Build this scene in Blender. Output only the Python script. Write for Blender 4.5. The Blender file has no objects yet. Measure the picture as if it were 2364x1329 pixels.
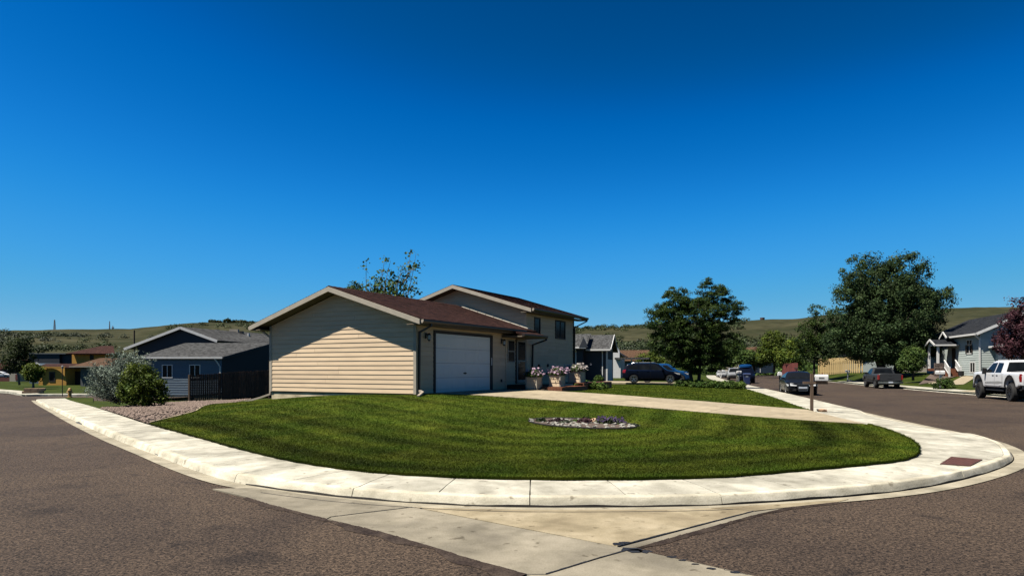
import bpy, bmesh, math, random
import numpy as np
from mathutils import Vector, Matrix
from mathutils.geometry import delaunay_2d_cdt

random.seed(7); RNG = np.random.default_rng(7)
scene = bpy.context.scene
COL = scene.collection

# ------------------------------------------------------------------ camera, sky, sun, exposure
FOC, HORIZON, EYE = 1570.0, 851.2, 1.6            # focal length and horizon row in photo pixels (2364 wide), eye height in m
cam_data = bpy.data.cameras.new('camera')
cam = bpy.data.objects.new('camera', cam_data); COL.objects.link(cam)
cam.location = (0, 0, EYE); cam.rotation_euler = (math.radians(90), 0, 0)
cam_data.sensor_width = 36; cam_data.lens = 36 * FOC / 2364
cam_data.shift_y = (HORIZON - 664.5) / 2364
cam_data.clip_start = .1; cam_data.clip_end = 9000
scene.camera = cam

SUN = Vector((-.4675, -.1747, .8665)).normalized()
world = bpy.data.worlds.new('World'); scene.world = world; world.use_nodes = True
wn = world.node_tree.nodes; wl = world.node_tree.links
sky = wn.new('ShaderNodeTexSky'); sky.sky_type = 'NISHITA'; sky.sun_disc = False
sky.sun_elevation = math.asin(SUN.z); sky.sun_rotation = math.atan2(SUN.x, SUN.y)
sky.altitude = 6000; sky.air_density = 1.5; sky.dust_density = 0; sky.ozone_density = 10
EXPOSURE = 1.6; ALB = 2 ** (1.2 - EXPOSURE)      # surfaces are darker where the exposure is longer
dim = wn.new('ShaderNodeVectorMath'); dim.operation = 'SCALE'; dim.inputs['Scale'].default_value = .1
crv = wn.new('ShaderNodeRGBCurve')          # deep polarised blue of the photograph
for ch, pts in enumerate(([(0, 0), (.07, .002), (.12, .045), (.25, .185), (.5, .42), (1, .75)], [(0, 0), (.06, .02), (.116, .072), (.151, .145), (.261, .335), (.456, .47), (1, .8)], [(0, 0), (.18, .11), (.286, .27), (.36, .51), (.554, .765), (.722, .72), (1, .85)])):
    cv = crv.mapping.curves[ch]
    for p in pts[1:-1]: cv.points.new(*p)
    cv.points[0].location = pts[0]; cv.points[-1].location = pts[-1]
crv.mapping.update()
amp = wn.new('ShaderNodeVectorMath'); amp.operation = 'SCALE'; amp.inputs['Scale'].default_value = 1 / (.05 * 2 ** EXPOSURE)
wl.new(sky.outputs[0], dim.inputs[0]); wl.new(dim.outputs[0], crv.inputs['Color']); wl.new(crv.outputs[0], amp.inputs[0])
wl.new(amp.outputs[0], wn['Background'].inputs['Color']); wn['Background'].inputs['Strength'].default_value = .05
sd = bpy.data.lights.new('sun', 'SUN'); sd.energy = 5.0; sd.angle = math.radians(.53); sd.color = (1, .93, .82)
sun = bpy.data.objects.new('sun', sd); COL.objects.link(sun)
sun.rotation_euler = SUN.to_track_quat('Z', 'Y').to_euler()
vs = scene.view_settings
vs.view_transform = 'Standard'; vs.look = 'None'; vs.gamma = 1; vs.use_curve_mapping = False; vs.exposure = EXPOSURE
scene.cycles.max_bounces = 6; scene.cycles.transparent_max_bounces = 6; scene.cycles.use_denoising = True

# ------------------------------------------------------------------ materials
MATS = {}
def mat(name, col, rough=.8, var=.12, scale=6., bump=0., bscale=60., spec=.3, metal=0., coat=0., col2=None, stretch=(1, 1, 1),
        detail=5, trans=0., lo=.35, hi=.65, objrand=0., fine=0., fscale=80.):
    k = (1. if name.startswith(('leaf', 'petal', 'lawn', 'grass')) else .62) * ALB
    col = [c * k for c in col]; col2 = [c * k for c in col2] if col2 else None
    m = bpy.data.materials.new(name); m.use_nodes = True
    n = m.node_tree.nodes; l = m.node_tree.links; b = n['Principled BSDF']
    tc = n.new('ShaderNodeTexCoord'); mp = n.new('ShaderNodeMapping'); mp.inputs['Scale'].default_value = stretch
    l.new(tc.outputs['Object'], mp.inputs[0])
    nz = n.new('ShaderNodeTexNoise'); nz.inputs['Scale'].default_value = scale; nz.inputs['Detail'].default_value = detail
    l.new(mp.outputs[0], nz.inputs['Vector'])
    r = n.new('ShaderNodeValToRGB'); r.color_ramp.elements[0].position = lo; r.color_ramp.elements[1].position = hi
    a = col if col2 else [c * (1 - var) for c in col]; c2 = col2 if col2 else [c * (1 + var) for c in col]
    r.color_ramp.elements[0].color = (*a, 1); r.color_ramp.elements[1].color = (*c2, 1)
    l.new(nz.outputs['Fac'], r.inputs[0]); out = r.outputs[0]
    if fine:
        f = n.new('ShaderNodeTexNoise'); f.inputs['Scale'].default_value = fscale; f.inputs['Detail'].default_value = 3
        l.new(mp.outputs[0], f.inputs['Vector'])
        fr = n.new('ShaderNodeMapRange'); fr.inputs[1].default_value = .3; fr.inputs[2].default_value = .7
        fr.inputs[3].default_value = 1 - fine; fr.inputs[4].default_value = 1 + fine
        l.new(f.outputs['Fac'], fr.inputs[0])
        mx = n.new('ShaderNodeVectorMath'); mx.operation = 'SCALE'; l.new(out, mx.inputs[0]); l.new(fr.outputs[0], mx.inputs['Scale']); out = mx.outputs[0]
    if objrand:
        oi = n.new('ShaderNodeObjectInfo'); mr = n.new('ShaderNodeMapRange'); mr.inputs[3].default_value = 1 - objrand; mr.inputs[4].default_value = 1 + objrand
        l.new(oi.outputs['Random'], mr.inputs[0])
        mx = n.new('ShaderNodeVectorMath'); mx.operation = 'SCALE'; l.new(out, mx.inputs[0]); l.new(mr.outputs[0], mx.inputs['Scale']); out = mx.outputs[0]
    l.new(out, b.inputs['Base Color'])
    b.inputs['Roughness'].default_value = rough; b.inputs['Metallic'].default_value = metal
    b.inputs['Specular IOR Level'].default_value = spec; b.inputs['Coat Weight'].default_value = coat; b.inputs['Coat Roughness'].default_value = .04
    if bump:
        bn = n.new('ShaderNodeTexNoise'); bn.inputs['Scale'].default_value = bscale; bn.inputs['Detail'].default_value = 4
        l.new(mp.outputs[0], bn.inputs['Vector'])
        bp = n.new('ShaderNodeBump'); bp.inputs['Strength'].default_value = bump; bp.inputs['Distance'].default_value = .02
        l.new(bn.outputs['Fac'], bp.inputs['Height']); l.new(bp.outputs[0], b.inputs['Normal'])
    if trans:
        tr = n.new('ShaderNodeBsdfTranslucent'); l.new(out, tr.inputs['Color']); ms = n.new('ShaderNodeMixShader'); ms.inputs[0].default_value = trans
        l.new(b.outputs[0], ms.inputs[1]); l.new(tr.outputs[0], ms.inputs[2]); l.new(ms.outputs[0], n['Material Output'].inputs[0])
    MATS[name] = m
    return m

def tinted(m, attr='tint', amount=1.0):
    """multiply a material's colour by a float attribute stored on the mesh (leaf to leaf / mowing stripe variation)"""
    n = m.node_tree.nodes; l = m.node_tree.links; b = n['Principled BSDF']
    src = b.inputs['Base Color'].links[0].from_socket
    at = n.new('ShaderNodeAttribute'); at.attribute_name = attr
    mx = n.new('ShaderNodeVectorMath'); mx.operation = 'SCALE'; l.new(src, mx.inputs[0]); l.new(at.outputs['Fac'], mx.inputs['Scale'])
    for lk in list(src.links):
        if lk.to_node != mx: l.new(mx.outputs[0], lk.to_socket)
    return m

def asphalt_material():
    m = mat('asphalt', (.085, .062, .053), rough=.9, var=.0, scale=1)
    n = m.node_tree.nodes; l = m.node_tree.links; b = n['Principled BSDF']
    tc = n.new('ShaderNodeTexCoord')
    def noise(s, d=4, dist=0.):
        z = n.new('ShaderNodeTexNoise'); z.inputs['Scale'].default_value = s; z.inputs['Detail'].default_value = d; z.inputs['Distortion'].default_value = dist
        l.new(tc.outputs['Object'], z.inputs['Vector']); return z.outputs['Fac']
    def ramp(src, c0, c1, lo, hi):
        r = n.new('ShaderNodeValToRGB'); e = r.color_ramp.elements; e[0].position = lo; e[1].position = hi; e[0].color = (*c0, 1); e[1].color = (*c1, 1)
        l.new(src, r.inputs[0]); return r.outputs[0]
    def mul(a, c):
        x = n.new('ShaderNodeMix'); x.data_type = 'RGBA'; x.blend_type = 'MULTIPLY'; x.inputs[0].default_value = 1; l.new(a, x.inputs[6]); l.new(c, x.inputs[7]); return x.outputs[2]
    k3 = lambda c: tuple(q * ALB for q in c)
    chips = ramp(noise(41, 3, 1.1), k3((.0075, .0049, .0034)), k3((.090, .065, .0455)), .39, .67)
    fine = ramp(noise(150, 2), (.7, .7, .7), (1.3, 1.3, 1.3), .3, .7)
    worn = ramp(noise(.30, 4, .8), (.72, .70, .72), (1.2, 1.17, 1.12), .33, .67)
    dark = ramp(noise(1.6, 4, .5), (.62, .62, .64), (1, 1, 1), .3, .42)
    c = mul(mul(mul(chips, fine), worn), dark)
    l.new(c, b.inputs['Base Color']); b.inputs['Specular IOR Level'].default_value = .15
    bp = n.new('ShaderNodeBump'); bp.inputs['Strength'].default_value = .5; bp.inputs['Distance'].default_value = .012
    l.new(noise(70, 3), bp.inputs['Height']); l.new(bp.outputs[0], b.inputs['Normal'])
    return m

def concrete_material(name, c0, c1, c2, streak=0.):
    c0, c1, c2 = [tuple(q * ALB for q in c) for c in (c0, c1, c2)]
    m = mat(name, c0, rough=.9, var=.0, scale=1, spec=.15)
    n = m.node_tree.nodes; l = m.node_tree.links; b = n['Principled BSDF']
    tc = n.new('ShaderNodeTexCoord'); oi = n.new('ShaderNodeObjectInfo')
    def noise(s, d=5, st=(1, 1, 1), dist=0.):
        mp = n.new('ShaderNodeMapping'); mp.inputs['Scale'].default_value = st; l.new(tc.outputs['Object'], mp.inputs[0])
        z = n.new('ShaderNodeTexNoise'); z.inputs['Scale'].default_value = s; z.inputs['Detail'].default_value = d; z.inputs['Distortion'].default_value = dist
        l.new(mp.outputs[0], z.inputs['Vector']); return z.outputs['Fac']
    def ramp(src, stops):
        r = n.new('ShaderNodeValToRGB'); e = r.color_ramp.elements
        while len(e) < len(stops): e.new(.5)
        for k, (p, c) in zip(e, stops): k.position = p; k.color = (*c, 1)
        l.new(src, r.inputs[0]); return r.outputs[0]
    def mul(a, c):
        x = n.new('ShaderNodeMix'); x.data_type = 'RGBA'; x.blend_type = 'MULTIPLY'; x.inputs[0].default_value = 1; l.new(a, x.inputs[6]); l.new(c, x.inputs[7]); return x.outputs[2]
    base = ramp(noise(1.3, 6, dist=.6), [(.3, c0), (.5, c1), (.72, c2)])
    mid = ramp(noise(5, 5, (1, 1, 3), .3), [(.3, (.82, .82, .80)), (.6, (1.05, 1.05, 1.05))])
    grit = ramp(noise(70, 3), [(.3, (.88, .87, .86)), (.7, (1.1, 1.1, 1.1))])
    spots = ramp(noise(7, 3), [(.28, (.52, .50, .47)), (.36, (1, 1, 1))])
    c = mul(mul(mul(base, mid), grit), spots)
    mr = n.new('ShaderNodeMapRange'); mr.inputs[3].default_value = .9; mr.inputs[4].default_value = 1.08; l.new(oi.outputs['Random'], mr.inputs[0])
    sc = n.new('ShaderNodeVectorMath'); sc.operation = 'SCALE'; l.new(c, sc.inputs[0]); l.new(mr.outputs[0], sc.inputs['Scale'])
    l.new(sc.outputs[0], b.inputs['Base Color'])
    bp = n.new('ShaderNodeBump'); bp.inputs['Strength'].default_value = .3; bp.inputs['Distance'].default_value = .01
    l.new(noise(40, 4), bp.inputs['Height']); l.new(bp.outputs[0], b.inputs['Normal'])
    return m

def shingle_material(name, c0, c1, blotch=.25):
    """asphalt shingles: random tone from tab to tab, grain inside"""
    c0, c1 = [tuple(q * ALB for q in c) for c in (c0, c1)]
    m = mat(name, c0, rough=.95, var=0, scale=1, spec=.1)
    n = m.node_tree.nodes; l = m.node_tree.links; b = n['Principled BSDF']
    tc = n.new('ShaderNodeTexCoord')
    mp = n.new('ShaderNodeMapping'); mp.inputs['Scale'].default_value = (4.2, 7.5, 1); l.new(tc.outputs['Object'], mp.inputs[0])
    wv = n.new('ShaderNodeTexVoronoi'); wv.inputs['Scale'].default_value = 1; wv.distance = 'CHEBYCHEV'; l.new(mp.outputs[0], wv.inputs['Vector'])
    r = n.new('ShaderNodeValToRGB'); e = r.color_ramp.elements; e[0].position = .1; e[1].position = .9; e[0].color = (*c0, 1); e[1].color = (*c1, 1)
    sp = n.new('ShaderNodeSeparateColor'); l.new(wv.outputs['Color'], sp.inputs[0]); l.new(sp.outputs[0], r.inputs[0])
    nz = n.new('ShaderNodeTexNoise'); nz.inputs['Scale'].default_value = 40; nz.inputs['Detail'].default_value = 4; l.new(tc.outputs['Object'], nz.inputs['Vector'])
    nr = n.new('ShaderNodeMapRange'); nr.inputs[1].default_value = .3; nr.inputs[2].default_value = .7; nr.inputs[3].default_value = 1 - blotch; nr.inputs[4].default_value = 1 + blotch
    l.new(nz.outputs['Fac'], nr.inputs[0])
    sc = n.new('ShaderNodeVectorMath'); sc.operation = 'SCALE'; l.new(r.outputs[0], sc.inputs[0]); l.new(nr.outputs[0], sc.inputs['Scale'])
    l.new(sc.outputs[0], b.inputs['Base Color'])
    return m

asphalt_material()
concrete_material('concrete', (.195, .186, .152), (.305, .293, .243), (.43, .415, .352))
concrete_material('kerb_concrete', (.25, .232, .178), (.38, .355, .28), (.52, .49, .40))
concrete_material('pan_concrete', (.108, .097, .074), (.158, .142, .108), (.215, .193, .148))
concrete_material('pan_warm', (.135, .110, .070), (.205, .172, .112), (.285, .245, .172))
concrete_material('gutter_concrete', (.165, .150, .112), (.235, .212, .160), (.30, .275, .21))
concrete_material('drive_concrete', (.21, .18, .125), (.255, .215, .15), (.30, .255, .18))
concrete_material('foundation_concrete', (.26, .22, .15), (.37, .32, .22), (.45, .40, .29))
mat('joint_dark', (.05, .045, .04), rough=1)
mat('asphalt_dark', (.030, .021, .018), rough=.95, scale=6, col2=(.062, .046, .036), fine=.5, fscale=60, spec=.1)
mat('bitumen', (.012, .012, .013), rough=.6, var=.4, scale=20)
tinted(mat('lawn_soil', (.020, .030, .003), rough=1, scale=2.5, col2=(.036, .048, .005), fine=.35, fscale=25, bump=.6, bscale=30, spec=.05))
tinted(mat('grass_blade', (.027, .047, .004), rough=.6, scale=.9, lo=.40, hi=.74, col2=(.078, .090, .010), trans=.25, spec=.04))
mat('lawn_far', (.016, .026, .003), rough=1, scale=.5, col2=(.032, .042, .006), fine=.4, fscale=6, spec=.05)
mat('hill_grass', (.026, .032, .015), rough=1, scale=.02, col2=(.064, .062, .035), fine=.25, fscale=.15, spec=.02, stretch=(1, 1, 2), detail=8)
mat('dry_ground', (.12, .10, .06), rough=1, scale=.3, col2=(.06, .075, .03), spec=.05)
mat('gravel_base', (.06, .043, .034), rough=1, scale=18, col2=(.16, .115, .09), bump=.8, bscale=25)
mat('pebble', (.085, .058, .046), rough=.9, scale=14, col2=(.27, .20, .16), detail=1)
mat('white_rock', (.33, .32, .28), rough=.85, var=.2, scale=14, objrand=.25)
mat('siding_tan', (.700, .535, .355), rough=.7, var=.06, scale=2, stretch=(.6, .6, 4), objrand=.07, fine=.05, fscale=25, bump=.12, bscale=30)
mat('trim_cream', (.40, .36, .29), rough=.65, var=.08, scale=5)
mat('soffit_shade_tan', (.16, .125, .085), rough=.8)  # house tan, darkened in colour for the shade under the roof
shingle_material('shingle_brown', (.018, .0072, .0056), (.046, .0205, .0160))
shingle_material('shingle_grey', (.028, .0285, .029), (.072, .074, .075))
shingle_material('shingle_charcoal', (.007, .008, .010), (.020, .022, .026))
shingle_material('shingle_tan', (.05, .028, .017), (.085, .05, .03))
mat('brown_metal', (.022, .014, .010), rough=.45, var=.2, spec=.4)
mat('beige_metal', (.40, .34, .27), rough=.5, var=.05, spec=.4)
mat('flashing', (.62, .57, .47), rough=.5, var=.04, metal=.0, spec=.5)
mat('door_white', (.76, .79, .77), rough=.5, var=.03, scale=2, spec=.4)
mat('brown_trim', (.028, .016, .010), rough=.6)
mat('white_paint', (.72, .72, .70), rough=.55, var=.05, scale=4)
mat('black_metal', (.012, .012, .012), rough=.5)
mat('lamp_glass', (.30, .30, .28), rough=.2, spec=.5)
mat('window_glass', (.010, .012, .014), rough=.12, var=.3, scale=2, spec=.07)
mat('curtain', (.25, .24, .28), rough=.9)
mat('dark_wood', (.075, .036, .023), rough=.85, var=.45, scale=5, stretch=(4, 4, .6), objrand=.35)
mat('post_wood', (.13, .085, .055), rough=.85, var=.25, scale=6, stretch=(5, 5, .5))
mat('deck_wood', (.17, .055, .022), rough=.7, var=.3, scale=5, stretch=(.6, 4, 4))
mat('yellow_wood', (.62, .45, .20), rough=.8, var=.1, objrand=.08, scale=4, stretch=(3, 3, .5))
mat('red_wood', (.13, .028, .022), rough=.8, var=.2, objrand=.1)
mat('navy_siding', (.016, .022, .034), rough=.65, var=.06, objrand=.06)
mat('slate_siding', (.115, .165, .215), rough=.7, var=.06, objrand=.06)
mat('ochre_stucco', (.58, .31, .055), rough=.9, var=.05, scale=2)
mat('pale_siding', (.46, .52, .50), rough=.65, var=.04, objrand=.05)
mat('grey_siding', (.11, .125, .125), rough=.7, objrand=.06)
mat('red_roof', (.22, .06, .05), rough=.9, var=.25, scale=8)
mat('stone', (.16, .12, .10), rough=.9, var=.4, scale=7, objrand=.3)
mat('sandstone', (.50, .33, .21), rough=.95, var=.25, scale=5, objrand=.1)
mat('rust_plate', (.085, .028, .019), rough=.75, var=.2, scale=12)
mat('bin_blue', (.012, .028, .11), rough=.45, var=.1)
mat('rubber', (.012, .012, .012), rough=.8, var=.2)
mat('alloy', (.45, .46, .48), rough=.3, metal=.9, var=.05)
mat('dark_alloy', (.03, .03, .032), rough=.4, metal=.5)
mat('chrome', (.55, .56, .58), rough=.15, metal=1, var=.02)
mat('black_plastic', (.016, .016, .017), rough=.55)
mat('underbody', (.006, .006, .006), rough=.9)
mat('headlight', (.55, .57, .58), rough=.12, spec=.7, var=.05)
mat('taillight', (.25, .008, .008), rough=.15, spec=.6, var=.1)
mat('plate_white', (.55, .60, .66), rough=.5, var=.05)
for nm, c, rg in (('paint_white', (.72, .73, .74), .3), ('paint_grey', (.045, .048, .052), .35), ('paint_black', (.010, .012, .016), .22), ('paint_navy', (.004, .006, .014), .22),
              ('paint_blue', (.008, .05, .16), .25), ('paint_silver', (.30, .31, .32), .3)):
    mat(nm, c, rough=rg, var=.03, coat=.35 if max(c) > .25 else .0, spec=.4 if max(c) > .25 else .06)
def leaf(nm, a, b, tr=.3, sc=1.2): tinted(mat(nm, a, rough=.65, scale=sc, col2=b, trans=tr, spec=.12, detail=3))
leaf('leaf_green', (.022, .048, .011), (.075, .115, .024))
leaf('leaf_cottonwood', (.014, .033, .011), (.050, .078, .026))
leaf('leaf_locust', (.011, .028, .006), (.042, .068, .011))
leaf('leaf_bright', (.030, .056, .007), (.090, .115, .014))
leaf('leaf_dark', (.014, .024, .008), (.040, .052, .018))
leaf('leaf_silver', (.075, .105, .080), (.20, .24, .19), .15)
leaf('leaf_purple', (.022, .010, .014), (.070, .028, .036))
leaf('leaf_sage', (.030, .040, .024), (.070, .082, .052), .15, .05)
leaf('leaf_scrub', (.018, .030, .011), (.048, .062, .024), .15, .05)
leaf('leaf_juniper', (.028, .060, .010), (.075, .115, .020), .2)
leaf('petal_white', (.34, .29, .30), (.50, .46, .40), .3, 20)
leaf('petal_pink', (.28, .15, .24), (.46, .36, .42), .3, 20)
leaf('petal_purple', (.03, .018, .055), (.085, .06, .12), .3, 20)
mat('bark', (.055, .040, .030), rough=.95, var=.35, scale=8, stretch=(3, 3, .5), bump=.5, bscale=12)
mat('bark_pale', (.20, .18, .15), rough=.9, var=.3, scale=8)
mat('galvanised', (.22, .23, .24), rough=.45, metal=.6)
mat('hydrant_paint', (.42, .24, .07), rough=.5)
mat('tower_steel', (.20, .22, .25), rough=.6)
mat('tower_brown', (.10, .05, .035), rough=.8)

# ------------------------------------------------------------------ mesh helpers
class MB:
    def __init__(s): s.v = []; s.f = []
    def add(s, vs, fs):
        k = len(s.v); s.v += [tuple(map(float, p)) for p in vs]; s.f += [tuple(k + i for i in q) for q in fs]; return s
    def box(s, x0, x1, y0, y1, z0, z1):
        return s.add([(x0, y0, z0), (x1, y0, z0), (x1, y1, z0), (x0, y1, z0), (x0, y0, z1), (x1, y0, z1), (x1, y1, z1), (x0, y1, z1)],
                     [(0, 3, 2, 1), (4, 5, 6, 7), (0, 1, 5, 4), (1, 2, 6, 5), (2, 3, 7, 6), (3, 0, 4, 7)])
    def hexa(s, b, t):
        return s.add(list(b) + list(t), [(0, 3, 2, 1), (4, 5, 6, 7), (0, 1, 5, 4), (1, 2, 6, 5), (2, 3, 7, 6), (3, 0, 4, 7)])
    def bar(s, p, q, w, h=None, up=(0, 0, 1)):
        h = h or w; p = Vector(p); q = Vector(q); d = (q - p).normalized(); u = Vector(up)
        if abs(d.dot(u)) > .98: u = Vector((1, 0, 0))
        r = d.cross(u).normalized() * (w / 2); u = r.cross(d).normalized() * (h / 2)
        return s.hexa([p - r - u, p + r - u, p + r + u, p - r + u], [q - r - u, q + r - u, q + r + u, q - r + u])
    def prism(s, poly, z0, z1):
        n = len(poly)
        zz0 = z0 if callable(z0) else (lambda x, y: z0); zz1 = z1 if callable(z1) else (lambda x, y: z1)
        return s.add([(x, y, zz0(x, y)) for x, y in poly] + [(x, y, zz1(x, y)) for x, y in poly],
                     [tuple(range(n))[::-1], tuple(range(n, 2 * n))] + [(i, (i + 1) % n, n + (i + 1) % n, n + i) for i in range(n)])
    def xprism(s, poly, x0, x1):      # polygon in (y, z), extruded along x
        n = len(poly)
        return s.add([(x0, a, b) for a, b in poly] + [(x1, a, b) for a, b in poly],
                     [tuple(range(n))[::-1], tuple(range(n, 2 * n))] + [(i, (i + 1) % n, n + (i + 1) % n, n + i) for i in range(n)])
    def yprism(s, poly, y0, y1):      # polygon in (x, z), extruded along y
        n = len(poly)
        return s.add([(a, y0, b) for a, b in poly] + [(a, y1, b) for a, b in poly],
                     [tuple(range(n)), tuple(range(n, 2 * n))[::-1]] + [(i, n + i, n + (i + 1) % n, (i + 1) % n) for i in range(n)])
    def tube(s, pts, rad, n=7, cap=True):
        pts = [Vector(p) for p in pts]
        if not hasattr(rad, '__len__'): rad = [rad] * len(pts)
        k = len(s.v)
        for i, p in enumerate(pts):
            d = (pts[min(i + 1, len(pts) - 1)] - pts[max(i - 1, 0)]).normalized()
            a = d.cross(Vector((0, 0, 1)) if abs(d.z) < .9 else Vector((1, 0, 0))).normalized(); b = d.cross(a)
            for j in range(n):
                t = 2 * math.pi * j / n; q = p + (a * math.cos(t) + b * math.sin(t)) * rad[i]; s.v.append((q.x, q.y, q.z))
        for i in range(len(pts) - 1):
            for j in range(n):
                a = k + i * n + j; b = k + i * n + (j + 1) % n; s.f.append((a, b, b + n, a + n))
        if cap:
            s.f.append(tuple(k + j for j in range(n))[::-1]); s.f.append(tuple(k + (len(pts) - 1) * n + j for j in range(n)))
        return s
    def lathe(s, prof, c=(0, 0, 0), axis='z', n=20):      # prof: (radius, height)
        k = len(s.v)
        for r, h in prof:
            for j in range(n):
                t = 2 * math.pi * j / n; a, b = r * math.cos(t), r * math.sin(t)
                p = {'z': (a, b, h), 'y': (a, h, b), 'x': (h, a, b)}[axis]
                s.v.append((p[0] + c[0], p[1] + c[1], p[2] + c[2]))
        for i in range(len(prof) - 1):
            for j in range(n):
                a = k + i * n + j; b = k + i * n + (j + 1) % n; s.f.append((a, b, b + n, a + n))
        return s
    def build(s, name, m, parent=None, smooth=False, angle=None):
        me = bpy.data.meshes.new(name); me.from_pydata(s.v, [], s.f); me.materials.append(MATS[m])
        if smooth or angle:
            me.polygons.foreach_set('use_smooth', [True] * len(me.polygons))
            if angle: me.set_sharp_from_angle(angle=math.radians(angle))
        me.update()
        o = bpy.data.objects.new(name, me); COL.objects.link(o)
        if parent: o.parent = parent
        return o

def tag(o, label, cat, group=None):
    o['label'] = label; o['category'] = cat
    if group: o['group'] = group
    return o
def struct(o): o['kind'] = 'structure'; return o
def thing(name, label, cat, loc=(0, 0, 0), rotz=0., group=None):
    o = bpy.data.objects.new(name, None); COL.objects.link(o); o.location = loc; o.rotation_euler = (0, 0, rotz); o.empty_display_size = .3
    return tag(o, label, cat, group)
def link_copy(o, parent=None):
    c = o.copy(); COL.objects.link(c); c.parent = parent; return c
def np_mesh(name, v, f, m, parent=None, tint=None, smooth=False):
    """fast mesh from numpy arrays; f is (n,3) or (n,4); tint one float per vertex"""
    me = bpy.data.meshes.new(name); k = f.shape[1]
    me.vertices.add(len(v)); me.vertices.foreach_set('co', v.astype(np.float32).ravel())
    me.loops.add(f.size); me.loops.foreach_set('vertex_index', f.astype(np.int32).ravel())
    me.polygons.add(len(f)); me.polygons.foreach_set('loop_start', np.arange(0, f.size, k, dtype=np.int32)); me.polygons.foreach_set('loop_total', np.full(len(f), k, dtype=np.int32))
    if smooth: me.polygons.foreach_set('use_smooth', np.ones(len(f), dtype=bool))
    if tint is not None:
        at = me.attributes.new('tint', 'FLOAT', 'POINT'); at.data.foreach_set('value', tint.astype(np.float32))
    me.update(calc_edges=True); me.validate()
    me.materials.append(MATS[m]); o = bpy.data.objects.new(name, me); COL.objects.link(o)
    if parent: o.parent = parent
    return o
def smooth01(t): t = np.clip(t, 0, 1); return t * t * (3 - 2 * t)
def lerp(a, b, t): return a + (b - a) * t

# ------------------------------------------------------------------ heights of the place
DIR_L = np.array([-.64, .768]); DIR_R = np.array([.24, .971])     # the two streets
def z_road(x, y):
    t = (np.asarray(x) + 4.) * DIR_L[0] + (np.asarray(y) - 9.5) * DIR_L[1]
    return -1.05 * smooth01((t - 4) / 62.) * smooth01((4 - np.asarray(x)) / 12.)
def ray(u, v, zf, it=30):
    """where the sight line through a photo pixel meets the ground zf"""
    k = (u - 1182) / FOC; z = 0.
    y = 30.
    for _ in range(it):
        y = FOC * (EYE - z) / max(v - HORIZON, 1.); z = .5 * z + .5 * float(zf(k * y, y) if callable(zf) else zf)
    y = FOC * (EYE - z) / max(v - HORIZON, 1.)
    return (k * y, y)
def at(u, v, y):           # a photo pixel at depth y
    return ((u - 1182) / FOC * y, y, EYE - (v - HORIZON) * y / FOC)
def rays(pts, zf): return [ray(u, v, zf) for u, v in pts]
def chaikin(p, n=2, closed=False):
    p = [np.array(q, float) for q in p]
    for _ in range(n):
        o = [p[0]]
        for a, b in zip(p[:-1], p[1:]): o += [a * .75 + b * .25, a * .25 + b * .75]
        o.append(p[-1]); p = o
    return p
def resample(p, step):
    p = np.array(p, float); d = np.r_[0, np.cumsum(np.linalg.norm(np.diff(p, axis=0), axis=1))]
    n = max(2, int(round(d[-1] / step)) + 1); t = np.linspace(0, d[-1], n)
    return np.c_[np.interp(t, d, p[:, 0]), np.interp(t, d, p[:, 1])]
def poly_dist(px, py, line):
    """distance from points to a polyline"""
    px = np.asarray(px, float); py = np.asarray(py, float)
    if px.size < 400:
        L = np.asarray(line, float); a = L[:-1]; d = L[1:] - a; q = np.maximum((d * d).sum(1), 1e-9); x = px.reshape(-1, 1); y = py.reshape(-1, 1)
        t = np.clip(((x - a[:, 0]) * d[:, 0] + (y - a[:, 1]) * d[:, 1]) / q, 0, 1)
        return np.hypot(x - a[:, 0] - t * d[:, 0], y - a[:, 1] - t * d[:, 1]).min(1).reshape(px.shape)
    best = np.full(np.shape(px), 1e9)
    for a, b in zip(line[:-1], line[1:]):
        d = b - a; L = max(d @ d, 1e-9); t = np.clip(((px - a[0]) * d[0] + (py - a[1]) * d[1]) / L, 0, 1)
        best = np.minimum(best, np.hypot(px - a[0] - t * d[0], py - a[1] - t * d[1]))
    return best
def inside(px, py, poly):
    px = np.asarray(px); py = np.asarray(py); r = np.zeros(px.shape, bool); n = len(poly)
    if px.size < 400:
        P = np.asarray(poly, float); Q = np.roll(P, -1, 0); x = px.reshape(-1, 1); y = py.reshape(-1, 1); dy = np.where(Q[:, 1] == P[:, 1], 1e-12, Q[:, 1] - P[:, 1])
        return ((((P[:, 1] > y) != (Q[:, 1] > y)) & (x < (Q[:, 0] - P[:, 0]) * (y - P[:, 1]) / dy + P[:, 0])).sum(1) % 2 == 1).reshape(px.shape)
    for i in range(n):
        x0, y0 = poly[i]; x1, y1 = poly[(i + 1) % n]
        c = ((y0 > py) != (y1 > py)) & (px < (x1 - x0) * (py - y0) / ((y1 - y0) if y1 != y0 else 1e-12) + x0); r ^= c
    return r
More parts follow.
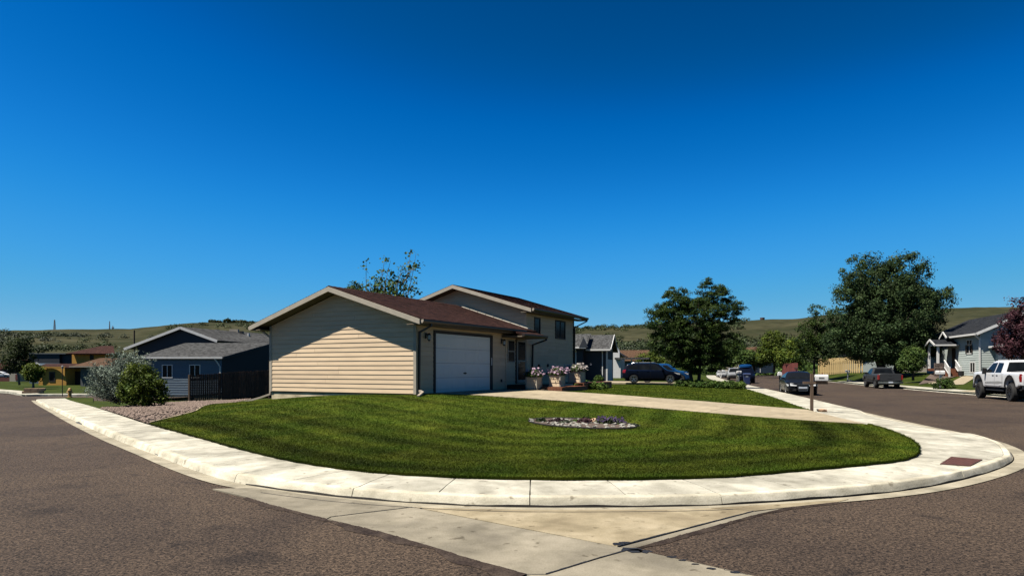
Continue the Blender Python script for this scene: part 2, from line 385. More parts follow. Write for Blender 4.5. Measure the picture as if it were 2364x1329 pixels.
def sheet(name, poly, zf, m, step=1., lift=0., tintf=None, parent=None, holes=()):
    """a ground sheet: polygon filled with a grid, draped on zf"""
    poly = [tuple(map(float, p)) for p in poly]
    xs = [p[0] for p in poly]; ys = [p[1] for p in poly]
    gx, gy = np.meshgrid(np.arange(min(xs) + step / 2, max(xs), step), np.arange(min(ys) + step / 2, max(ys), step)); gx = gx.ravel(); gy = gy.ravel()
    k = inside(gx, gy, poly) & (poly_dist(gx, gy, [np.array(p) for p in poly + poly[:1]]) > step * .35)
    gx = gx[k]; gy = gy[k]
    pts = [Vector(p) for p in poly] + [Vector((a, b)) for a, b in zip(gx, gy)]
    n = len(poly)
    v, e, f, *_ = delaunay_2d_cdt(pts, [], [list(range(n))], 1, 1e-5)
    v = np.array([(p.x, p.y) for p in v]); f = np.array([t for t in f if len(t) == 3])
    a = v[f[:, 1]] - v[f[:, 0]]; b = v[f[:, 2]] - v[f[:, 0]]; flip = (a[:, 0] * b[:, 1] - a[:, 1] * b[:, 0]) < 0
    f[flip] = f[flip][:, ::-1]
    z = (zf(v[:, 0], v[:, 1]) if callable(zf) else np.full(len(v), zf)) + lift
    return np_mesh(name, np.c_[v, z], f, m, parent, tint=(tintf(v[:, 0], v[:, 1]) if tintf else None), smooth=True)
# ------------------------------------------------------------------ plan of the corner lot
HOUSE_ANG = math.radians(90 - 27.85); HOUSE_O = np.array([-3.29, 23.269])
HX = np.array([math.cos(HOUSE_ANG), math.sin(HOUSE_ANG)]); HY = np.array([-HX[1], HX[0]])
def hw(X, Y): p = HOUSE_O + X * HX + Y * HY; return (float(p[0]), float(p[1]))       # house-local -> world

kb_px = [(81, 924), (125, 948), (169, 971), (253, 1010), (338, 1042), (439, 1083), (524, 1110), (588, 1122), (700, 1138), (845, 1154), (1075, 1168), (1231, 1171.5), (1538, 1170),
         (1687, 1165), (1850, 1155), (2000, 1143), (2110, 1130), (2207, 1112), (2290, 1089), (2330, 1072), (2342, 1060), (2335, 1048), (2318, 1035), (2274, 1017), (2187, 997), (2149, 990),
         (2048, 968), (1947, 944), (1842, 917), (1737, 893)]
KB = resample(chaikin(rays(kb_px, z_road) + [(25.6, 78.), (33.5, 110.), (50., 168.)], 2), .25)
le_px = [(150, 919), (189, 931), (243, 947.5), (324, 974.6), (372, 988), (507, 1025), (600, 1050), (700, 1070.5), (838, 1090), (1008, 1102.5), (1251, 1109), (1538, 1107.5), (1708, 1100.7),
         (1877, 1085.5), (2000, 1074), (2075, 1067), (2112, 1056), (2123, 1042), (2116, 1025), (2095, 1012), (2055, 995), (2004, 980), (1870, 949), (1801, 922), (1734, 900)]
z_walk = lambda x, y: z_road(x, y) + .15
LE = resample(chaikin(rays(le_px, z_walk) + [(23.6, 78.), (31.5, 110.), (48., 168.)], 2), .25)

anchors = [(x, y, float(z_road(x, y)) + .16) for x, y in LE[::10]]
def ha(X, Y, z): p = hw(X, Y); anchors.append((p[0], p[1], z))
for X in (.9, 3, 5.1, 6.3):
    for Y, z in ((0, .735), (-2, .70), (-5, .58), (-8.5, .40), (-11.5, .22)): ha(X, Y, z)
for X, Y, z in ((0, 0, .69), (0, 2, .68), (0, 4.5, .58), (0, 6.9, .40), (-1.5, .5, .68), (-1.5, 3.5, .62), (-1.2, 6.5, .40), (-3, 2, .58), (-3.5, 6, .36), (1, 8, .30), (6, 7.5, .1),
                (8, -1, .68), (10, -1, .72), (14, -1, .72), (9, -4, .58), (13, -5, .50), (7.5, -8, .38), (16, 4, .5), (10, 12, -.2), (20, 10, .2)): ha(X, Y, z)
for u, v, y in ((437, 927, 45.5), (620, 915, 48), (372, 922, 46), (400, 925, 62), (500, 926, 64), (560, 924, 66)): anchors.append(at(u, v, y))
for x, y, z in ((12, 58, .36), (5, 62, .40), (10, 72, .42), (0, 80, .4), (14, 95, .45), (20, 120, .6), (-12, 90, -.3), (-33, 55, -.85), (-33, 75, -.9), (-30, 90, -.8), (14, 48, .26), (9, 46, .38), (0, 160, .6)): anchors.append((x, y, z))
AN = np.array(anchors); 
_K = np.linalg.norm(AN[:, None, :2] - AN[None, :, :2], axis=2); _n = len(AN)
_A = np.zeros((_n + 3, _n + 3)); _A[:_n, :_n] = _K - np.eye(_n) * .8; _A[:_n, _n] = 1; _A[:_n, _n + 1:] = AN[:, :2]; _A[_n:, :_n] = _A[:_n, _n:].T
_w = np.linalg.solve(_A, np.r_[AN[:, 2], 0, 0, 0])
def H(x, y):
    x = np.asarray(x, float); y = np.asarray(y, float); sh = x.shape; x = x.ravel(); y = y.ravel(); out = np.empty(len(x))
    for i in range(0, len(x), 20000):
        a = x[i:i + 20000]; b = y[i:i + 20000]
        out[i:i + 20000] = np.hypot(a[:, None] - AN[None, :, 0], b[:, None] - AN[None, :, 1]) @ _w[:_n] + _w[_n] + _w[_n + 1] * a + _w[_n + 2] * b
    return out.reshape(sh)
def Hs(x, y): return float(H(np.array([x]), np.array([y]))[0])

# far side of the right-hand street
FK = resample(chaikin([(19.5, 3.), (24.2, 22.), (26.6, 32.), (28.2, 41.), (30.2, 50.), (33.2, 62.), (37.7, 78.), (46., 108.), (63., 160.)], 2), .6)
FKL = [np.array(p) for p in FK]
def z_right(x, y):
    d = poly_dist(np.asarray(x, float), np.asarray(y, float), FKL)
    f = smooth01((np.asarray(y, float) - 66) / 14.)
    return .12 + 1.0 * smooth01((d - (2.0 - 1.0 * f)) / (12. - 7.5 * f)) + .004 * np.clip(d - 16, 0, 200)
def ZR(x, y): return float(z_right(np.array([x]), np.array([y]))[0])
z_left = lambda x, y: z_road(x, y) + .14 + .0 * x

# ------------------------------------------------------------------ ground, hills
sky_u = [-3000, -400, 0, 300, 400, 480, 600, 800, 1300, 1400, 1480, 1600, 1700, 1760, 1830, 1900, 2100, 2200, 2330, 2500, 3500, 5400]
sky_v = [768, 770, 771, 768, 757, 749, 748, 747, 768, 764, 763, 757, 753, 749, 745, 738, 727, 720, 713, 711, 716, 730]
def skyline(k): return (HORIZON - np.interp(1182 + FOC * k, sky_u, sky_v)) / FOC
def fbm(x, y, seed=0):
    r = np.random.default_rng(seed); s = np.zeros_like(x)
    for i in range(6):
        a = r.uniform(0, 6.28); q = r.uniform(0, 6.28); w = 2 ** i
        s += np.sin((x * math.cos(a) + y * math.sin(a)) * w + q + 1.5 * np.sin((x * math.sin(a) - y * math.cos(a)) * w * .7 + q)) / w
    return s
def z_hill(x, y):
    k = x / np.maximum(y, 1); top = 1.6 + skyline(k) * 620.
    t = smooth01((y - 170) / 450.)
    base = np.where(k < .1, -1.25, -.35)
    z = base + (top - base) * t
    return z + fbm(x / 60., y / 60., 3) * 1.6 * smooth01((y - 170) / 100.) * smooth01((640 - y) / 90.)
ks = np.concatenate([np.linspace(-2.6, -.95, 30), np.linspace(-.94, .94, 190), np.linspace(.95, 2.6, 30)]); ys = np.concatenate([[105, 125, 145, 165], np.linspace(180, 640, 60), [700, 800, 1000, 1400]])
kk, yy = np.meshgrid(ks, ys); xx = kk * yy
zz = z_hill(xx, np.minimum(yy, 620)); zz = np.where(yy > 640, zz - (yy - 640) * .12, zz)
nI, nJ = kk.shape; idx = np.arange(nI * nJ).reshape(nI, nJ)
quads = np.stack([idx[:-1, :-1], idx[:-1, 1:], idx[1:, 1:], idx[1:, :-1]], -1).reshape(-1, 4)
struct(np_mesh('hills', np.c_[xx.ravel(), yy.ravel(), zz.ravel()], quads, 'hill_grass', smooth=True))
g = MB(); g.add([(-4000, -4000, -1.7), (4000, -4000, -1.7), (4000, 4000, -1.7), (-4000, 4000, -1.7)], [(0, 1, 2, 3)]); struct(g.build('ground', 'dry_ground'))

# ------------------------------------------------------------------ streets
near = [tuple(p) for p in KB[::2]]
road_poly = [(-34.5, 47.), (-30, 52.), (-30, 66.), (-47, 66.), (-60, 78.), (-95, 118.), (-110, 106.), (-60, 40.), (-25, -30.), (30, -30.)] + [tuple(p) for p in FK[::2]] + [(56, 175.)] + \
            [tuple(p + .0) for p in KB[::-2]] + []
road_poly = road_poly[:]
struct(sheet('road', road_poly, z_road, 'asphalt', step=2.0))

def offset(line, d):
    t = np.gradient(line, axis=0); t /= np.linalg.norm(t, axis=1)[:, None]; return line + np.c_[-t[:, 1], t[:, 0]] * d      # +d = left of travel (the lot side)
# kerb height along the line: dropped at the corner ramp and at the driveway mouth
arc = np.r_[0, np.cumsum(np.linalg.norm(np.diff(KB, axis=0), axis=1))]
def arc_of(pt): return arc[np.argmin(np.hypot(KB[:, 0] - pt[0], KB[:, 1] - pt[1]))]
s_ramp = arc_of(ray(2338, 1055, 0)); s_d0 = arc_of(hw(.2, -15)); s_d1 = arc_of(hw(7, -13.5)); s_l = arc_of(ray(110, 940, z_road))
def kerb_h(s):
    h = .122 - .055 * np.exp(-((s - s_ramp) / .8) ** 2)
    h = h - .085 * (smooth01((s - s_d0 + .8) / 1.2) - smooth01((s - s_d1 - .2) / 1.2))
    return np.maximum(h - .08 * np.exp(-((s - s_l) / 2.5) ** 2), .035)
KT = offset(KB, .145); KHgt = kerb_h(arc)

gut = struct(MB().build('gutter', 'gutter_concrete'))
gmb = MB(); GO = offset(KB, -.26); GI = offset(KB, -.012)
for i in range(len(KB) - 1):
    zz_ = [float(z_road(*KB[j])) for j in (i, i + 1)]
    gmb.add([(*GO[i], zz_[0] + .010), (*GO[i + 1], zz_[1] + .010), (*GI[i + 1], zz_[1] + .004), (*GI[i], zz_[0] + .004)], [(0, 1, 2, 3)])
gut.data = bpy.data.meshes.new('gutter'); gut.data.from_pydata(gmb.v, [], gmb.f); gut.data.materials.append(MATS['gutter_concrete']); gut.data.update()

kerb = bpy.data.objects.new('kerb', None); COL.objects.link(kerb); struct(kerb)
walk = bpy.data.objects.new('sidewalk', None); COL.objects.link(walk); struct(walk)
s_mid = arc_of(ray(1231, 1171.5, 0)); SLAB = 1.14
joints = [s_mid + k * SLAB for k in range(-60, 140)]; joints = [s for s in joints if 0.2 < s < arc[-1]]
def interp_line(line, s): return np.array([np.interp(s, arc, line[:, 0]), np.interp(s, arc, line[:, 1])])
# kerb segments: rounded profile swept along the line
prof = [(0, -.05, 0), (.004, .0, 0), (.022, .42, 0), (.042, .84, 0), (.052, .94, 0), (.070, .99, 0), (.143, 1.0, 0), (.143, -.3, 0)]
def kerb_piece(s0, s1):
    mb = MB(); ss = np.arange(s0 + .006, s1 - .005, .2).tolist() + [s1 - .006]; rings = []
    for s in ss:
        p = interp_line(KB, s); q = interp_line(KT, s); d = (q - p); d /= np.linalg.norm(d); h = float(np.interp(s, arc, KHgt)); zb = float(z_road(*p)); wob = .004 * math.sin(s * 9.) + .003 * math.sin(s * 23.)
        rings.append([(p[0] + d[0] * (a + wob * (a < .05)), p[1] + d[1] * (a + wob * (a < .05)), zb + b * h - .002) for a, b, _ in prof])
    n = len(prof)
    for r in rings: mb.v += r
    for i in range(len(rings) - 1):
        for j in range(n - 1): a = i * n + j; mb.f.append((a, a + n, a + n + 1, a + 1))
    mb.f.append(tuple(range(n))); k = (len(rings) - 1) * n; mb.f.append(tuple(k + j for j in range(n))[::-1])
    return mb.build('kerb_segment', 'kerb_concrete', kerb, angle=40)
kj = [s for i, s in enumerate(joints) if (i - joints.index(min(joints, key=lambda q: abs(q - s_mid)))) % 2 == 0]
kerb_far = [s for s in kj if interp_line(KB, s)[1] > 60]
for a, b in zip(kj[:-1], kj[1:]):
    if a in kerb_far: continue
    kerb_piece(a, b)
kerb_piece(kerb_far[0], kerb_far[-1])
# sidewalk slabs: between the kerb top and the lawn edge
le_i = []; last = 0
LEt = np.array(LE)
for s in joints:
    q = interp_line(KT, s); d = np.hypot(LEt[last:last + 60, 0] - q[0], LEt[last:last + 60, 1] - q[1]) if last else np.hypot(LEt[:, 0] - q[0], LEt[:, 1] - q[1])
    last = last + int(np.argmin(d)); le_i.append(last)
def slab(s0, s1, i0, i1, name='paving_slab'):
    k = 5; mb = MB(); top = []
    for t in np.linspace(0, 1, k):
        s = lerp(s0 + .009, s1 - .009, t); q = interp_line(KT, s); fi = lerp(i0, i1, t); w = np.array([np.interp(fi, range(len(LEt)), LEt[:, 0]), np.interp(fi, range(len(LEt)), LEt[:, 1])])
        d = w - q; L = np.linalg.norm(d); hq = float(np.interp(s, arc, KHgt)); zq = float(z_road(*q)) + hq - .003
        if t == 0 or t == 1:
            tg = (interp_line(KT, s1) - interp_line(KT, s0)); tg /= np.linalg.norm(tg); w = w + tg * (.009 if t == 0 else -.009)
        row = []
        for e, zt in ((.004, zq), (.45, zq + (.15 - hq) * .8), (1, float(z_road(*w)) + .152)): row.append((q[0] + d[0] * e if e < 1 else w[0], q[1] + d[1] * e if e < 1 else w[1], zt))
        top.append(row)
    n = 3
    for r in top: mb.v += r
    for r in top: mb.v += [(x, y, z - .09) for x, y, z in r]
    N = k * n
    for i in range(k - 1):
        for j in range(n - 1): a = i * n + j; mb.f.append((a, a + n, a + n + 1, a + 1))
    ring = [j for j in range(n)] + [i * n + n - 1 for i in range(1, k)] + [(k - 1) * n + j for j in range(n - 2, -1, -1)] + [i * n for i in range(k - 2, 0, -1)]
    for a, b in zip(ring, ring[1:] + ring[:1]): mb.f.append((a, b, b + N, a + N))
    return mb.build(name, 'concrete', walk)
for j in range(len(joints) - 1):
    if interp_line(KT, joints[j])[1] > 75: break
    if le_i[j + 1] > le_i[j]: slab(joints[j], joints[j + 1], le_i[j], le_i[j + 1])
far_strip = MB(); jf = [s for s in joints if interp_line(KT, s)[1] > 74]
for a, b in zip(jf[:-1], jf[1:]):
    i0, i1 = le_i[joints.index(a)], le_i[joints.index(b)]; p, q = interp_line(KT, a), interp_line(KT, b)
    far_strip.add([(*p, .15), (*q, .15), (*LEt[i1], .15), (*LEt[i0], .15)], [(0, 1, 2, 3)])
far_strip.build('paving_slab', 'concrete', walk)
bed = MB(); OUT = offset(KB, .05)       # dark bedding seen in the open joints
for j in range(len(joints) - 1):
    q0, q1 = interp_line(KT, joints[j]), interp_line(KT, joints[j + 1])
    if q0[1] > 75: break
    hmin = min(float(np.interp(joints[j], arc, KHgt)), float(np.interp(joints[j + 1], arc, KHgt)))
    bed.add([(*q0, float(z_road(*q0)) + hmin - .03), (*q1, float(z_road(*q1)) + hmin - .03), (*LEt[le_i[j + 1]], float(z_road(*q1)) + .12), (*LEt[le_i[j]], float(z_road(*q0)) + .12)], [(0, 1, 2, 3)])
bed.build('bedding', 'joint_dark', walk)

# rust red ramp plate set into the corner slab, with raised domes
tp = thing('ramp_plate', 'rust red ribbed metal plate set into the pale corner sidewalk', 'ramp plate', (0, 0, 0))
def walk_z(x, y):
    i = int(np.argmin(np.hypot(KT[:, 0] - x, KT[:, 1] - y))); a = np.hypot(*(KT[i] - (x, y))); e = a / (a + float(poly_dist(np.array([x]), np.array([y]), [np.array(p) for p in LE])[0])); zq = KHgt[i] - .003
    return np.interp(e, [0, .45, 1], [zq, zq + (.15 - KHgt[i]) * .8, .152])
c0, c1, c2, c3 = [ray(u, v, .14) for u, v in ((2170, 1071), (2240, 1073), (2268, 1059), (2196, 1055))]
def plate_pt(a, b, dz):
    p = (np.array(c0) * (1 - a) + np.array(c1) * a) * (1 - b) + (np.array(c3) * (1 - a) + np.array(c2) * a) * b; return (p[0], p[1], walk_z(p[0], p[1]) + dz)
tm = MB(); tm.hexa([plate_pt(0, 0, -.05), plate_pt(1, 0, -.05), plate_pt(1, 1, -.05), plate_pt(0, 1, -.05)], [plate_pt(0, 0, .012), plate_pt(1, 0, .012), plate_pt(1, 1, .012), plate_pt(0, 1, .012)])
tm.build('plate', 'rust_plate', tp)
dm = MB()
for i in range(9):
    for j in range(7): dm.lathe([(.022, 0), (.016, .006), (.004, .008)], plate_pt((i + .5) / 9, (j + .5) / 7, .011), n=6)
dm.build('dome', 'rust_plate', tp)['kind'] = 'stuff'

# valley gutter of concrete slabs across the mouth of the street
pan = bpy.data.objects.new('valley_gutter', None); COL.objects.link(pan); struct(pan)
def pan_slab(px, z=.016, m='pan_concrete'):
    pts = [np.array(ray(u, v, 0.)) for u, v in px]; c = sum(pts) / len(pts)
    pts = [p + (c - p) / np.linalg.norm(c - p) * .008 for p in pts]
    a = sum(pts[i][0] * pts[(i + 1) % len(pts)][1] - pts[(i + 1) % len(pts)][0] * pts[i][1] for i in range(len(pts)))
    if a < 0: pts = pts[::-1]
    return MB().prism([tuple(p) for p in pts], -.05, z).build('concrete_slab', m, pan)
kl = [(588, 1125), (700, 1142), (845, 1158), (950, 1166)]
pan_slab([(490, 1130), (588, 1127), (700, 1143), (845, 1159), (953, 1172), (860, 1183), (764, 1195), (754, 1200), (680, 1182), (618, 1166), (568, 1149)])
pan_slab([(764, 1196), (860, 1184), (953, 1173), (1100, 1202), (1300, 1241), (1451, 1270), (1380, 1292), (1261, 1329), (1214, 1329), (1075, 1291), (1008, 1269), (882, 1232), (754, 1201)], .0165)
pan_slab([(956, 1172), (1075, 1176), (1231, 1179), (1538, 1178), (1640, 1175), (1741, 1181), (1560, 1229), (1470, 1254), (1425, 1265), (1300, 1240), (1100, 1201)], .0155, 'pan_warm')
pan_slab([(1640, 1174), (1830, 1163), (1960, 1154), (1936, 1160), (1819, 1173), (1741, 1181)], .0150, 'pan_warm')
pan_slab([(1430, 1266), (1560, 1231), (1741, 1183), (1815, 1174), (1745, 1190), (1572, 1238), (1471, 1267), (1455, 1271)], .0148)
pan_slab([(1455, 1272), (1504, 1279), (1623, 1305), (1728, 1329), (1900, 1372), (2200, 1450), (1700, 1560), (1420, 1400), (1214, 1330), (1261, 1330), (1380, 1293)], .0162)
tar = MB()      # bitumen poured along the slab joint
def tar_blob(u, v, r, n=9):
    c = np.array(ray(u, v, 0)); tar.add([(c[0] + r * random.uniform(.5, 1.3) * math.cos(6.283 * i / n) * 1.5, c[1] + r * random.uniform(.5, 1.3) * math.sin(6.283 * i / n), .0205) for i in range(n)], [tuple(range(n))])
for u, v, r in ((1424, 1259, .05), (1440, 1256, .045), (1456, 1272, .07), (1470, 1275, .06), (1487, 1277, .05), (1552, 1290, .03), (1578, 1297, .025), (1604, 1306, .025), (1640, 1316, .03), (1700, 1325, .03)): tar_blob(u, v, r)
o = tar.build('bitumen_patch', 'bitumen', pan); o['kind'] = 'stuff'
crack = MB()
def strip(px, w, z=.0206):
    pts = [np.array(ray(u, v, 0)) for u, v in px]
    pts = [p for p in resample(pts, .08)]
    for a, b in zip(pts[:-1], pts[1:]):
        n = np.array([-(b - a)[1], (b - a)[0]]); n = n / np.linalg.norm(n) * w * random.uniform(.5, 1.2); crack.add([(*(a - n), z), (*(b - n), z), (*(b + n), z), (*(a + n), z)], [(0, 1, 2, 3)])
strip([(1425, 1264), (1560, 1229), (1660, 1203), (1741, 1182)], .012); strip([(953, 1173), (764, 1196)], .006); strip([(1456, 1271), (1380, 1292), (1261, 1329)], .010)
crack.build('joint_filler', 'bitumen', pan)
# worn dark asphalt along the slabs
wear = MB()
def wear_strip(px, side, w0, w1):
    pts = resample([np.array(ray(u, v, 0.)) for u, v in px], .10); n = len(pts); ws = [max(.0, lerp(w0, w1, i / n) * (1 + .5 * math.sin(i * .31) + .35 * math.sin(i * .83 + 1) + random.uniform(-.25, .25))) for i in range(n)]
    tg = np.gradient(pts, axis=0); tg /= np.linalg.norm(tg, axis=1)[:, None]; nn = np.c_[-tg[:, 1], tg[:, 0]] * side
    for i in range(n - 1):
        wear.add([(*(pts[i] - nn[i] * random.uniform(.0, .025)), .0185), (*(pts[i + 1] - nn[i + 1] * .01), .0185), (*(pts[i + 1] + nn[i + 1] * ws[i + 1]), .004), (*(pts[i] + nn[i] * ws[i]), .004)], [(0, 1, 2, 3) if side < 0 else (3, 2, 1, 0)])
wear_strip([(568, 1150), (618, 1166), (754, 1201), (882, 1232), (1008, 1269), (1075, 1291), (1214, 1329)], -1, .03, .13)
wear_strip([(1936, 1161), (1819, 1174), (1745, 1191), (1572, 1239), (1471, 1268)], 1, .02, .05)
wear_strip([(1504, 1279), (1623, 1306), (1728, 1330)], 1, .02, .04)
o = wear.build('worn_asphalt', 'asphalt_dark', pan); o['kind'] = 'stuff'
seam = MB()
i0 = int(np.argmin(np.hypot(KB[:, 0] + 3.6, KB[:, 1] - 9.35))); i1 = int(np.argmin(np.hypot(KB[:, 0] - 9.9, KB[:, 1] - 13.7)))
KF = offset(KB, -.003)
for i in range(i0, i1):       # dark strip standing in for the shade of the undercut at the kerb foot
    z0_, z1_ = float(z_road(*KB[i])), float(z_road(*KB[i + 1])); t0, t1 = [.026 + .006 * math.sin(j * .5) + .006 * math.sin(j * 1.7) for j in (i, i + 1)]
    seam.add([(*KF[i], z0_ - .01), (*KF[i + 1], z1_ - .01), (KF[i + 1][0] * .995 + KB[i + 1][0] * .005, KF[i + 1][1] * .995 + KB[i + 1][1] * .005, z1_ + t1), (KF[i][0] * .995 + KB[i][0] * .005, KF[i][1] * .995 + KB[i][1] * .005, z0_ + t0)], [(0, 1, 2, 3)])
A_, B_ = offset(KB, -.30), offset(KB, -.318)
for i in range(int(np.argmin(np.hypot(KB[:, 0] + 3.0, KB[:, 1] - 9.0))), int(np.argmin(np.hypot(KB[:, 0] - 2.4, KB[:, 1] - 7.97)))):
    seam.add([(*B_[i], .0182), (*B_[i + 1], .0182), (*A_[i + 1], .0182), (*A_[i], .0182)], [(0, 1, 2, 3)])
seam.build('kerb_shade_joint', 'joint_dark', pan)

# ------------------------------------------------------------------ lots
lot_poly = [tuple(p) for p in LE[::3]] + [(0, 170.), (-30, 92.), (-33, 66.), (-33, 56.)]
struct(sheet('lot', lot_poly, H, 'lawn_far', step=3., lift=-.10))
le_a = [tuple(p) for p in LE]
def le_between(pa, pb):
    i = int(np.argmin(np.hypot(LE[:, 0] - pa[0], LE[:, 1] - pa[1]))); j = int(np.argmin(np.hypot(LE[:, 0] - pb[0], LE[:, 1] - pb[1])))
    return [tuple(p) for p in LE[i:j + 1]]
g_edge = rays([(345, 976), (450, 950), (530, 931), (580, 921)], H)
lawn1 = le_between(ray(345, 981, z_walk), hw(.9, -13.7)) + [hw(.9, -13.0), hw(.9, -9), hw(.9, -5), hw(.9, -1), hw(.9, -.02), hw(.02, -.02), hw(-.02, 0), hw(-.02, 7.0), hw(.6, 7.6)] + g_edge[::-1]
bedL = np.array(le_between(ray(700, 1071, z_walk), ray(2075, 1067, z_walk)))
fullL = np.array(le_between(ray(345, 981, z_walk), hw(.9, -13.7)))
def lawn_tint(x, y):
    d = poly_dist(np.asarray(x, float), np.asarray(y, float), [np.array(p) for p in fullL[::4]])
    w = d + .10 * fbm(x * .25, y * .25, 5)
    s = .75 * np.tanh(2 * np.sin(w * 2 * math.pi / .92)) + .50 * fbm(w * 4.2 + .15 * x, .22 * x - .1 * y, 12)  # mowing stripes: sheen of bent blades put into the colour
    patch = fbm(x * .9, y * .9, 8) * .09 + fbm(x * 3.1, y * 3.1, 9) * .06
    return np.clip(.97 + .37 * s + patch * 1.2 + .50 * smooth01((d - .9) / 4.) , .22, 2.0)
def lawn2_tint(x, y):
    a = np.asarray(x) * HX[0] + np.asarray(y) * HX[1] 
    return np.clip(1.25 + .36 * np.tanh(2 * np.sin((a + .2 * fbm(x * .5, y * .5, 4)) * 2 * math.pi / 1.5)) + fbm(x * 1.1, y * 1.1, 2) * .09, .5, 1.8)  # light and dark of the mown bands painted as tint
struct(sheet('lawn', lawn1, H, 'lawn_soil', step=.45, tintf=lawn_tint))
lawn2 = [hw(6.32, -11.9)] + le_between(ray(1866, 949, z_walk), (18.0, 53.5)) + [(5.5, 55.5), hw(16, -.5), hw(6.32, -.4), hw(6.32, -6)]
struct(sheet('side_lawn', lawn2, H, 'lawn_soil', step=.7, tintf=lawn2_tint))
gravel_poly = rays([(228, 942)], H) + le_between(ray(250, 950, z_walk), ray(340, 980, z_walk)) + g_edge + rays([(530, 924), (437, 927), (372, 931), (300, 937), (262, 940)], H)
struct(sheet('gravel_bed', gravel_poly, H, 'gravel_base', step=.5, lift=.012))
# grass blades
def blades(name, poly, n, tintf, h0, ymax, near_pow=2.0):
    xs = np.array([p[0] for p in poly]); ys_ = np.array([p[1] for p in poly])
    X = []; Y = []; cnt = 0
    while cnt < n:
        u = RNG.random(n * 2); a, b = ys_.min(), min(ys_.max(), ymax); yv = 1 / (1 / a + (1 / b - 1 / a) * u); xv = RNG.uniform(xs.min(), xs.max(), n * 2)
        ok = inside(xv, yv, poly) & (RNG.random(n * 2) < .999); X.append(xv[ok]); Y.append(yv[ok]); cnt += ok.sum()
    x = np.concatenate(X)[:n]; y = np.concatenate(Y)[:n]; z = H(x, y)
    t = tintf(x, y) * RNG.uniform(.75, 1.25, n); w = .0030 + .00048 * y; h = h0 * RNG.uniform(.6, 1.35, n) * (1 + .012 * y)
    an = RNG.uniform(0, math.pi, n); cx, cy = np.cos(an) * w, np.sin(an) * w
    lx, ly = RNG.normal(0, .016, n) * (1 + .03 * y), RNG.normal(0, .016, n) * (1 + .03 * y)
    v = np.stack([np.c_[x - cx, y - cy, z - .005], np.c_[x + cx, y + cy, z - .005], np.c_[x + lx, y + ly, z + h]], 1).reshape(-1, 3)
    f = np.arange(3 * n).reshape(-1, 3)
    o = np_mesh(name, v, f, 'grass_blade', tint=np.repeat(t, 3)); o['kind'] = 'stuff'; o['label'] = 'short mown grass ' + ('of the striped corner lawn' if name == 'lawn_grass' else 'of the lawn beyond the driveway'); return o
def fringe(name, line, n, lab):
    """ragged tufts leaning over the edge of the lawn"""
    i = RNG.integers(0, len(line) - 1, n); t = RNG.random(n)[:, None]; a = line[i]; b = line[i + 1]; p = a * (1 - t) + b * t; tg = b - a; tg /= np.linalg.norm(tg, axis=1)[:, None]; out = np.c_[tg[:, 1], -tg[:, 0]]
    clump = .5 + .5 * np.sin(p[:, 0] * 7.) * np.sin(p[:, 1] * 9. + 1); o = RNG.uniform(-.03, .045, n) * clump; q = p + out * o[:, None] * .5; z = H(p[:, 0], p[:, 1]); w = .004 + .0004 * p[:, 1]; h = RNG.uniform(.02, .05, n)
    lean = out * (RNG.uniform(.0, .045, n) * (.4 + clump))[:, None]; v = np.stack([np.c_[q - tg * w[:, None], z - .01], np.c_[q + tg * w[:, None], z - .01], np.c_[q + lean + tg * RNG.normal(0, .012, (n, 1)), z + h]], 1).reshape(-1, 3)
    ob = np_mesh(name, v, np.arange(3 * n).reshape(-1, 3), 'grass_blade', tint=np.repeat(RNG.uniform(.5, 1.2, n), 3)); ob['kind'] = 'stuff'; ob['label'] = lab
fringe('lawn_fringe', np.array(fullL), 26000, 'grass fringe overhanging the sidewalk along the corner lawn')
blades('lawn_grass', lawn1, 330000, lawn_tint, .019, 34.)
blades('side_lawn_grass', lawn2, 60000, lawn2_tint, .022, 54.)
# gravel stones
def pebbles(n):
    vs_ = []; fs_ = []; k = 0; poly = gravel_poly; xs = [p[0] for p in poly]; ys_ = [p[1] for p in poly]
    base = np.array([(1, 0, 0), (0, 1, 0), (-1, 0, 0), (0, -1, 0), (0, 0, .7), (0, 0, -.7)]); fc = np.array([(0, 1, 4), (1, 2, 4), (2, 3, 4), (3, 0, 4), (1, 0, 5), (2, 1, 5), (3, 2, 5), (0, 3, 5)])
    x = RNG.uniform(min(xs), max(xs), n * 4); y = RNG.uniform(min(ys_), max(ys_), n * 4); ok = inside(x, y, poly); x = x[ok][:n]; y = y[ok][:n]; z = H(x, y)
    s = RNG.uniform(.03, .085, len(x)); a = RNG.uniform(0, 6.28, len(x))
    for i in range(6):
        b = base[i] * RNG.uniform(.7, 1.3, (len(x), 3)); vs_.append(np.c_[x + (b[:, 0] * np.cos(a) - b[:, 1] * np.sin(a)) * s, y + (b[:, 0] * np.sin(a) + b[:, 1] * np.cos(a)) * s, z + .02 + b[:, 2] * s])
    v = np.stack(vs_, 1).reshape(-1, 3); f = (fc[None] + 6 * np.arange(len(x))[:, None, None]).reshape(-1, 3)
    o = np_mesh('gravel', v, f, 'pebble'); o['kind'] = 'stuff'; o['label'] = 'pinkish grey landscaping gravel beside the left sidewalk'
pebbles(7000)
# pale edging between lawn and gravel
ed = MB(); ge = resample(g_edge, .6); 
for i, (a, b) in enumerate(zip(ge[:-1], ge[1:])):
    d = (b - a) / np.linalg.norm(b - a); n = np.array([-d[1], d[0]]) * .03; a2 = a + d * .01; b2 = b - d * .01
    ed.hexa([(*(a2 - n), Hs(*a) - .05), (*(b2 - n), Hs(*b) - .05), (*(b2 + n), Hs(*b) - .05), (*(a2 + n), Hs(*a) - .05)], [(*(a2 - n), Hs(*a) + .03), (*(b2 - n), Hs(*b) + .03), (*(b2 + n), Hs(*b) + .03), (*(a2 + n), Hs(*a) + .03)])
tag(ed.build('lawn_edging', 'pan_warm'), 'pale concrete edging strip between the lawn and the gravel', 'edging')

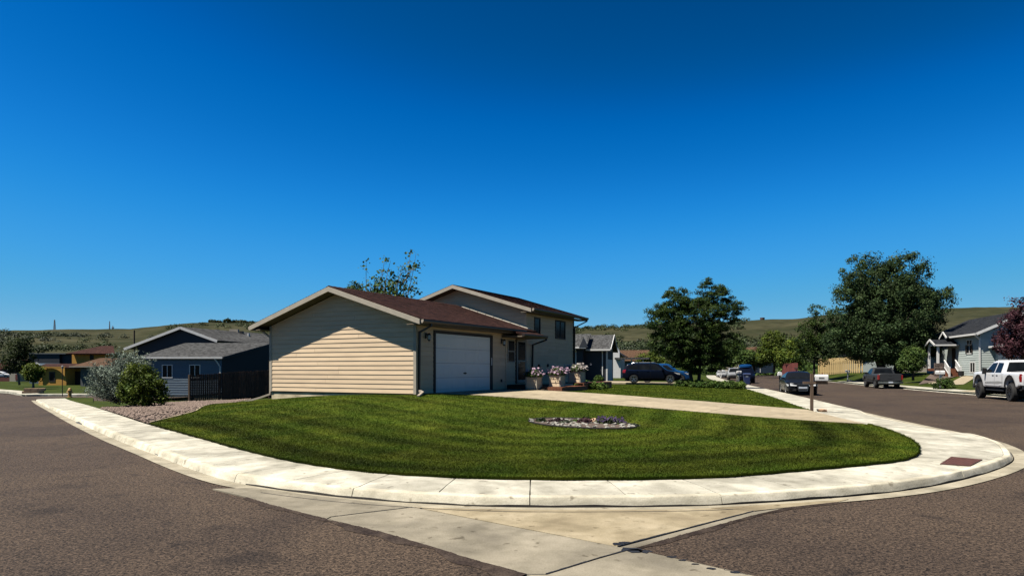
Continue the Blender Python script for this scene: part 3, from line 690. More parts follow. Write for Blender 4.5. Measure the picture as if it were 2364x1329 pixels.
# driveway in four slabs
drv = bpy.data.objects.new('driveway', None); COL.objects.link(drv); struct(drv)
def drape_slab(name, corners, parent, m, lift=.02, n=8, thick=.08, zf=H):
    mb = MB(); a, b, c, d = [np.array(p) for p in corners]; N = n + 1
    for dz in (lift, -thick):
        for i in range(N):
            for j in range(N):
                s, t = i / n, j / n; p = (a * (1 - s) + b * s) * (1 - t) + (d * (1 - s) + c * s) * t; mb.v.append((p[0], p[1], float(zf(np.array([p[0]]), np.array([p[1]]))[0]) + dz))
    M = N * N
    for i in range(n):
        for j in range(n): q = i * N + j; mb.f.append((q, q + N, q + N + 1, q + 1))
    ring = [i * N for i in range(N)] + [n * N + j for j in range(1, N)] + [i * N + n for i in range(n - 1, -1, -1)] + [j for j in range(n - 1, 0, -1)]
    for p, q in zip(ring, ring[1:] + ring[:1]): mb.f.append((p, p + M, q + M, q))
    return mb.build(name, m, parent)
ylim = [-.02, -3.2, -6.4, -9.6]
for i in range(4):
    y0 = ylim[i] - .008; y1 = (ylim[i + 1] + .008) if i < 3 else None
    for x0, x1 in ((.905, 3.59), (3.61, 6.3)):
        if y1 is None:
            e0, e1 = -13.62 + (x0 - .9) * .33, -13.62 + (x1 - .9) * .33
            drape_slab('concrete_slab', [hw(x0, y0), hw(x1, y0), hw(x1, e1), hw(x0, e0)], drv, 'drive_concrete')
        else: drape_slab('concrete_slab', [hw(x0, y0), hw(x1, y0), hw(x1, y1), hw(x0, y1)], drv, 'drive_concrete')
# neighbour's driveway where the cars stand
nd = bpy.data.objects.new('neighbour_driveway', None); COL.objects.link(nd); struct(nd)
for a, b in ((0, 5.9), (6.0, 12)):
    f0 = np.array([19.0, 56.4]); dv = np.array([-.971, .24]); sv = np.array([.24, .971])
    drape_slab('concrete_slab', [tuple(f0 + dv * a), tuple(f0 + dv * b), tuple(f0 + dv * b + sv * 8), tuple(f0 + dv * a + sv * 8)], nd, 'drive_concrete', lift=.03, n=4)

# far-left lot, far-right lot
fl = rays([(0, 901.5), (31, 903.5), (52, 911), (85, 909.5), (200, 909.5)], z_left)
fl = [(-110, 125.), (-75, 90)] + fl + [(-33, 70.), (-30, 95.), (-30, 135.), (-130, 135)]
struct(sheet('corner_lawn', fl, z_left, 'lawn_far', step=4.))
kerb2 = MB()
fl2 = rays([(-60, 897), (0, 902), (31, 904), (52, 911.5), (85, 910), (200, 910), (260, 910)], z_left)
fl2 = resample(chaikin(fl2, 2), .7)
wk = offset(fl2, 1.5)
for i in range(len(fl2) - 1):
    z0, z1 = float(z_left(*fl2[i])) + .012, float(z_left(*fl2[i + 1])) + .012
    kerb2.add([(*fl2[i], z0), (*fl2[i + 1], z1), (*wk[i + 1], z1 + .02), (*wk[i], z0 + .02), (*fl2[i], z0 - .25), (*fl2[i + 1], z1 - .25)], [(0, 1, 2, 3), (4, 5, 1, 0)])
struct(kerb2.build('corner_sidewalk', 'concrete'))
hyd_strip = rays([(133, 930), (120, 918), (150, 914.5), (215, 915), (215, 929), (152, 931)], z_walk)
struct(sheet('verge', hyd_strip, z_road, 'lawn_far', step=2., lift=.05))

fr = [tuple(p) for p in FK[::2]]
struct(sheet('opposite_lots', fr + [(90, 165.), (110, 100.), (95, 30.), (60, -10.), (24., -5.)], z_right, 'lawn_far', step=3.))
f2 = MB(); KI = offset(FK, -.18); W0 = offset(FK, -.2); W1 = offset(FK, -1.75)
for i in range(len(FK) - 1):
    zb = .0; zt = .13
    f2.add([(*FK[i], zb), (*FK[i + 1], zb), (*KI[i + 1], zt), (*KI[i], zt)], [(3, 2, 1, 0)])
    za, zc = [float(z_right(np.array([W1[k][0]]), np.array([W1[k][1]]))[0]) + .03 for k in (i, i + 1)]
    f2.add([(*KI[i], zt), (*KI[i + 1], zt), (*W1[i + 1], max(zt, zc)), (*W1[i], max(zt, za))], [(3, 2, 1, 0)])
struct(f2.build('opposite_sidewalk', 'concrete'))
# ------------------------------------------------------------------ building helpers
def clip_poly(poly, a, b, c):      # keep a*s + b*z <= c
    o = []
    for i in range(len(poly)):
        p, q = poly[i], poly[(i + 1) % len(poly)]; dp, dq = a * p[0] + b * p[1] - c, a * q[0] + b * q[1] - c
        if dp <= 0: o.append(p)
        if dp * dq < 0: t = dp / (dp - dq); o.append((p[0] + (q[0] - p[0]) * t, p[1] + (q[1] - p[1]) * t))
    return o
def siding(parent, p0, p1, nrm, poly, expo, m, openings=(), name='siding_board', proud=.025, split=True, z0=None, gap0=0., gap1=0.):
    """lapped boards on a wall that runs from p0 to p1 (plan), outline poly in (s, z) convex; each board is its own object"""
    p0 = np.array(p0, float); p1 = np.array(p1, float); L = np.linalg.norm(p1 - p0); d = (p1 - p0) / L; nrm = np.array(nrm, float)
    zmin = z0 if z0 is not None else min(z for s, z in poly); zmax = max(z for s, z in poly); z = zmin; n = 0
    while z < zmax - .02:
        zt = min(z + expo, zmax); band = clip_poly(clip_poly(poly, 0, -1, -(z + .011)), 0, 1, zt)
        if len(band) >= 3:
            a = min(s for s, q in band) + gap0; b = max(s for s, q in band) - gap1; spans = [(a, b)]
            for o0, o1, oz0, oz1 in openings:
                if oz0 < zt - .02 and oz1 > z + .02:
                    ns = []
                    for s0, s1 in spans:
                        if o0 > s0: ns.append((s0, min(s1, o0)))
                        if o1 < s1: ns.append((max(s0, o1), s1))
                    spans = [q for q in ns if q[1] - q[0] > .02]
            out = []
            for s0, s1 in spans:
                if split and s1 - s0 > 3.2 and random.random() < .75:
                    k = random.uniform(s0 + 1.2, s1 - 1.2); out += [(s0, k - .003), (k + .003, s1)]
                else: out.append((s0, s1))
            for s0, s1 in out:
                bp = clip_poly(clip_poly(band, -1, 0, -s0), 1, 0, s1)
                if len(bp) < 3: continue
                mb = MB(); k = len(bp)
                fr = []
                for s, q in bp:
                    off = lerp(proud, .006, (q - z) / expo); w = p0 + d * s + nrm * off; fr.append((w[0], w[1], q))
                bk = [(*(p0 + d * s + nrm * .001), q) for s, q in bp]
                mb.v = fr + bk; mb.f = [tuple(range(k))] + [(i, k + i, k + (i + 1) % k, (i + 1) % k) for i in range(k)]
                me_o = mb.build(name, m, parent)
        z = zt
def roof_slope(mb, e0, e1, r0, r1, thick=.10, expo=.145, up=None):
    """stepped shingle courses from the eave edge e0-e1 up to the ridge edge r0-r1, with a slab below"""
    e0, e1, r0, r1 = [Vector(p) for p in (e0, e1, r0, r1)]
    nrm = (e1 - e0).cross(r0 - e0).normalized()
    if nrm.z < 0: nrm = -nrm
    L = ((r0 - e0).length + (r1 - e1).length) / 2; n = max(2, int(L / expo))
    for i in range(n):
        a, b = i / n, (i + 1) / n
        p, q, s, t = e0.lerp(r0, a), e1.lerp(r1, a), e1.lerp(r1, b), e0.lerp(r0, b)
        mb.add([p + nrm * .014, q + nrm * .014, s + nrm * .003, t + nrm * .003, p - nrm * .004, q - nrm * .004], [(0, 1, 2, 3), (4, 5, 1, 0)])
    mb.hexa([e0 - nrm * thick, e1 - nrm * thick, r1 - nrm * thick, r0 - nrm * thick], [e0, e1, r1, r0])
def downspout(parent, pts, m, w=.07, name='downspout'):
    mb = MB()
    for a, b in zip(pts[:-1], pts[1:]):
        a = Vector(a); b = Vector(b); d = (b - a).normalized(); mb.bar(a - d * .02, b + d * .02, w, w * .8)
    return mb.build(name, m, parent)
def gable_window(parent, x0, x1, z0, z1, y, ny, frame='white_paint', fw=.05, mull=True, axis='x', cover=None):
    """window in a wall plane y = const (axis 'x') or x = const (axis 'y'); frame, two panes, glazing bar"""
    def bx(mb, a0, a1, b0, b1, c0, c1): return mb.box(a0, a1, min(b0, b1), max(b0, b1), c0, c1) if axis == 'x' else mb.box(min(b0, b1), max(b0, b1), a0, a1, c0, c1)
    f = MB(); o = y + ny * .045
    bx(f, x0 - fw, x0, y, o, z0 - fw, z1 + fw); bx(f, x1, x1 + fw, y, o, z0 - fw, z1 + fw); bx(f, x0, x1, y, o, z1, z1 + fw); bx(f, x0, x1, y, o, z0 - fw, z0)
    xm = (x0 + x1) / 2
    if mull: bx(f, xm - fw * .4, xm + fw * .4, y, o - ny * .004, z0, z1)
    w = f.build('window', frame, parent)
    for a, b in (((x0, xm - fw * .4), (xm + fw * .4, x1)) if mull else ((x0, x1),)):
        bx(MB(), 0, 0, 0, 0, 0, 0); p = MB(); bx(p, a, b, y, y + ny * .02, z0, z1); p.build('pane', 'window_glass', w)
    return w

# ------------------------------------------------------------------ the corner house
hs = thing('house', 'tan sided split level house with brown roof and white garage door on the corner lawn', 'house', (HOUSE_O[0], HOUSE_O[1], 0), HOUSE_ANG)
GW, GL = 6.914, 8.40            # garage gable width, garage length to the main block
ZS, ZE, ZP = .742, 3.085, 4.378  # siding foot, underside of eave, underside of rake at the peak
OV, EO = .519, .547
slope = (ZP - ZE) / (GW / 2 + EO)
def rz(Y): return ZE + slope * (min(Y, GW - Y) + EO)     # underside of the garage roof at Y
EXP = .1635
# walls (backing), foundation
MB().xprism([(0, ZS), (GW, ZS), (GW, rz(GW)), (GW / 2, rz(GW / 2)), (0, rz(0))], .0, GL).build('garage_wall', 'siding_tan', hs)
gw = hs.children[-1] if False else [o for o in COL.objects if o.parent == hs and o.name.startswith('garage_wall')][0]
fo = MB(); fo.box(.03, GL, .02, GW - .02, -.6, ZS - .03); fo.box(GL, 13.9, .02, 7.1, -.3, ZS - .03); fo.build('foundation', 'foundation_concrete', hs)
MB().box(-.004, GL, -.004, GW + .004, ZS - .03, ZS - .002).build('sill_board', 'brown_trim', hs)
gable = [(0, ZS), (GW, ZS), (GW, rz(0) - .005), (GW / 2, rz(GW / 2) - .005), (0, rz(0) - .005)]
siding(gw, (0, GW), (0, 0), (-1, 0), [(GW - s, z) for s, z in gable], EXP, 'siding_tan', gap0=.085, gap1=.085)
D0, D1, DH = 1.147, 5.077, .745 + 2.13
fr_open = [(D0 - .12, D1 + .22, ZS - .1, DH + .13), (6.60, 7.26, 1.88, 2.86), (7.40, 8.36, .5, 2.90)]
fpoly = [(0, ZS), (GL, ZS), (GL, rz(0) + .02), (0, rz(0) + .02)]
siding(gw, (0, 0), (GL, 0), (0, -1), fpoly, EXP, 'siding_tan', openings=fr_open, gap0=.085)
for a in (MB().box(-.032, 0, -.03, .085, ZS - .01, rz(0)), MB().box(-.032, 0, GW - .085, GW + .03, ZS - .01, rz(0)), MB().box(0, .085, -.032, 0, ZS - .01, rz(0)), MB().box(6.42, 6.52, -.034, -.0, ZS, rz(0))):
    a.build('corner_board', 'trim_cream' if a.v[0][0] < 0 else 'siding_tan', hs)
# garage roof
rt = .17                                            # fascia depth, roof surface lies on top
rg = MB(); up = rt + .02
P = lambda X, Y, z: (X, Y, z)
roof_slope(rg, P(-OV, -EO - .03, ZE + up - .01), P(GL - .02, -EO - .03, ZE + up - .01), P(-OV, GW / 2, ZP + up), P(GL - .02, GW / 2, ZP + up))
roof_slope(rg, P(-OV, GW + EO + .03, ZE + up - .01), P(GL - .02, GW + EO + .03, ZE + up - .01), P(-OV, GW / 2, ZP + up), P(GL - .02, GW / 2, ZP + up))
garage_roof = rg.build('garage_roof', 'shingle_brown', hs)
cap = MB(); x = -OV
while x < GL - .3:
    cap.add([(x, GW / 2 - .13, ZP + up - .020), (x + .29, GW / 2 - .13, ZP + up - .028), (x + .29, GW / 2, ZP + up + .018), (x, GW / 2, ZP + up + .030), (x, GW / 2 + .13, ZP + up - .020), (x + .29, GW / 2 + .13, ZP + up - .028)], [(0, 1, 2, 3), (3, 2, 5, 4), (0, 3, 4)]); x += .27
cap.build('ridge_cap', 'shingle_brown', garage_roof)
def rake(X, ya, za, yb, zb, m='trim_cream', w=.035, depth=rt):
    return MB().hexa([(X, ya, za), (X + w, ya, za), (X + w, yb, zb), (X, yb, zb)], [(X, ya, za + depth), (X + w, ya, za + depth), (X + w, yb, zb + depth), (X, yb, zb + depth)])
rake(-OV - .035, -EO, ZE, GW / 2, ZP).build('rake_board', 'trim_cream', hs); rake(-OV - .035, GW + EO, ZE, GW / 2, ZP).build('rake_board', 'trim_cream', hs)
for s_, y0_ in ((1, -EO), (-1, GW + EO)):           # soffits on the rake
    MB().hexa([(-OV, y0_, ZE + .03), (.0, y0_, ZE + .03), (.0, GW / 2, ZP + .03), (-OV, GW / 2, ZP + .03)], [(-OV, y0_, ZE + .06), (.0, y0_, ZE + .06), (.0, GW / 2, ZP + .06), (-OV, GW / 2, ZP + .06)]).build('soffit', 'soffit_shade_tan', hs)
MB().box(-OV, GL, -EO, -.0, ZE + .0, ZE + .03).build('soffit', 'soffit_shade_tan', hs)
MB().box(-OV, GL, GW, GW + EO, ZE + .0, ZE + .03).build('soffit', 'soffit_shade_tan', hs)
def gutter(x0, x1, y, z, m='brown_metal', end='beige_metal'):
    g_ = MB(); g_.xprism([(y, z), (y - .09, z), (y - .125, z + .06), (y - .125, z + .115), (y - .11, z + .115), (y - .105, z + .07), (y - .08, z + .015), (y - .004, z + .015), (y - .004, z + .115), (y, z + .115)], x0, x1)
    o = g_.build('gutter', m, hs)
    MB().xprism([(y + .001, z - .002), (y - .09, z - .002), (y - .127, z + .06), (y - .127, z + .117), (y + .001, z + .117)], x0 - .006, x0 - .001).build('end_cap', end, o); return o
gutter(-OV + .02, 7.15, -EO - .002, ZE + .045)
MB().box(-OV + .02, GL, GW + EO, GW + EO + .12, ZE + .04, ZE + .15).build('gutter', 'beige_metal', hs)
downspout(hs, [(.02, -EO - .06, ZE + .05), (.02, -EO - .06, ZE - .03), (.10, -.09, ZE - .22), (.10, -.06, 1.0), (.10, -.06, .86)], 'brown_metal')
downspout(hs, [(.10, -.06, .86), (-.02, -.30, .80), (-.62, -.55, .70)], 'beige_metal', .085)
downspout(hs, [(.05, GW + EO + .06, ZE + .04), (.05, GW + .07, ZE - .25), (.05, GW + .07, .62)], 'beige_metal')
downspout(hs, [(.05, GW + .07, .62), (-.05, GW + .5, .48), (-.25, GW + 1.5, .22)], 'beige_metal', .085)
MB().box(.6, .72, GW + .06, GW + .3, 2.35, 2.75).build('meter_box', 'black_metal', hs)
# garage door: frame and sections
fr_ = MB(); fr_.box(D0 - .10, D0, -.05, .0, .745, DH + .10); fr_.box(D1, D1 + .19, -.05, .0, .745, DH + .10); fr_.box(D0, D1, -.05, .0, DH, DH + .10)
fr_.build('garage_door_frame', 'brown_trim', hs)
gd = MB().box(D0 + .002, D1 - .002, -.003, .0, .745, DH).build('garage_door', 'joint_dark', hs)
ph = (DH - .75) / 4
for i in range(4):
    z0, z1 = .75 + i * ph + .004, .75 + (i + 1) * ph - .004
    pm = MB(); pm.box(D0 + .006, D1 - .006, -.024, -.004, z0, z1)
    for k in range(4):
        a = D0 + .12 + k * (D1 - D0 - .12) / 4; b = a + (D1 - D0 - .12) / 4 - .14; q0, q1 = z0 + .09, z1 - .09
        pm.hexa([(a, -.0245, q0), (b, -.0245, q0), (b, -.0245, q1), (a, -.0245, q1)][::1], [(a + .03, -.033, q0 + .03), (b - .03, -.033, q0 + .03), (b - .03, -.033, q1 - .03), (a + .03, -.033, q1 - .03)])
    pm.build('door_panel', 'door_white', gd)
hm = MB(); hm.box(3.02, 3.22, -.06, -.025, 1.42, 1.455); hm.lathe([(.0, -.075), (.035, -.075), (.035, -.025)], (3.12, 0, 1.438), axis='y', n=10); hm.build('handle', 'black_metal', gd)
MB().box(D1 + .05, D1 + .09, -.075, -.051, 1.75, 2.05).build('keypad', 'door_white', hs)
MB().box(5.98, 6.05, -.07, -.02, 1.05, 1.17).build('outlet_box', 'black_metal', hs)
for X in (.56, 6.04):
    lm = MB(); lm.box(X - .04, X + .04, -.05, -.02, 2.66, 2.86); lm.bar((X, -.05, 2.8), (X, -.16, 2.84), .025); lm.lathe([(.0, 2.86), (.03, 2.84), (.075, 2.79), (.075, 2.775), (.05, 2.775), (.055, 2.60), (.02, 2.57), (0, 2.56)], (X, -.16, 0), n=8)
    w = lm.build('wall_lamp', 'black_metal', hs)
    MB().lathe([(.062, 2.77), (.062, 2.62)], (X, -.16, 0), n=8).build('lamp_glass', 'lamp_glass', w)
# entry: window, storm door, porch roof, steps
ew = gable_window(hs, 6.65, 7.21, 1.93, 2.81, 0, -1, 'trim_cream', .05, False)
MB().box(6.65, 7.21, -.046, -.02, 2.34, 2.38).build('glazing_bar', 'trim_cream', ew)
MB().box(7.34, 7.42, -.06, 0, .95, 2.92).build('door_trim', 'brown_trim', hs)
dr = MB().box(7.42, 8.34, -.03, 0, .98, 2.90).build('front_door', 'brown_trim', hs)
sdm = MB(); sdm.box(7.44, 7.52, -.05, -.031, 1.0, 2.88); sdm.box(8.25, 8.33, -.05, -.031, 1.0, 2.88); sdm.box(7.52, 8.25, -.05, -.031, 2.80, 2.88); sdm.box(7.52, 8.25, -.05, -.031, 1.0, 1.12); sdm.box(7.52, 8.25, -.05, -.031, 1.92, 1.98)
sd_ = sdm.build('storm_door', 'trim_cream', dr)
MB().box(7.52, 8.25, -.045, -.033, 1.12, 1.92).build('pane', 'window_glass', dr); MB().box(7.52, 8.25, -.045, -.033, 1.98, 2.80).build('pane', 'window_glass', dr)
MB().lathe([(0, -.09), (.03, -.085), (.03, -.05)], (7.56, 0, 1.86), axis='y', n=8).build('handle', 'chrome', dr)
pr = MB(); roof_slope(pr, (6.05, -1.0, 3.06), (8.33, -1.0, 3.06), (6.05, -.30, 3.06 + .7 * slope), (8.33, -.30, 3.06 + .7 * slope), .06)
porch = pr.build('porch_roof', 'shingle_brown', hs)
MB().box(6.05, 8.33, -1.0, -.05, 2.93, 2.985).build('soffit', 'soffit_shade_tan', porch)
gutter(6.05, 8.35, -1.0, 2.94, end='brown_metal')
downspout(hs, [(8.28, -1.06, 2.95), (8.28, -1.06, 2.88), (8.9, -.10, 2.70), (8.9, -.06, 1.0)], 'brown_metal')
st = MB(); st.box(6.55, 8.5, -1.5, -.02, .5, .93); st.box(6.3, 8.5, -1.9, -1.5, .5, .78); st.build('entry_step', 'brown_trim', hs)
# main block
MX0, MX1, MW = 8.402, 13.92, 7.17
ME, MP, MO, MEO = 4.111, 5.373, .53, .525
ms = (MP - ME) / (MW / 2 + MEO)
mrz = lambda Y: ME + ms * (min(Y, MW - Y) + MEO)
mw = MB().xprism([(0, ZS), (MW, ZS), (MW, mrz(0)), (MW / 2, mrz(MW / 2)), (0, mrz(0))], MX0, MX1).build('main_wall', 'siding_tan', hs)
grf = lambda Y: ZE + up + slope * (min(Y, GW - Y) + EO) + .05
mg = [(0, 3.2), (MW, 3.2), (MW, mrz(0) - .005), (MW / 2, mrz(MW / 2) - .005), (0, mrz(0) - .005)]
siding(mw, (MX0, 0), (MX0, MW), (-1, 0), mg, EXP, 'siding_tan', gap0=.09)
w1 = (9.26, 9.78, 3.17, 3.93); w2 = (11.62, 12.74, 3.15, 3.95)
mop = [(w[0] - MX0 - .06, w[1] - MX0 + .06, w[2] - .06, w[3] + .06) for w in (w1, w2)]
siding(mw, (MX0, 0), (MX1, 0), (0, -1), [(0, ZS), (MX1 - MX0, ZS), (MX1 - MX0, mrz(0) + .02), (0, mrz(0) + .02)], EXP, 'siding_tan', openings=mop, gap0=.09, gap1=.09)
MB().box(MX0 - .032, MX0, -.03, .09, 3.2, mrz(0)).build('corner_board', 'siding_tan', hs); MB().box(MX0, MX0 + .09, -.032, 0, .75, mrz(0)).build('corner_board', 'siding_tan', hs); MB().box(MX1 - .09, MX1 + .03, -.032, .0, .75, mrz(0)).build('corner_board', 'brown_trim', hs)
for w in (w1, w2):
    o = gable_window(hs, w[0], w[1], w[2], w[3], 0, -1, 'brown_trim', .06, w is w2)
MB().hexa([(9.30, -.012, 3.45), (9.74, -.012, 3.45), (9.74, -.008, 3.9), (9.30, -.008, 3.9)], [(9.30, -.0125, 3.45), (9.74, -.0125, 3.45), (9.74, -.0085, 3.9), (9.30, -.0085, 3.9)]).build('curtain', 'curtain', hs)
rm = MB(); mup = .18
X0, X1 = MX0 - MO, MX1 + MO
roof_slope(rm, (X0, -MEO - .03, ME + mup - .01), (X1, -MEO - .03, ME + mup - .01), (X0, MW / 2, MP + mup), (X1, MW / 2, MP + mup))
roof_slope(rm, (X0, MW + MEO + .03, ME + mup - .01), (X1, MW + MEO + .03, ME + mup - .01), (X0, MW / 2, MP + mup), (X1, MW / 2, MP + mup))
main_roof = rm.build('main_roof', 'shingle_brown', hs)
for yy_ in (-MEO, MW + MEO):
    rake(X0 - .035, yy_, ME, MW / 2, MP, depth=.16).build('rake_board', 'trim_cream', hs); rake(X1, yy_, ME, MW / 2, MP, depth=.16).build('rake_board', 'trim_cream', hs)
    MB().hexa([(X0, yy_, ME + .02), (MX0, yy_, ME + .02), (MX0, MW / 2, MP + .02), (X0, MW / 2, MP + .02)], [(X0, yy_, ME + .05), (MX0, yy_, ME + .05), (MX0, MW / 2, MP + .05), (X0, MW / 2, MP + .05)]).build('soffit', 'soffit_shade_tan', hs)
MB().box(X0, X1, -MEO, 0, ME, ME + .03).build('soffit', 'soffit_shade_tan', hs)
gutter(X0 + .02, X1, -MEO - .002, ME + .05)
downspout(hs, [(X1 - .12, -MEO - .06, ME + .05), (X1 - .12, -MEO - .06, ME - .02), (MX1 - .03, -.08, ME - .35), (MX1 - .03, -.06, .9)], 'brown_metal')
fl_ = MB(); n_fl = 8                                # step flashing where the garage roof meets the main block
for i in range(n_fl):
    ya, yb = 3.25 - i * .435, 3.25 - (i + 1) * .435 + .03
    za, zb = [ZE + up + slope * (y + EO) + .004 for y in (ya, yb)]
    fl_.hexa([(MX0 - .27, ya, za), (MX0 - .034, ya, za), (MX0 - .034, yb, zb), (MX0 - .27, yb, zb)], [(MX0 - .27, ya, za + .03), (MX0 - .034, ya, za + .05), (MX0 - .034, yb, zb + .05), (MX0 - .27, yb, zb + .03)])
fl_.build('flashing', 'flashing', garage_roof)
for X, z in ((9.6, 1.75), (10.6, 1.77)):
    MB().box(X, X + .10, -.09, -.02, z - .07, z + .07).build('wall_fixture', 'black_metal', hs)

# ------------------------------------------------------------------ deck and planters in front of the main block
dk = thing('deck', 'low reddish brown wooden deck with a post in front of the main house wall', 'deck', (HOUSE_O[0], HOUSE_O[1], 0), HOUSE_ANG)
for i in range(9): MB().box(6.6, 9.3, -2.55 + i * .14, -2.42 + i * .14, .82, .855).build('deck_board', 'deck_wood', dk)
MB().box(6.58, 9.32, -2.60, -2.56, .60, .85).build('fascia', 'deck_wood', dk); MB().box(6.54, 6.58, -2.58, -1.3, .60, .85).build('fascia', 'deck_wood', dk)
for i in range(9): MB().box(9.5, 13.2, -2.3 + i * .14, -2.17 + i * .14, .94, .975).build('deck_board', 'deck_wood', dk)
MB().box(9.48, 13.2, -2.36, -2.32, .68, .97).build('fascia', 'deck_wood', dk)
for X, Y in ((7.2, -2.5), (9.3, -2.4), (13.1, -2.25)): MB().box(X - .05, X + .05, Y - .05, Y + .05, .5, .82).build('post', 'dark_wood', dk)
rl = MB(); rl.box(9.5, 13.2, -.42, -.38, 1.35, 1.42); rl.build('rail', 'dark_wood', dk)
def blossoms(n, c, ext, m, size, parent, name='blossom'):
    cx, cy, cz = c; p = RNG.normal(0, .42, (n, 3)); p = np.clip(p, -1, 1); p = p * np.array(ext) + np.array(c); p[:, 2] = np.abs(p[:, 2] - cz) + cz
    k = 6; vs_ = []; fs_ = []; ti = []
    for i in range(n):
        nr = Vector((RNG.normal(-.4, .5), RNG.normal(-.6, .5), RNG.uniform(.2, 1))).normalized(); a = nr.orthogonal().normalized(); b = nr.cross(a); s = size * RNG.uniform(.7, 1.25); o = len(vs_)
        vs_.append(tuple(Vector(p[i]) - nr * s * .35))
        for j in range(k):
            t = 6.283 * j / k; r = s * RNG.uniform(.85, 1.1); vs_.append(tuple(Vector(p[i]) + (a * math.cos(t) + b * math.sin(t)) * r))
        for j in range(k): fs_.append((o, o + 1 + j, o + 1 + (j + 1) % k))
        ti += [.9 * RNG.uniform(.75, 1.2)] * (k + 1)
    return np_mesh(name, np.array(vs_), np.array(fs_), m, parent, tint=np.array(ti))
def leaves_np(p, nrm, size, aspect=.55):
    """leaf-sized quads at p facing nrm"""
    n = len(p); nrm = nrm / np.maximum(np.linalg.norm(nrm, axis=1), 1e-6)[:, None]
    r = RNG.normal(size=(n, 3)); a = np.cross(nrm, r); a /= np.maximum(np.linalg.norm(a, axis=1), 1e-6)[:, None]; b = np.cross(nrm, a)
    s = (size * RNG.uniform(.45, 1.5, n))[:, None] if np.isscalar(size) else size[:, None]
    v = np.stack([p - a * s, p - b * s * aspect + nrm * s * .15, p + a * s, p + b * s * aspect + nrm * s * .15], 1).reshape(-1, 3)
    return v, np.arange(4 * n).reshape(-1, 4)
def leafball(name, n, c, ext, m, size, parent, aspect=.5):
    d = RNG.normal(size=(n, 3)); d /= np.linalg.norm(d, axis=1)[:, None]; d[:, 2] = np.abs(d[:, 2]) * 1.0 - .15; r = RNG.uniform(.45, 1.0, n)[:, None]
    p = np.array(c) + d * r * np.array(ext); v, f = leaves_np(p, d + RNG.normal(0, .5, (n, 3)), size, aspect)
    return np_mesh(name, v, f, m, parent, tint=np.repeat(RNG.uniform(.6, 1.35, n), 4))
def planter(X, Y, zb, w, h, label, pink, n):
    wx, wy = hw(X, Y); t = thing('planter', label, 'planter', (wx, wy, zb), HOUSE_ANG, 'flower planters')
    b = MB().box(-w / 2 + .03, w / 2 - .03, -w / 2 + .03, w / 2 - .03, .0, h).build('box', 'siding_tan', t)
    for k in range(3):
        z0, z1 = k * h / 3 + .005, (k + 1) * h / 3
        for sx, sy in ((-1, 0), (1, 0), (0, -1), (0, 1)):
            q = w / 2 - .03
            if sx: MB().hexa([(sx * q, -q, z0), (sx * (q + .025), -q, z0), (sx * (q + .025), q, z0), (sx * q, q, z0)], [(sx * q, -q, z1), (sx * (q + .008), -q, z1), (sx * (q + .008), q, z1), (sx * q, q, z1)]).build('board', 'siding_tan', b)
            else: MB().hexa([(-q, sy * q, z0), (q, sy * q, z0), (q, sy * (q + .025), z0), (-q, sy * (q + .025), z0)], [(-q, sy * q, z1), (q, sy * q, z1), (q, sy * (q + .008), z1), (-q, sy * (q + .008), z1)]).build('board', 'siding_tan', b)
    for sx in (-1, 1):
        for sy in (-1, 1): MB().box(min(sx * w / 2, sx * (w / 2 - .06)), max(sx * w / 2, sx * (w / 2 - .06)), min(sy * w / 2, sy * (w / 2 - .06)), max(sy * w / 2, sy * (w / 2 - .06)), 0, h + .01).build('corner_post', 'trim_cream', t)
    MB().box(-w / 2 - .03, w / 2 + .03, -w / 2 - .03, w / 2 + .03, h + .012, h + .05).build('rim', 'brown_trim', t)
    leafball('foliage', 900, (0, 0, h + .06), (w * .76, w * .76, .32), 'leaf_green', .045, t)
    blossoms(n * 2, (0, 0, h + .08), (w * .85, w * .85, .30), pink, .047, t)
    return t
planter(6.42, -1.36, .76, .52, .50, 'tan planter box of petunias half shaded by the garage, nearest the garage door', 'petal_pink', 60)
planter(7.25, -2.05, .86, .52, .47, 'tan planter box of pink petunias in the middle of the three', 'petal_pink', 150)
planter(10.05, -1.78, .98, .62, .50, 'tan planter box of white and yellow petunias farthest from the garage door', 'petal_white', 170)

# ------------------------------------------------------------------ flower bed in the lawn
fx, fy = ray(1342, 978, H)
fb = thing('flower_bed', 'small bed of white rocks and purple flowers in the middle of the lawn', 'flower bed', (fx, fy, 0))
ln = 240 / FOC * fy
ring = []
for i in range(26):
    t = 6.283 * i / 26; ring.append((math.cos(t) * ln / 2, math.sin(t) * .95 - math.cos(t) * .35))
m_ = MB(); m_.tube([(x, y, Hs(fx + x, fy + y) + .02) for x, y in ring + ring[:1]], .022, 5, cap=False); m_.build('edging', 'underbody', fb)
sl = MB(); sl.add([(x * .98, y * .98, Hs(fx + x * .98, fy + y * .98) + .02) for x, y in ring] + [(0, 0, Hs(fx, fy) + .04)], [(i, (i + 1) % 26, 26) for i in range(26)]); sl.build('soil', 'gravel_base', fb)
def rock_mesh(seed):
    r = random.Random(seed); bm = bmesh.new(); bmesh.ops.create_icosphere(bm, subdivisions=1, radius=1)
    for v in bm.verts: v.co *= r.uniform(.75, 1.2); v.co.z *= .7
    me = bpy.data.meshes.new('rock'); bm.to_mesh(me); bm.free(); return me
RM = [rock_mesh(i) for i in range(5)]
for me in RM: me.materials.append(MATS['white_rock'])
cnt = 0
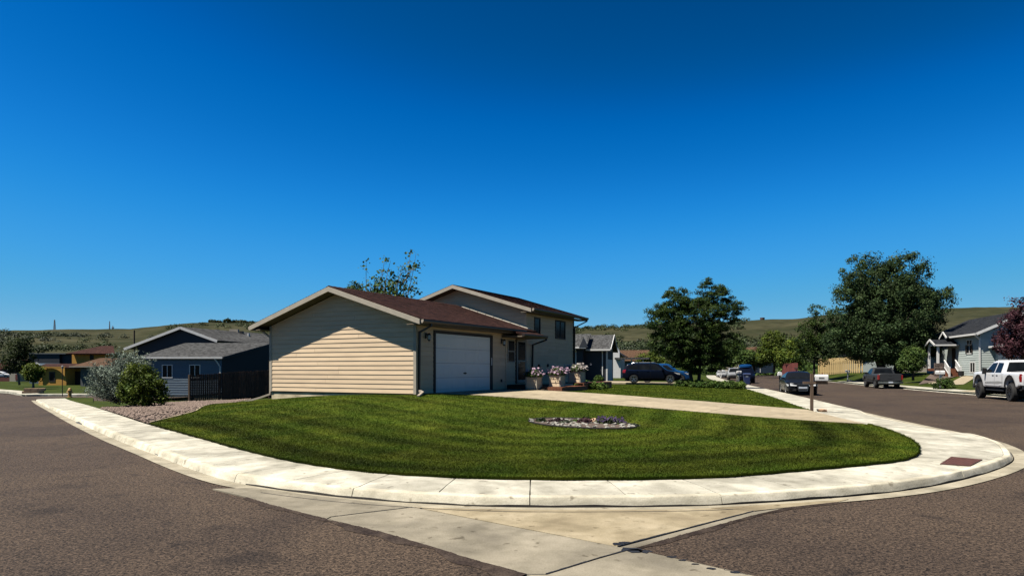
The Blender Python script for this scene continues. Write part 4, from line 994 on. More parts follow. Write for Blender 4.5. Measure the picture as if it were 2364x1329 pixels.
while cnt < 120:
    t = random.uniform(0, 6.283); r = math.sqrt(random.random())
    if math.sin(t) * r > .2 and random.random() < .6: continue
    x = math.cos(t) * ln / 2 * r * .97; y = math.sin(t) * .9 * r - math.cos(t) * r * .35; o = bpy.data.objects.new('rock', random.choice(RM)); COL.objects.link(o); o.parent = fb
    s = random.uniform(.03, .058); o.scale = (s * random.uniform(.9, 1.6), s, s * .8); o.location = (x, y, Hs(fx + x, fy + y) + .03); o.rotation_euler = (random.uniform(-.4, .4), random.uniform(-.4, .4), random.uniform(0, 6.28)); cnt += 1
def plant(px, y, w, h, m, n, size=.04, bl=None):
    x = (px - 1342) / FOC * fy; z = Hs(fx + x, fy + y)
    h *= .72; pl = leafball('plant_clump', n, (x, y, z + .02), (w, w * .8, h), m, size * .85, fb)
    if bl: blossoms(60, (x, y, z + h * .5), (w * 1.1, w * .8, h * .7), bl, .028, pl)
plant(1250, .25, .16, .14, 'leaf_dark', 160); plant(1290, .2, .28, .12, 'leaf_purple', 200); plant(1305, -.05, .2, .10, 'leaf_sage', 150); plant(1335, .25, .2, .10, 'leaf_green', 150); plant(1350, .0, .22, .20, 'leaf_purple', 260)
plant(1356, .2, .14, .24, 'leaf_dark', 120); plant(1390, .0, .22, .20, 'leaf_dark', 220, bl='petal_purple'); plant(1412, .0, .26, .22, 'leaf_dark', 240, bl='petal_purple'); plant(1428, -.1, .16, .16, 'leaf_green', 140, bl='petal_purple'); plant(1458, -.35, .14, .08, 'leaf_sage', 90)
om = bpy.data.objects.new('rock', RM[0].copy()); om.data.materials[0] = MATS['sandstone']; COL.objects.link(om); om.parent = fb; x = (1374 - 1342) / FOC * fy; om.scale = (.15, .11, .10); om.location = (x, .15, Hs(fx + x, fy + .15) + .06); om['label'] = 'orange boulder between the plants'
# ------------------------------------------------------------------ vegetation builders
def limb(mb, p, q, r0, r1, bend=.08, n=5):
    p = Vector(p); q = Vector(q); d = (q - p).length; off = Vector((random.uniform(-1, 1), random.uniform(-1, 1), random.uniform(-.3, .6))) * d * bend
    pts = [p.lerp(q, t) + off * math.sin(t * math.pi) for t in [i / (n - 1) for i in range(n)]]
    mb.tube(pts, [lerp(r0, r1, i / (n - 1)) for i in range(n)], 6)
def tree(name, label, base, blobs, ncl, per, crad, lsize, leafm, trunk_h, trunk_r, cat='tree', group=None, flat=.8, bark='bark', stems=1, spread=.0, up=.3, shell=.6, limbs=14, droop=0., seed=1, aspect=.55):
    global RNG
    RNG = np.random.default_rng(seed); random.seed(seed)
    t = thing(name, label, cat, base, 0, group)
    B = np.array(blobs, float); vol = B[:, 3] * B[:, 4] * B[:, 5]; pick = RNG.choice(len(B), ncl, p=vol / vol.sum()); b = B[pick]
    d = RNG.normal(size=(ncl, 3)); d /= np.linalg.norm(d, axis=1)[:, None]; r = (RNG.random(ncl) ** (1 / 3)) * (1 - shell) + shell * RNG.uniform(.8, 1.05, ncl)
    r = np.where(RNG.random(ncl) < .75, r, RNG.uniform(.2, .9, ncl))
    c = b[:, :3] + d * r[:, None] * b[:, 3:]
    c[:, 2] = np.maximum(c[:, 2], .05)
    cr = crad * RNG.uniform(.55, 1.35, ncl)
    ct = np.clip(RNG.normal(1, .20, ncl), .5, 1.6)
    k = np.repeat(np.arange(ncl), per); dd = RNG.normal(size=(len(k), 3)); dd /= np.linalg.norm(dd, axis=1)[:, None]
    q = dd * (RNG.random(len(k)) ** .5)[:, None] * cr[k][:, None] * np.array([1, 1, flat])
    p = c[k] + q; p[:, 2] -= droop * np.hypot(q[:, 0], q[:, 1])
    p[:, 2] = np.maximum(p[:, 2], .03)
    nr = dd + np.array([0, 0, up]) + RNG.normal(0, .55, (len(k), 3))
    v, f = leaves_np(p, nr, lsize, aspect)
    np_mesh('crown', v, f, leafm, t, tint=np.repeat(ct[k] * RNG.uniform(.7, 1.3, len(k)), 4))
    mb = MB(); cen = np.average(B[:, :3], axis=0, weights=vol)
    for s in range(stems):
        a = 6.283 * s / max(stems, 1) + .4; foot = Vector((math.cos(a) * spread, math.sin(a) * spread * .5, -.25)); head = Vector((cen[0] + math.cos(a) * spread * 2.2, cen[1] + math.sin(a) * spread, max(trunk_h, .2)))
        limb(mb, foot, head, trunk_r * 1.15, trunk_r * .72, .04, 6)
        for i in range(limbs // stems):
            tgt = c[RNG.integers(ncl)]; tgt = Vector(tgt) * .9 + Vector(cen) * .1
            if tgt.z > head.z * .8: limb(mb, head + Vector((0, 0, -.1)), tgt, trunk_r * .42, trunk_r * .05, .12)
        top = Vector((cen[0], cen[1], cen[2])); limb(mb, head, top, trunk_r * .7, trunk_r * .2, .06)
    mb.build('trunk', bark, t, smooth=True)
    return t
def pos(u, v, zf):  x, y = ray(u, v, zf); return (x, y, float(zf(np.array([x]), np.array([y]))[0]) if callable(zf) else zf)

# big two-headed cottonwood behind the grey pickup
x, y = (2058 - 1182) / FOC * 76., 76.; z = ZR(x, y); m = 76. / FOC
def pxb(u0, v0, u, v, rw, rh, dep=1.):      # blob from photo pixels around a base pixel at scale m
    return ((u - u0) * m, dep * 0, (v0 - v) * m, rw * m, rw * m * .9, rh * m)
bv = HORIZON - (z - EYE) / m
cw = [pxb(2058, bv, *q) for q in ((1990, 640, 45, 55), (1968, 720, 58, 70), (2030, 680, 60, 80), (2090, 645, 52, 62), (2110, 720, 62, 70), (2160, 690, 38, 42), (2040, 780, 100, 60), (1950, 780, 45, 50), (2130, 780, 60, 42), (2060, 730, 90, 80))]
tree('cottonwood_tree', 'largest tree, a broad two headed cottonwood behind the grey pickup', (x, y, z), cw, 1250, 110, .84, .105, 'leaf_cottonwood', 3.0, .42, stems=2, spread=.75, limbs=30, seed=11, shell=.75)
# honey locust in the side lawn
x, y = 13.9, 51.5; z = Hs(x, y); m = 51.5 / FOC; bv = HORIZON - (z - EYE) / m
hl = [pxb(1603, bv, *q) for q in ((1560, 690, 34, 32), (1535, 740, 45, 34), (1640, 680, 34, 34), (1665, 720, 38, 32), (1600, 740, 70, 50), (1560, 785, 62, 40), (1640, 790, 62, 50), (1545, 812, 40, 22), (1612, 826, 62, 34), (1513, 714, 26, 14), (1690, 708, 22, 16), (1566, 668, 18, 24), (1634, 664, 16, 24), (1672, 680, 16, 24), (1555, 715, 34, 26), (1650, 705, 36, 26), (1600, 705, 30, 24))]
tree('honey_locust_tree', 'dark feathery honey locust standing in the side lawn behind the low hedge', (x, y, z), hl, 900, 95, .43, .073, 'leaf_locust', 1.7, .14, flat=.45, limbs=60, stems=2, spread=.22, seed=5, droop=.25, shell=.8, aspect=.4)
# middle-distance street trees on the right
for i, (nm, lb, u, v0, dep, blobs, lf, sd_) in enumerate((
    ('ash_tree', 'narrow dark tree left of the cottonwood beside the yellow fence', 1880, 866, 88., ((1890, 735, 24, 34), (1866, 775, 34, 42), (1902, 785, 34, 46), (1880, 815, 46, 36), (1880, 780, 36, 50)), 'leaf_locust', 21),
    ('maple_tree', 'rounded green tree standing before the red fence', 1786, 856, 120., ((1787, 790, 24, 28), (1778, 815, 34, 26), (1800, 820, 26, 24)), 'leaf_bright', 22),
    ('elm_tree', 'yellowish green tree between the rounded tree and the yellow fence', 1836, 858, 112., ((1836, 805, 22, 24), (1828, 825, 28, 20)), 'leaf_bright', 23),
    ('spreading_tree', 'low dark spreading tree above the parked truck with a blue roof', 1742, 854, 125., ((1725, 828, 26, 16), (1755, 830, 24, 14)), 'leaf_green', 24),
    ('shade_tree', 'dark tree crowded behind the honey locust', 1690, 852, 130., ((1690, 815, 34, 26), (1672, 835, 28, 18)), 'leaf_green', 25),
    ('roadside_tree', 'pale green tree low behind the dark car', 1505, 868, 98., ((1500, 835, 26, 24), (1525, 845, 24, 18)), 'leaf_bright', 26),
    ('ornamental_tree', 'small dark round tree on a thin stem before the pale house', 2108, 872, 66., ((2108, 825, 22, 26), (2105, 840, 26, 16)), 'leaf_green', 27))):
    m = dep / FOC; x = (u - 1182) * m; z = EYE - (v0 - HORIZON) * m
    bl = [pxb(u, v0, *q) for q in blobs]
    tree(nm, lb, (x, dep, z), bl, 190, 52, .75 * max(.6, dep / 100), .115 * dep / 90, lf, (v0 - max(b[1] for b in blobs)) * m, .02 * dep * .08, seed=sd_, limbs=10)
# purple-leaved tree at the right edge
x, y = 33.6, 45.; z = ZR(x, y); m = 45. / FOC; bv = HORIZON - (z - EYE) / m
pt = [pxb(2354, bv, *q) for q in ((2352, 705, 18, 34), (2345, 745, 36, 32), (2370, 740, 40, 40), (2340, 790, 46, 38), (2390, 790, 46, 42), (2360, 780, 40, 40))]
tree('plum_tree', 'purple leaved tree behind the white pickup at the right edge', (x, y, z), pt, 260, 44, .42, .085, 'leaf_purple', 1.1, .1, seed=31, limbs=24)
# sparse tree behind the garage roof
x, y = -8.4, 44.; z = Hs(x, y); m = 44. / FOC; bv = HORIZON - (z - EYE) / m; u0 = 1182 + FOC * x / y
sp = thing('aspen_tree', 'sparse tree with thin bare twigs and few leaves rising behind the garage roof', 'tree', (x, y, z))
RNG = np.random.default_rng(4); random.seed(4); mb = MB(); tips = []
for (u, v) in ((848, 606), (860, 640), (878, 625), (892, 600), (905, 605), (918, 622), (930, 612), (941, 598), (948, 582), (958, 585), (960, 612), (945, 640), (958, 650), (962, 672), (940, 665), (920, 650), (900, 660), (880, 668), (866, 672), (930, 684), (852, 655)):
    tgt = Vector(((u - u0) * m, random.uniform(-.6, .6), (bv - v) * m)); root = Vector((0, 0, 3.0)); limb(mb, root, tgt, .05, .010, .08, 6); tips.append(tgt)
    for _ in range(4):
        t = random.uniform(.55, .95); q = root.lerp(tgt, t); e = q + Vector((random.uniform(-.4, .4), random.uniform(-.3, .3), random.uniform(.1, .45))); limb(mb, q, e, .014, .005, .1, 3); tips.append(e)
limb(mb, (0, 0, -.3), (0, 0, 3.1), .12, .07, .03); mb.build('trunk', 'bark_pale', sp)
P_ = []
for tq in tips:
    for _ in range(random.choice((1, 4, 8, 12, 15))): P_.append((tq.x + random.gauss(0, .14), tq.y + random.gauss(0, .14), tq.z + random.gauss(0, .13)))
low = RNG.normal(size=(900, 3)) * np.array([.75, .5, .50]) + np.array([.05, 0, (bv - 682) * m])
P_ = np.vstack([np.array(P_), low]); v, f = leaves_np(P_, RNG.normal(size=P_.shape) + np.array([0, -.3, .4]), .088, .8); np_mesh('crown', v, f, 'leaf_green', sp, tint=np.repeat(RNG.uniform(.7, 1.6, len(P_)), 4))
x, y = at(820, 851, 52.)[:2]; m = 52. / FOC; z = -.2
tree('backyard_tree', 'small leafy tree top showing left of the sparse tree over the garage roof', (x, y, z), [pxb(820, HORIZON - (z - EYE) / m, *q) for q in ((806, 662, 13, 14), (826, 666, 16, 12), (822, 690, 24, 24))], 60, 36, .35, .085, 'leaf_green', 2.6, .09, seed=41, limbs=8)

# silver spruce-like shrub and green shrub at the left sidewalk
def needle_shrub(name, label, base, w, h, n, m, seed, lean=0.):
    global RNG
    RNG = np.random.default_rng(seed); random.seed(seed); t = thing(name, label, 'shrub', base); mb = MB(); P_ = []; N_ = []; T_ = []
    for i in range(n):
        a = random.uniform(0, 6.283); e = random.uniform(.08, 1.0) ** .8; R = random.uniform(.65, 1.05)
        tip = Vector((math.cos(a) * w * math.cos(e * 1.45) * R + lean * e, math.sin(a) * w * .8 * math.cos(e * 1.45) * R, h * (.10 + .92 * math.sin(e * 1.45)) * R)); root = Vector((tip.x * .15, tip.y * .15, tip.z * .35)); limb(mb, root, tip, .018, .004, .1, 4)
        tn = random.uniform(.6, 1.35)
        for k in range(95):
            s = random.uniform(.35, 1.05); q = root.lerp(tip, s); d = (tip - root).normalized(); P_.append(q + Vector((random.gauss(0, .085), random.gauss(0, .085), random.gauss(0, .06) + .04))); N_.append(Vector((random.gauss(0, 1), random.gauss(0, 1), random.gauss(.3, .8)))); T_.append(tn * random.uniform(.7, 1.3))
    v, f = leaves_np(np.array(P_), np.array(N_), .050, .34); np_mesh('crown', v, f, m, t, tint=np.repeat(np.array(T_), 4)); mb.build('stems', 'bark', t); return t
x, y = ray(246, 943, H); x -= .25; y += 1.6
needle_shrub('juniper_shrub', 'silvery blue green shrub with feathery branches at the left sidewalk', (x, y, Hs(x, y) - .05), 1.75, 2.45, 260, 'leaf_silver', 51, .3)
x2, y2 = ray(300, 942, H); y2 += 1.0
tree('green_shrub', 'dark leafy green shrub growing against the silvery one by the gravel', (x2, y2, Hs(x2, y2)), [(0, 0, .9, .85, .8, .75), (-.25, .2, 1.45, .6, .6, .5), (.35, 0, .55, .7, .7, .5), (-.5, 0, .5, .6, .6, .45)], 150, 60, .27, .052, 'leaf_bright', .4, .05, cat='shrub', seed=52, limbs=12)
# low hedge and small shrubs on the side lawn
for i, (u, v, w, h, lb) in enumerate(((1605, 893, 1.25, .50, 'left end clump of the low juniper hedge below the honey locust'), (1650, 896, 1.35, .50, 'middle clump of the low juniper hedge'), (1695, 898, 1.1, .52, 'right end clump of the low juniper hedge beside the blue bin'))):
    x, y = ray(u, v, H); y += .9
    tree('juniper_hedge', lb, (x, y, Hs(x, y)), [(0, 0, h * .45, w, .85, h * .6), (.5, 0, h * .5, w * .6, .7, h * .5), (-.6, .1, h * .4, w * .6, .7, h * .5)], 150, 40, .19, .055, 'leaf_juniper', .12, .03, cat='hedge', group='low juniper hedge', seed=60 + i, limbs=6, flat=.6)
for i, (u, v, w, h, lb) in enumerate(((1352, 892, .65, .34, 'low green shrub beside the farthest planter'), (1368, 899, .75, .30, 'low green shrub nearest the driveway right of the planters'), (1383, 882, .42, .55, 'small round shrub by the white downspout of the next house'))):
    x, y = ray(u, v, H); 
    tree('low_shrub', lb, (x, y + .4, Hs(x, y)), [(0, 0, h * .5, w, w * .7, h * .6)], 60, 40, .13, .04, 'leaf_juniper', .1, .02, cat='shrub', group='low shrubs by the planters', seed=70 + i, limbs=5)
x, y = ray(2190, 899, z_right); 
tree('mailbox_bush', 'spiky green bush around the white mailbox across the street', (x, y + .5, ZR(x, y)), [(0, 0, .35, .75, .5, .5), (.4, 0, .3, .5, .4, .4)], 70, 40, .18, .07, 'leaf_green', .2, .03, cat='shrub', seed=81, limbs=6, aspect=.3, up=0)

# trees at the left, before the ochre house
for (nm, lb, u, v0, dep, blobs, lf, sd_) in (('box_elder_tree', 'dark tree with a forked pale trunk at the far left before the hills', 45, 884, 92., ((45, 805, 24, 26), (38, 835, 32, 26), (58, 825, 22, 26)), 'leaf_dark', 91),
                                      ('young_tree', 'small bright green tree left of the ochre wall', 77, 891, 84., ((77, 855, 16, 13), (75, 868, 14, 9)), 'leaf_bright', 92)):
    m = dep / FOC; bl = [pxb(u, v0, *q) for q in blobs]
    tree(nm, lb, ((u - 1182) * m, dep, EYE - (v0 - HORIZON) * m), bl, 150, 40, .6, .12, lf, (v0 - max(b[1] for b in blobs)) * m, .12, seed=sd_, limbs=12, bark='bark_pale')
x, y = ray(78, 890, z_left); tree('foundation_shrub', 'dark low shrub on the stone edged bed at the far left corner', (x, 80, -.78), [(0, 0, .4, .9, .7, .45)], 40, 40, .25, .07, 'leaf_dark', .1, .03, cat='shrub', seed=95, limbs=4)

# trees along the ridge on the left skyline
def ridge(u, v, y=606.): return at(u, v, y)
for i, (u, w, h, lb) in enumerate(((488, 7, 11, 'leftmost dark tree on the ridge above the blue house'), (497, 6, 9, 'second tree from the left on the ridge above the blue house'), (507, 6, 10, 'third tree from the left on the ridge, a narrow one'), (526, 11, 13, 'tallest round tree on the ridge above the blue house'),
                              (543, 9, 11, 'ridge tree right of the tallest one'), (557, 7, 10, 'pointed ridge tree midway to the garage roof'), (567, 8, 9, 'ridge tree second from the garage roof'), (582, 12, 8, 'low ridge tree beside the garage roof'))):
    p = ridge(u, 749); m = 606. / FOC
    tree('ridge_tree', lb, (p[0], p[1], p[2] - .5), [(0, 0, h * m * .55, w * m * .9, w * m * .8, h * m * .5)], 30, 26, 1.4, .75, 'leaf_dark', h * m * .2, .2, group='trees on the ridge', seed=100 + i, limbs=4)

# scrub on the hillsides: one uncountable mass
def scrub(name, n, rect, m, size, seed, lab):
    global RNG
    RNG = np.random.default_rng(seed); u = RNG.uniform(rect[0], rect[1], n); yv = RNG.uniform(rect[2], rect[3], n); k = (u - 1182) / FOC; x = k * yv; keep = fbm(x / 55., yv / 45., seed) > rect[4]; x = x[keep]; yv = yv[keep]; n = len(x); z = z_hill(x, yv)
    R = size * RNG.uniform(.5, 1.6, n); per = 70; kk = np.repeat(np.arange(n), per); d = RNG.normal(size=(n * per, 3)); d /= np.linalg.norm(d, axis=1)[:, None]; d[:, 2] = np.abs(d[:, 2])
    p = np.c_[x, yv, z][kk] + d * (R[kk] * RNG.uniform(.6, 1.1, n * per))[:, None] * np.array([1.25, 1, .85])
    v, f = leaves_np(p, d + RNG.normal(0, .5, d.shape), R[kk] * .17, .7); t = np.repeat((RNG.uniform(.6, 1.3, n))[kk] * RNG.uniform(.75, 1.2, n * per), 4)
    o = np_mesh(name, v, f, m, None, tint=t); o['kind'] = 'stuff'; o['label'] = lab
scrub('hillside_scrub', 700, (-250, 620, 190, 520, -.15), 'leaf_scrub', 2.6, 201, 'dark green brush covering the left hillside')
scrub('hillside_sagebrush', 700, (-250, 620, 180, 480, -.1), 'leaf_sage', 2.0, 202, 'pale grey green sagebrush on the left hillside')
scrub('ridge_scrub', 260, (1300, 1720, 430, 600, -.1), 'leaf_scrub', 2.4, 207, 'dark brush along the right ridge above the grey roofed house')
scrub('right_hillside_scrub', 800, (1300, 2050, 200, 440, -.2), 'leaf_scrub', 2.8, 203, 'dark green brush covering the right hillside')
scrub('right_hillside_sagebrush', 600, (1300, 2100, 190, 430, -.1), 'leaf_sage', 2.2, 204, 'pale grey green sagebrush on the right hillside')
scrub('tree_belt', 340, (1300, 1960, 168, 225, -1.2), 'leaf_green', 3.0, 205, 'belt of dark trees at the foot of the right hillside')
scrub('left_tree_belt', 240, (-200, 700, 168, 230, -.3), 'leaf_scrub', 3.0, 206, 'belt of brush at the foot of the left hillside')
# ------------------------------------------------------------------ fence and blue house on the left
fA, fB = at(437, 927, 45.5), at(622, 914, 48.)
fn = thing('wooden_fence', 'weathered dark brown picket fence between the gravel bed and the garage', 'fence', (0, 0, 0))
a, b = np.array(fA), np.array(fB); d = (b - a)[:2]; L = np.linalg.norm(d); d /= L; nr = np.array([d[1], -d[0]]); npk = 44
random.seed(3)
for i in range(npk):
    s0 = L * i / npk + .006; s1 = L * (i + 1) / npk - .006; z0 = lerp(a[2], b[2], (i + .5) / npk) + .03; h = 1.76 + random.uniform(-.03, .03) + (.06 if i > 16 else 0); o = random.uniform(0, .018)
    p, q = a[:2] + d * s0 + nr * o, a[:2] + d * s1 + nr * o; t = nr * .02; w = (q - p) * .22
    mb = MB(); out = [(*p, z0), (*q, z0), (*q, z0 + h - .06), (*(q - w), z0 + h), (*(p + w), z0 + h), (*p, z0 + h - .06)]
    mb.v = [(x + t[0], y + t[1], z) for x, y, z in out] + out; mb.f = [(0, 1, 2, 3, 4, 5), (11, 10, 9, 8, 7, 6)] + [(k, 6 + k, 6 + (k + 1) % 6, (k + 1) % 6) for k in range(6)]
    mb.build('picket', 'dark_wood', fn)
for k in (.0, .36, .7, 1.): p = a[:2] + d * L * k - nr * .07; z0 = lerp(a[2], b[2], k); MB().box(p[0] - .055, p[0] + .055, p[1] - .055, p[1] + .055, z0 - .2, z0 + 1.82).build('post', 'post_wood' if k == 0 else 'dark_wood', fn)
for h in (.4, 1.45):
    p, q = a + np.array([0, 0, h]), b + np.array([0, 0, h]); MB().bar((p[0] - nr[0] * .03, p[1] - nr[1] * .03, p[2]), (q[0] - nr[0] * .03, q[1] - nr[1] * .03, q[2]), .04, .09).build('rail', 'dark_wood', fn)
cl = thing('wire_fence', 'thin wire fence with a grey metal post left of the wooden fence', 'fence', (0, 0, 0))
p0 = at(371, 932, 44.); p1 = at(436, 926, 45.3)
for p in (p0,): MB().tube([(p[0], p[1], p[2] - .1), (p[0], p[1], p[2] + 1.5)], .035, 8).build('post', 'galvanised', cl)
for h in (.35, .7, 1.05, 1.4): MB().tube([(p0[0], p0[1], p0[2] + h), (p1[0], p1[1], p1[2] + h)], .009, 5).build('wire', 'galvanised', cl)

BY = 64.; bm_ = BY / FOC
def bl(u, v): return ((u - 1182) * bm_, EYE - (v - HORIZON) * bm_)      # x, z on the plane y = BY
bh = thing('blue_house', 'dark blue house with grey shingle roofs and white trim left of the garage', 'house', (0, 0, 0))
xl, zb = bl(325, 925); xr, ze = bl(512, 826); xm, _ = bl(600, 826); zr_ = bl(560, 787)[1]; zs_ = bl(0, 911)[1]
fo_ = MB(); fo_.box(xl, xr - .02, BY + .03, BY + 9.9, zb - .6, zs_); fo_.build('foundation', 'foundation_concrete', bh)
bwall = MB().box(xl, xr, BY, BY + 10, zs_, ze).build('wall', 'slate_siding', bh)
wz0, wz1 = bl(0, 870)[1], bl(0, 843)[1]
wn_ = [(bl(376, 0)[0], bl(397, 0)[0]), (bl(439, 0)[0], bl(461, 0)[0])]
siding(bwall, (xl, BY), (xr, BY), (0, -1), [(0, zs_), (xr - xl, zs_), (xr - xl, ze), (0, ze)], .23, 'slate_siding', openings=[(a_ - xl - .07, b_ - xl + .07, wz0 - .07, wz1 + .07) for a_, b_ in wn_], split=False, proud=.03)
for a_, b_ in wn_: gable_window(bh, a_, b_, wz0, wz1, BY, -1, 'white_paint', .08)
# low wing: roof slope towards us, gable end turned to the right
rgx0, rgx1 = bl(470, 0)[0], bl(598, 0)[0]
gx = xr + 3.6                                     # gable-end wing
wing_pk = (bl(597, 0)[0], zr_)
mb = MB(); roof_slope(mb, (xl - .5, BY - .30, ze - .02), (xr + .25, BY - .30, ze - .02), (xl - .5 + 2.2, BY + 5.2, zr_ + .02), (bl(594, 0)[0], BY + 5.2, zr_ + .02), .12, .2)
lowroof = mb.build('low_roof', 'shingle_grey', bh)
MB().bar((xl - .5, BY - .35, ze + .02), (xr + .2, BY - .35, ze + .02), .09, .16).build('gutter', 'white_paint', bh)
downspout(bh, [(xr - .55, BY - .3, ze - .08), (xr - .3, BY - .08, ze - .55), (xr - .12, BY - .08, ze - .8), (xr - .12, BY - .08, ze - 2.6)], 'white_paint', .12)
# wall under the right gable runs back from the corner
gp = [(xr, BY), (bl(596, 0)[0], BY + 5.2), (bl(640, 0)[0] + .3, BY + 9.5)]
gw_ = MB(); gw_.add([(gp[0][0], gp[0][1], zs_ - .3), (gp[1][0], gp[1][1], zs_ - .3), (gp[2][0], gp[2][1], zs_ - .3), (gp[2][0], gp[2][1], ze), (gp[1][0], gp[1][1], zr_ - .1), (gp[0][0], gp[0][1], ze - .05), (gp[0][0] - 1, gp[0][1] + 9, zs_ - .3), (gp[0][0] - 1, gp[0][1] + 9, ze)],
    [(0, 1, 4, 5), (1, 2, 3, 4), (2, 6, 7, 3)]); gw_.build('gable_wall', 'navy_siding', bh)
MB().bar((xr + .25, BY - .30, ze - .0), (bl(594, 0)[0] + .1, BY + 5.2, zr_ + .04), .05, .22).build('rake_board', 'navy_siding', bh)
mb = MB(); roof_slope(mb, (bl(594, 0)[0] + 3.6, BY + 10.2, ze - .02), (xl + 3, BY + 10.2, ze - .02), (bl(594, 0)[0], BY + 5.2, zr_ + .02), (xl + 1.7, BY + 5.2, zr_ + .02), .12, .2); mb.build('back_roof', 'shingle_grey', bh)
MB().bar((bl(594, 0)[0] + .1, BY + 5.16, zr_ + .02), (bl(594, 0)[0] + 3.6, BY + 10.1, ze), .05, .2).build('rake_board', 'white_paint', bh)
# tall gable behind with white rake boards
TY = 72.; tm_ = TY / FOC
def tl(u, v): return ((u - 1182) * tm_, EYE - (v - HORIZON) * tm_)
pk = tl(421, 757); le_ = tl(292, 806); re_ = tl(506, 788)
MB().yprism([(le_[0] + 1.2, -1.), (re_[0] - .2, -1.), (re_[0] - .2, re_[1] - .15), (pk[0], pk[1] - .15), (le_[0] + 1.2, le_[1] + .25)], TY, TY + .3).build('tall_gable_wall', 'navy_siding', bh)
MB().bar((le_[0], TY - .5, le_[1]), (pk[0], TY - .5, pk[1]), .06, .26).build('rake_board', 'white_paint', bh); MB().bar((pk[0], TY - .5, pk[1]), (re_[0], TY - .5, re_[1]), .06, .26).build('rake_board', 'white_paint', bh)
MB().hexa([(le_[0], TY - .45, le_[1] - .1), (pk[0], TY - .45, pk[1] - .1), (pk[0], TY, pk[1] - .1), (le_[0], TY, le_[1] - .1)], [(le_[0], TY - .45, le_[1] - .05), (pk[0], TY - .45, pk[1] - .05), (pk[0], TY, pk[1] - .05), (le_[0], TY, le_[1] - .05)]).build('soffit', 'navy_siding', bh)
mb = MB(); bk = at(575, 765, 86.); ek = at(640, 795, 84.)
roof_slope(mb, (re_[0], TY - .5, re_[1] + .1), (ek[0] + 1.5, 80., re_[1] - .1), (pk[0], TY - .5, pk[1] + .1), (bk[0] + 4, 86., pk[1] - .05), .1, .2)
roof_slope(mb, (pk[0] - 1, 90., le_[1]), (le_[0], TY - .5, le_[1] + .1), (bk[0], 92., pk[1]), (pk[0], TY - .5, pk[1] + .1), .1, .2)
tr_ = mb.build('tall_roof', 'shingle_grey', bh)
for u, v, w, h, m_ in ((502, 763, .35, .3, 'black_metal'), (558, 767, .35, .3, 'black_metal'), (574, 774, .14, .5, 'white_paint'), (541, 761, 1.0, .12, 'beige_metal')):
    p = at(u, v, 79.); MB().box(p[0] - w / 2, p[0] + w / 2, p[1] - .2, p[1] + .2, p[2] - .35, p[2] + h / 2).build('roof_vent', m_, tr_)

# ------------------------------------------------------------------ ochre house and its neighbours, far left
def X(u, y): return (u - 1182) * y / FOC
def Z(v, y): return EYE - (v - HORIZON) * y / FOC
yh = thing('ochre_house', 'ochre stucco house with brown roofs and an upper storey at the far left', 'house', (0, 0, 0))
Y0 = 105.; zf_ = Z(887, Y0)
MB().box(X(89, Y0), X(153, Y0), Y0, Y0 + 3, zf_ - .5, Z(846, Y0)).build('wall', 'ochre_stucco', yh)
MB().box(X(153, Y0), X(187, Y0), Y0 + 2.2, Y0 + 3, zf_ - .5, Z(846, Y0)).build('entry_wall', 'ochre_stucco', yh)
MB().box(X(165, Y0 + 2.2), X(186, Y0 + 2.2), Y0 + 2.1, Y0 + 2.19, zf_ - .5, Z(857, Y0)).build('entry_door', 'joint_dark', yh)
gable_window(yh, X(116, Y0), X(125, Y0), Z(879, Y0), Z(860, Y0), Y0, -1, 'brown_trim', .16, False)
mb = MB(); roof_slope(mb, (X(85, Y0), Y0 - .35, Z(848, Y0)), (X(188, Y0), Y0 - .35, Z(848, Y0)), (X(104, Y0 + 3), Y0 + 3.2, Z(839, Y0 + 3)), (X(188, Y0 + 3), Y0 + 3.2, Z(839, Y0 + 3)), .15, .3); mb.build('low_roof', 'shingle_brown', yh)
ar = MB(); a0, a1 = X(89, Y0), X(153, Y0); n_ = 12      # arched valance under the eave
for i in range(n_):
    f0, f1 = i / n_, (i + 1) / n_; d0, d1 = [1.25 * (abs(2 * f - 1) ** 2.2) + .25 for f in (f0, f1)]; zt_ = Z(846, Y0)
    ar.hexa([(lerp(a0, a1, f0), Y0 - .34, zt_ - d0), (lerp(a0, a1, f1), Y0 - .34, zt_ - d1), (lerp(a0, a1, f1), Y0 - .24, zt_ - d1), (lerp(a0, a1, f0), Y0 - .24, zt_ - d0)], [(lerp(a0, a1, f0), Y0 - .34, zt_), (lerp(a0, a1, f1), Y0 - .34, zt_), (lerp(a0, a1, f1), Y0 - .24, zt_), (lerp(a0, a1, f0), Y0 - .24, zt_)])
ar.build('arched_valance', 'ochre_stucco', yh)
Y1 = 110.
MB().box(X(166, Y1), X(262, Y1), Y1, Y1 + 6, Z(850, Y1), Z(816, Y1)).build('upper_wall', 'ochre_stucco', yh)
gable_window(yh, X(209, Y1), X(215, Y1), Z(829, Y1), Z(820, Y1), Y1, -1, 'brown_trim', .1, False)
mb = MB(); roof_slope(mb, (X(160, Y1), Y1 - .9, Z(816, Y1)), (X(272, Y1), Y1 - .9, Z(816, Y1)), (X(234, Y1 + 3.4), Y1 + 3.4, Z(798, Y1 + 3.4)), (X(262, Y1 + 3.4), Y1 + 3.4, Z(798, Y1 + 3.4)), .15, .3); mb.build('upper_roof', 'shingle_brown', yh)
th = thing('tan_roof_house', 'low house with a light brown hip roof between the ochre house and the silvery shrub', 'house', (0, 0, 0))
Y2 = 98.
MB().box(X(186, Y2), X(296, Y2), Y2, Y2 + 6, Z(888, Y2) - .5, Z(845, Y2)).build('wall', 'grey_siding', th)
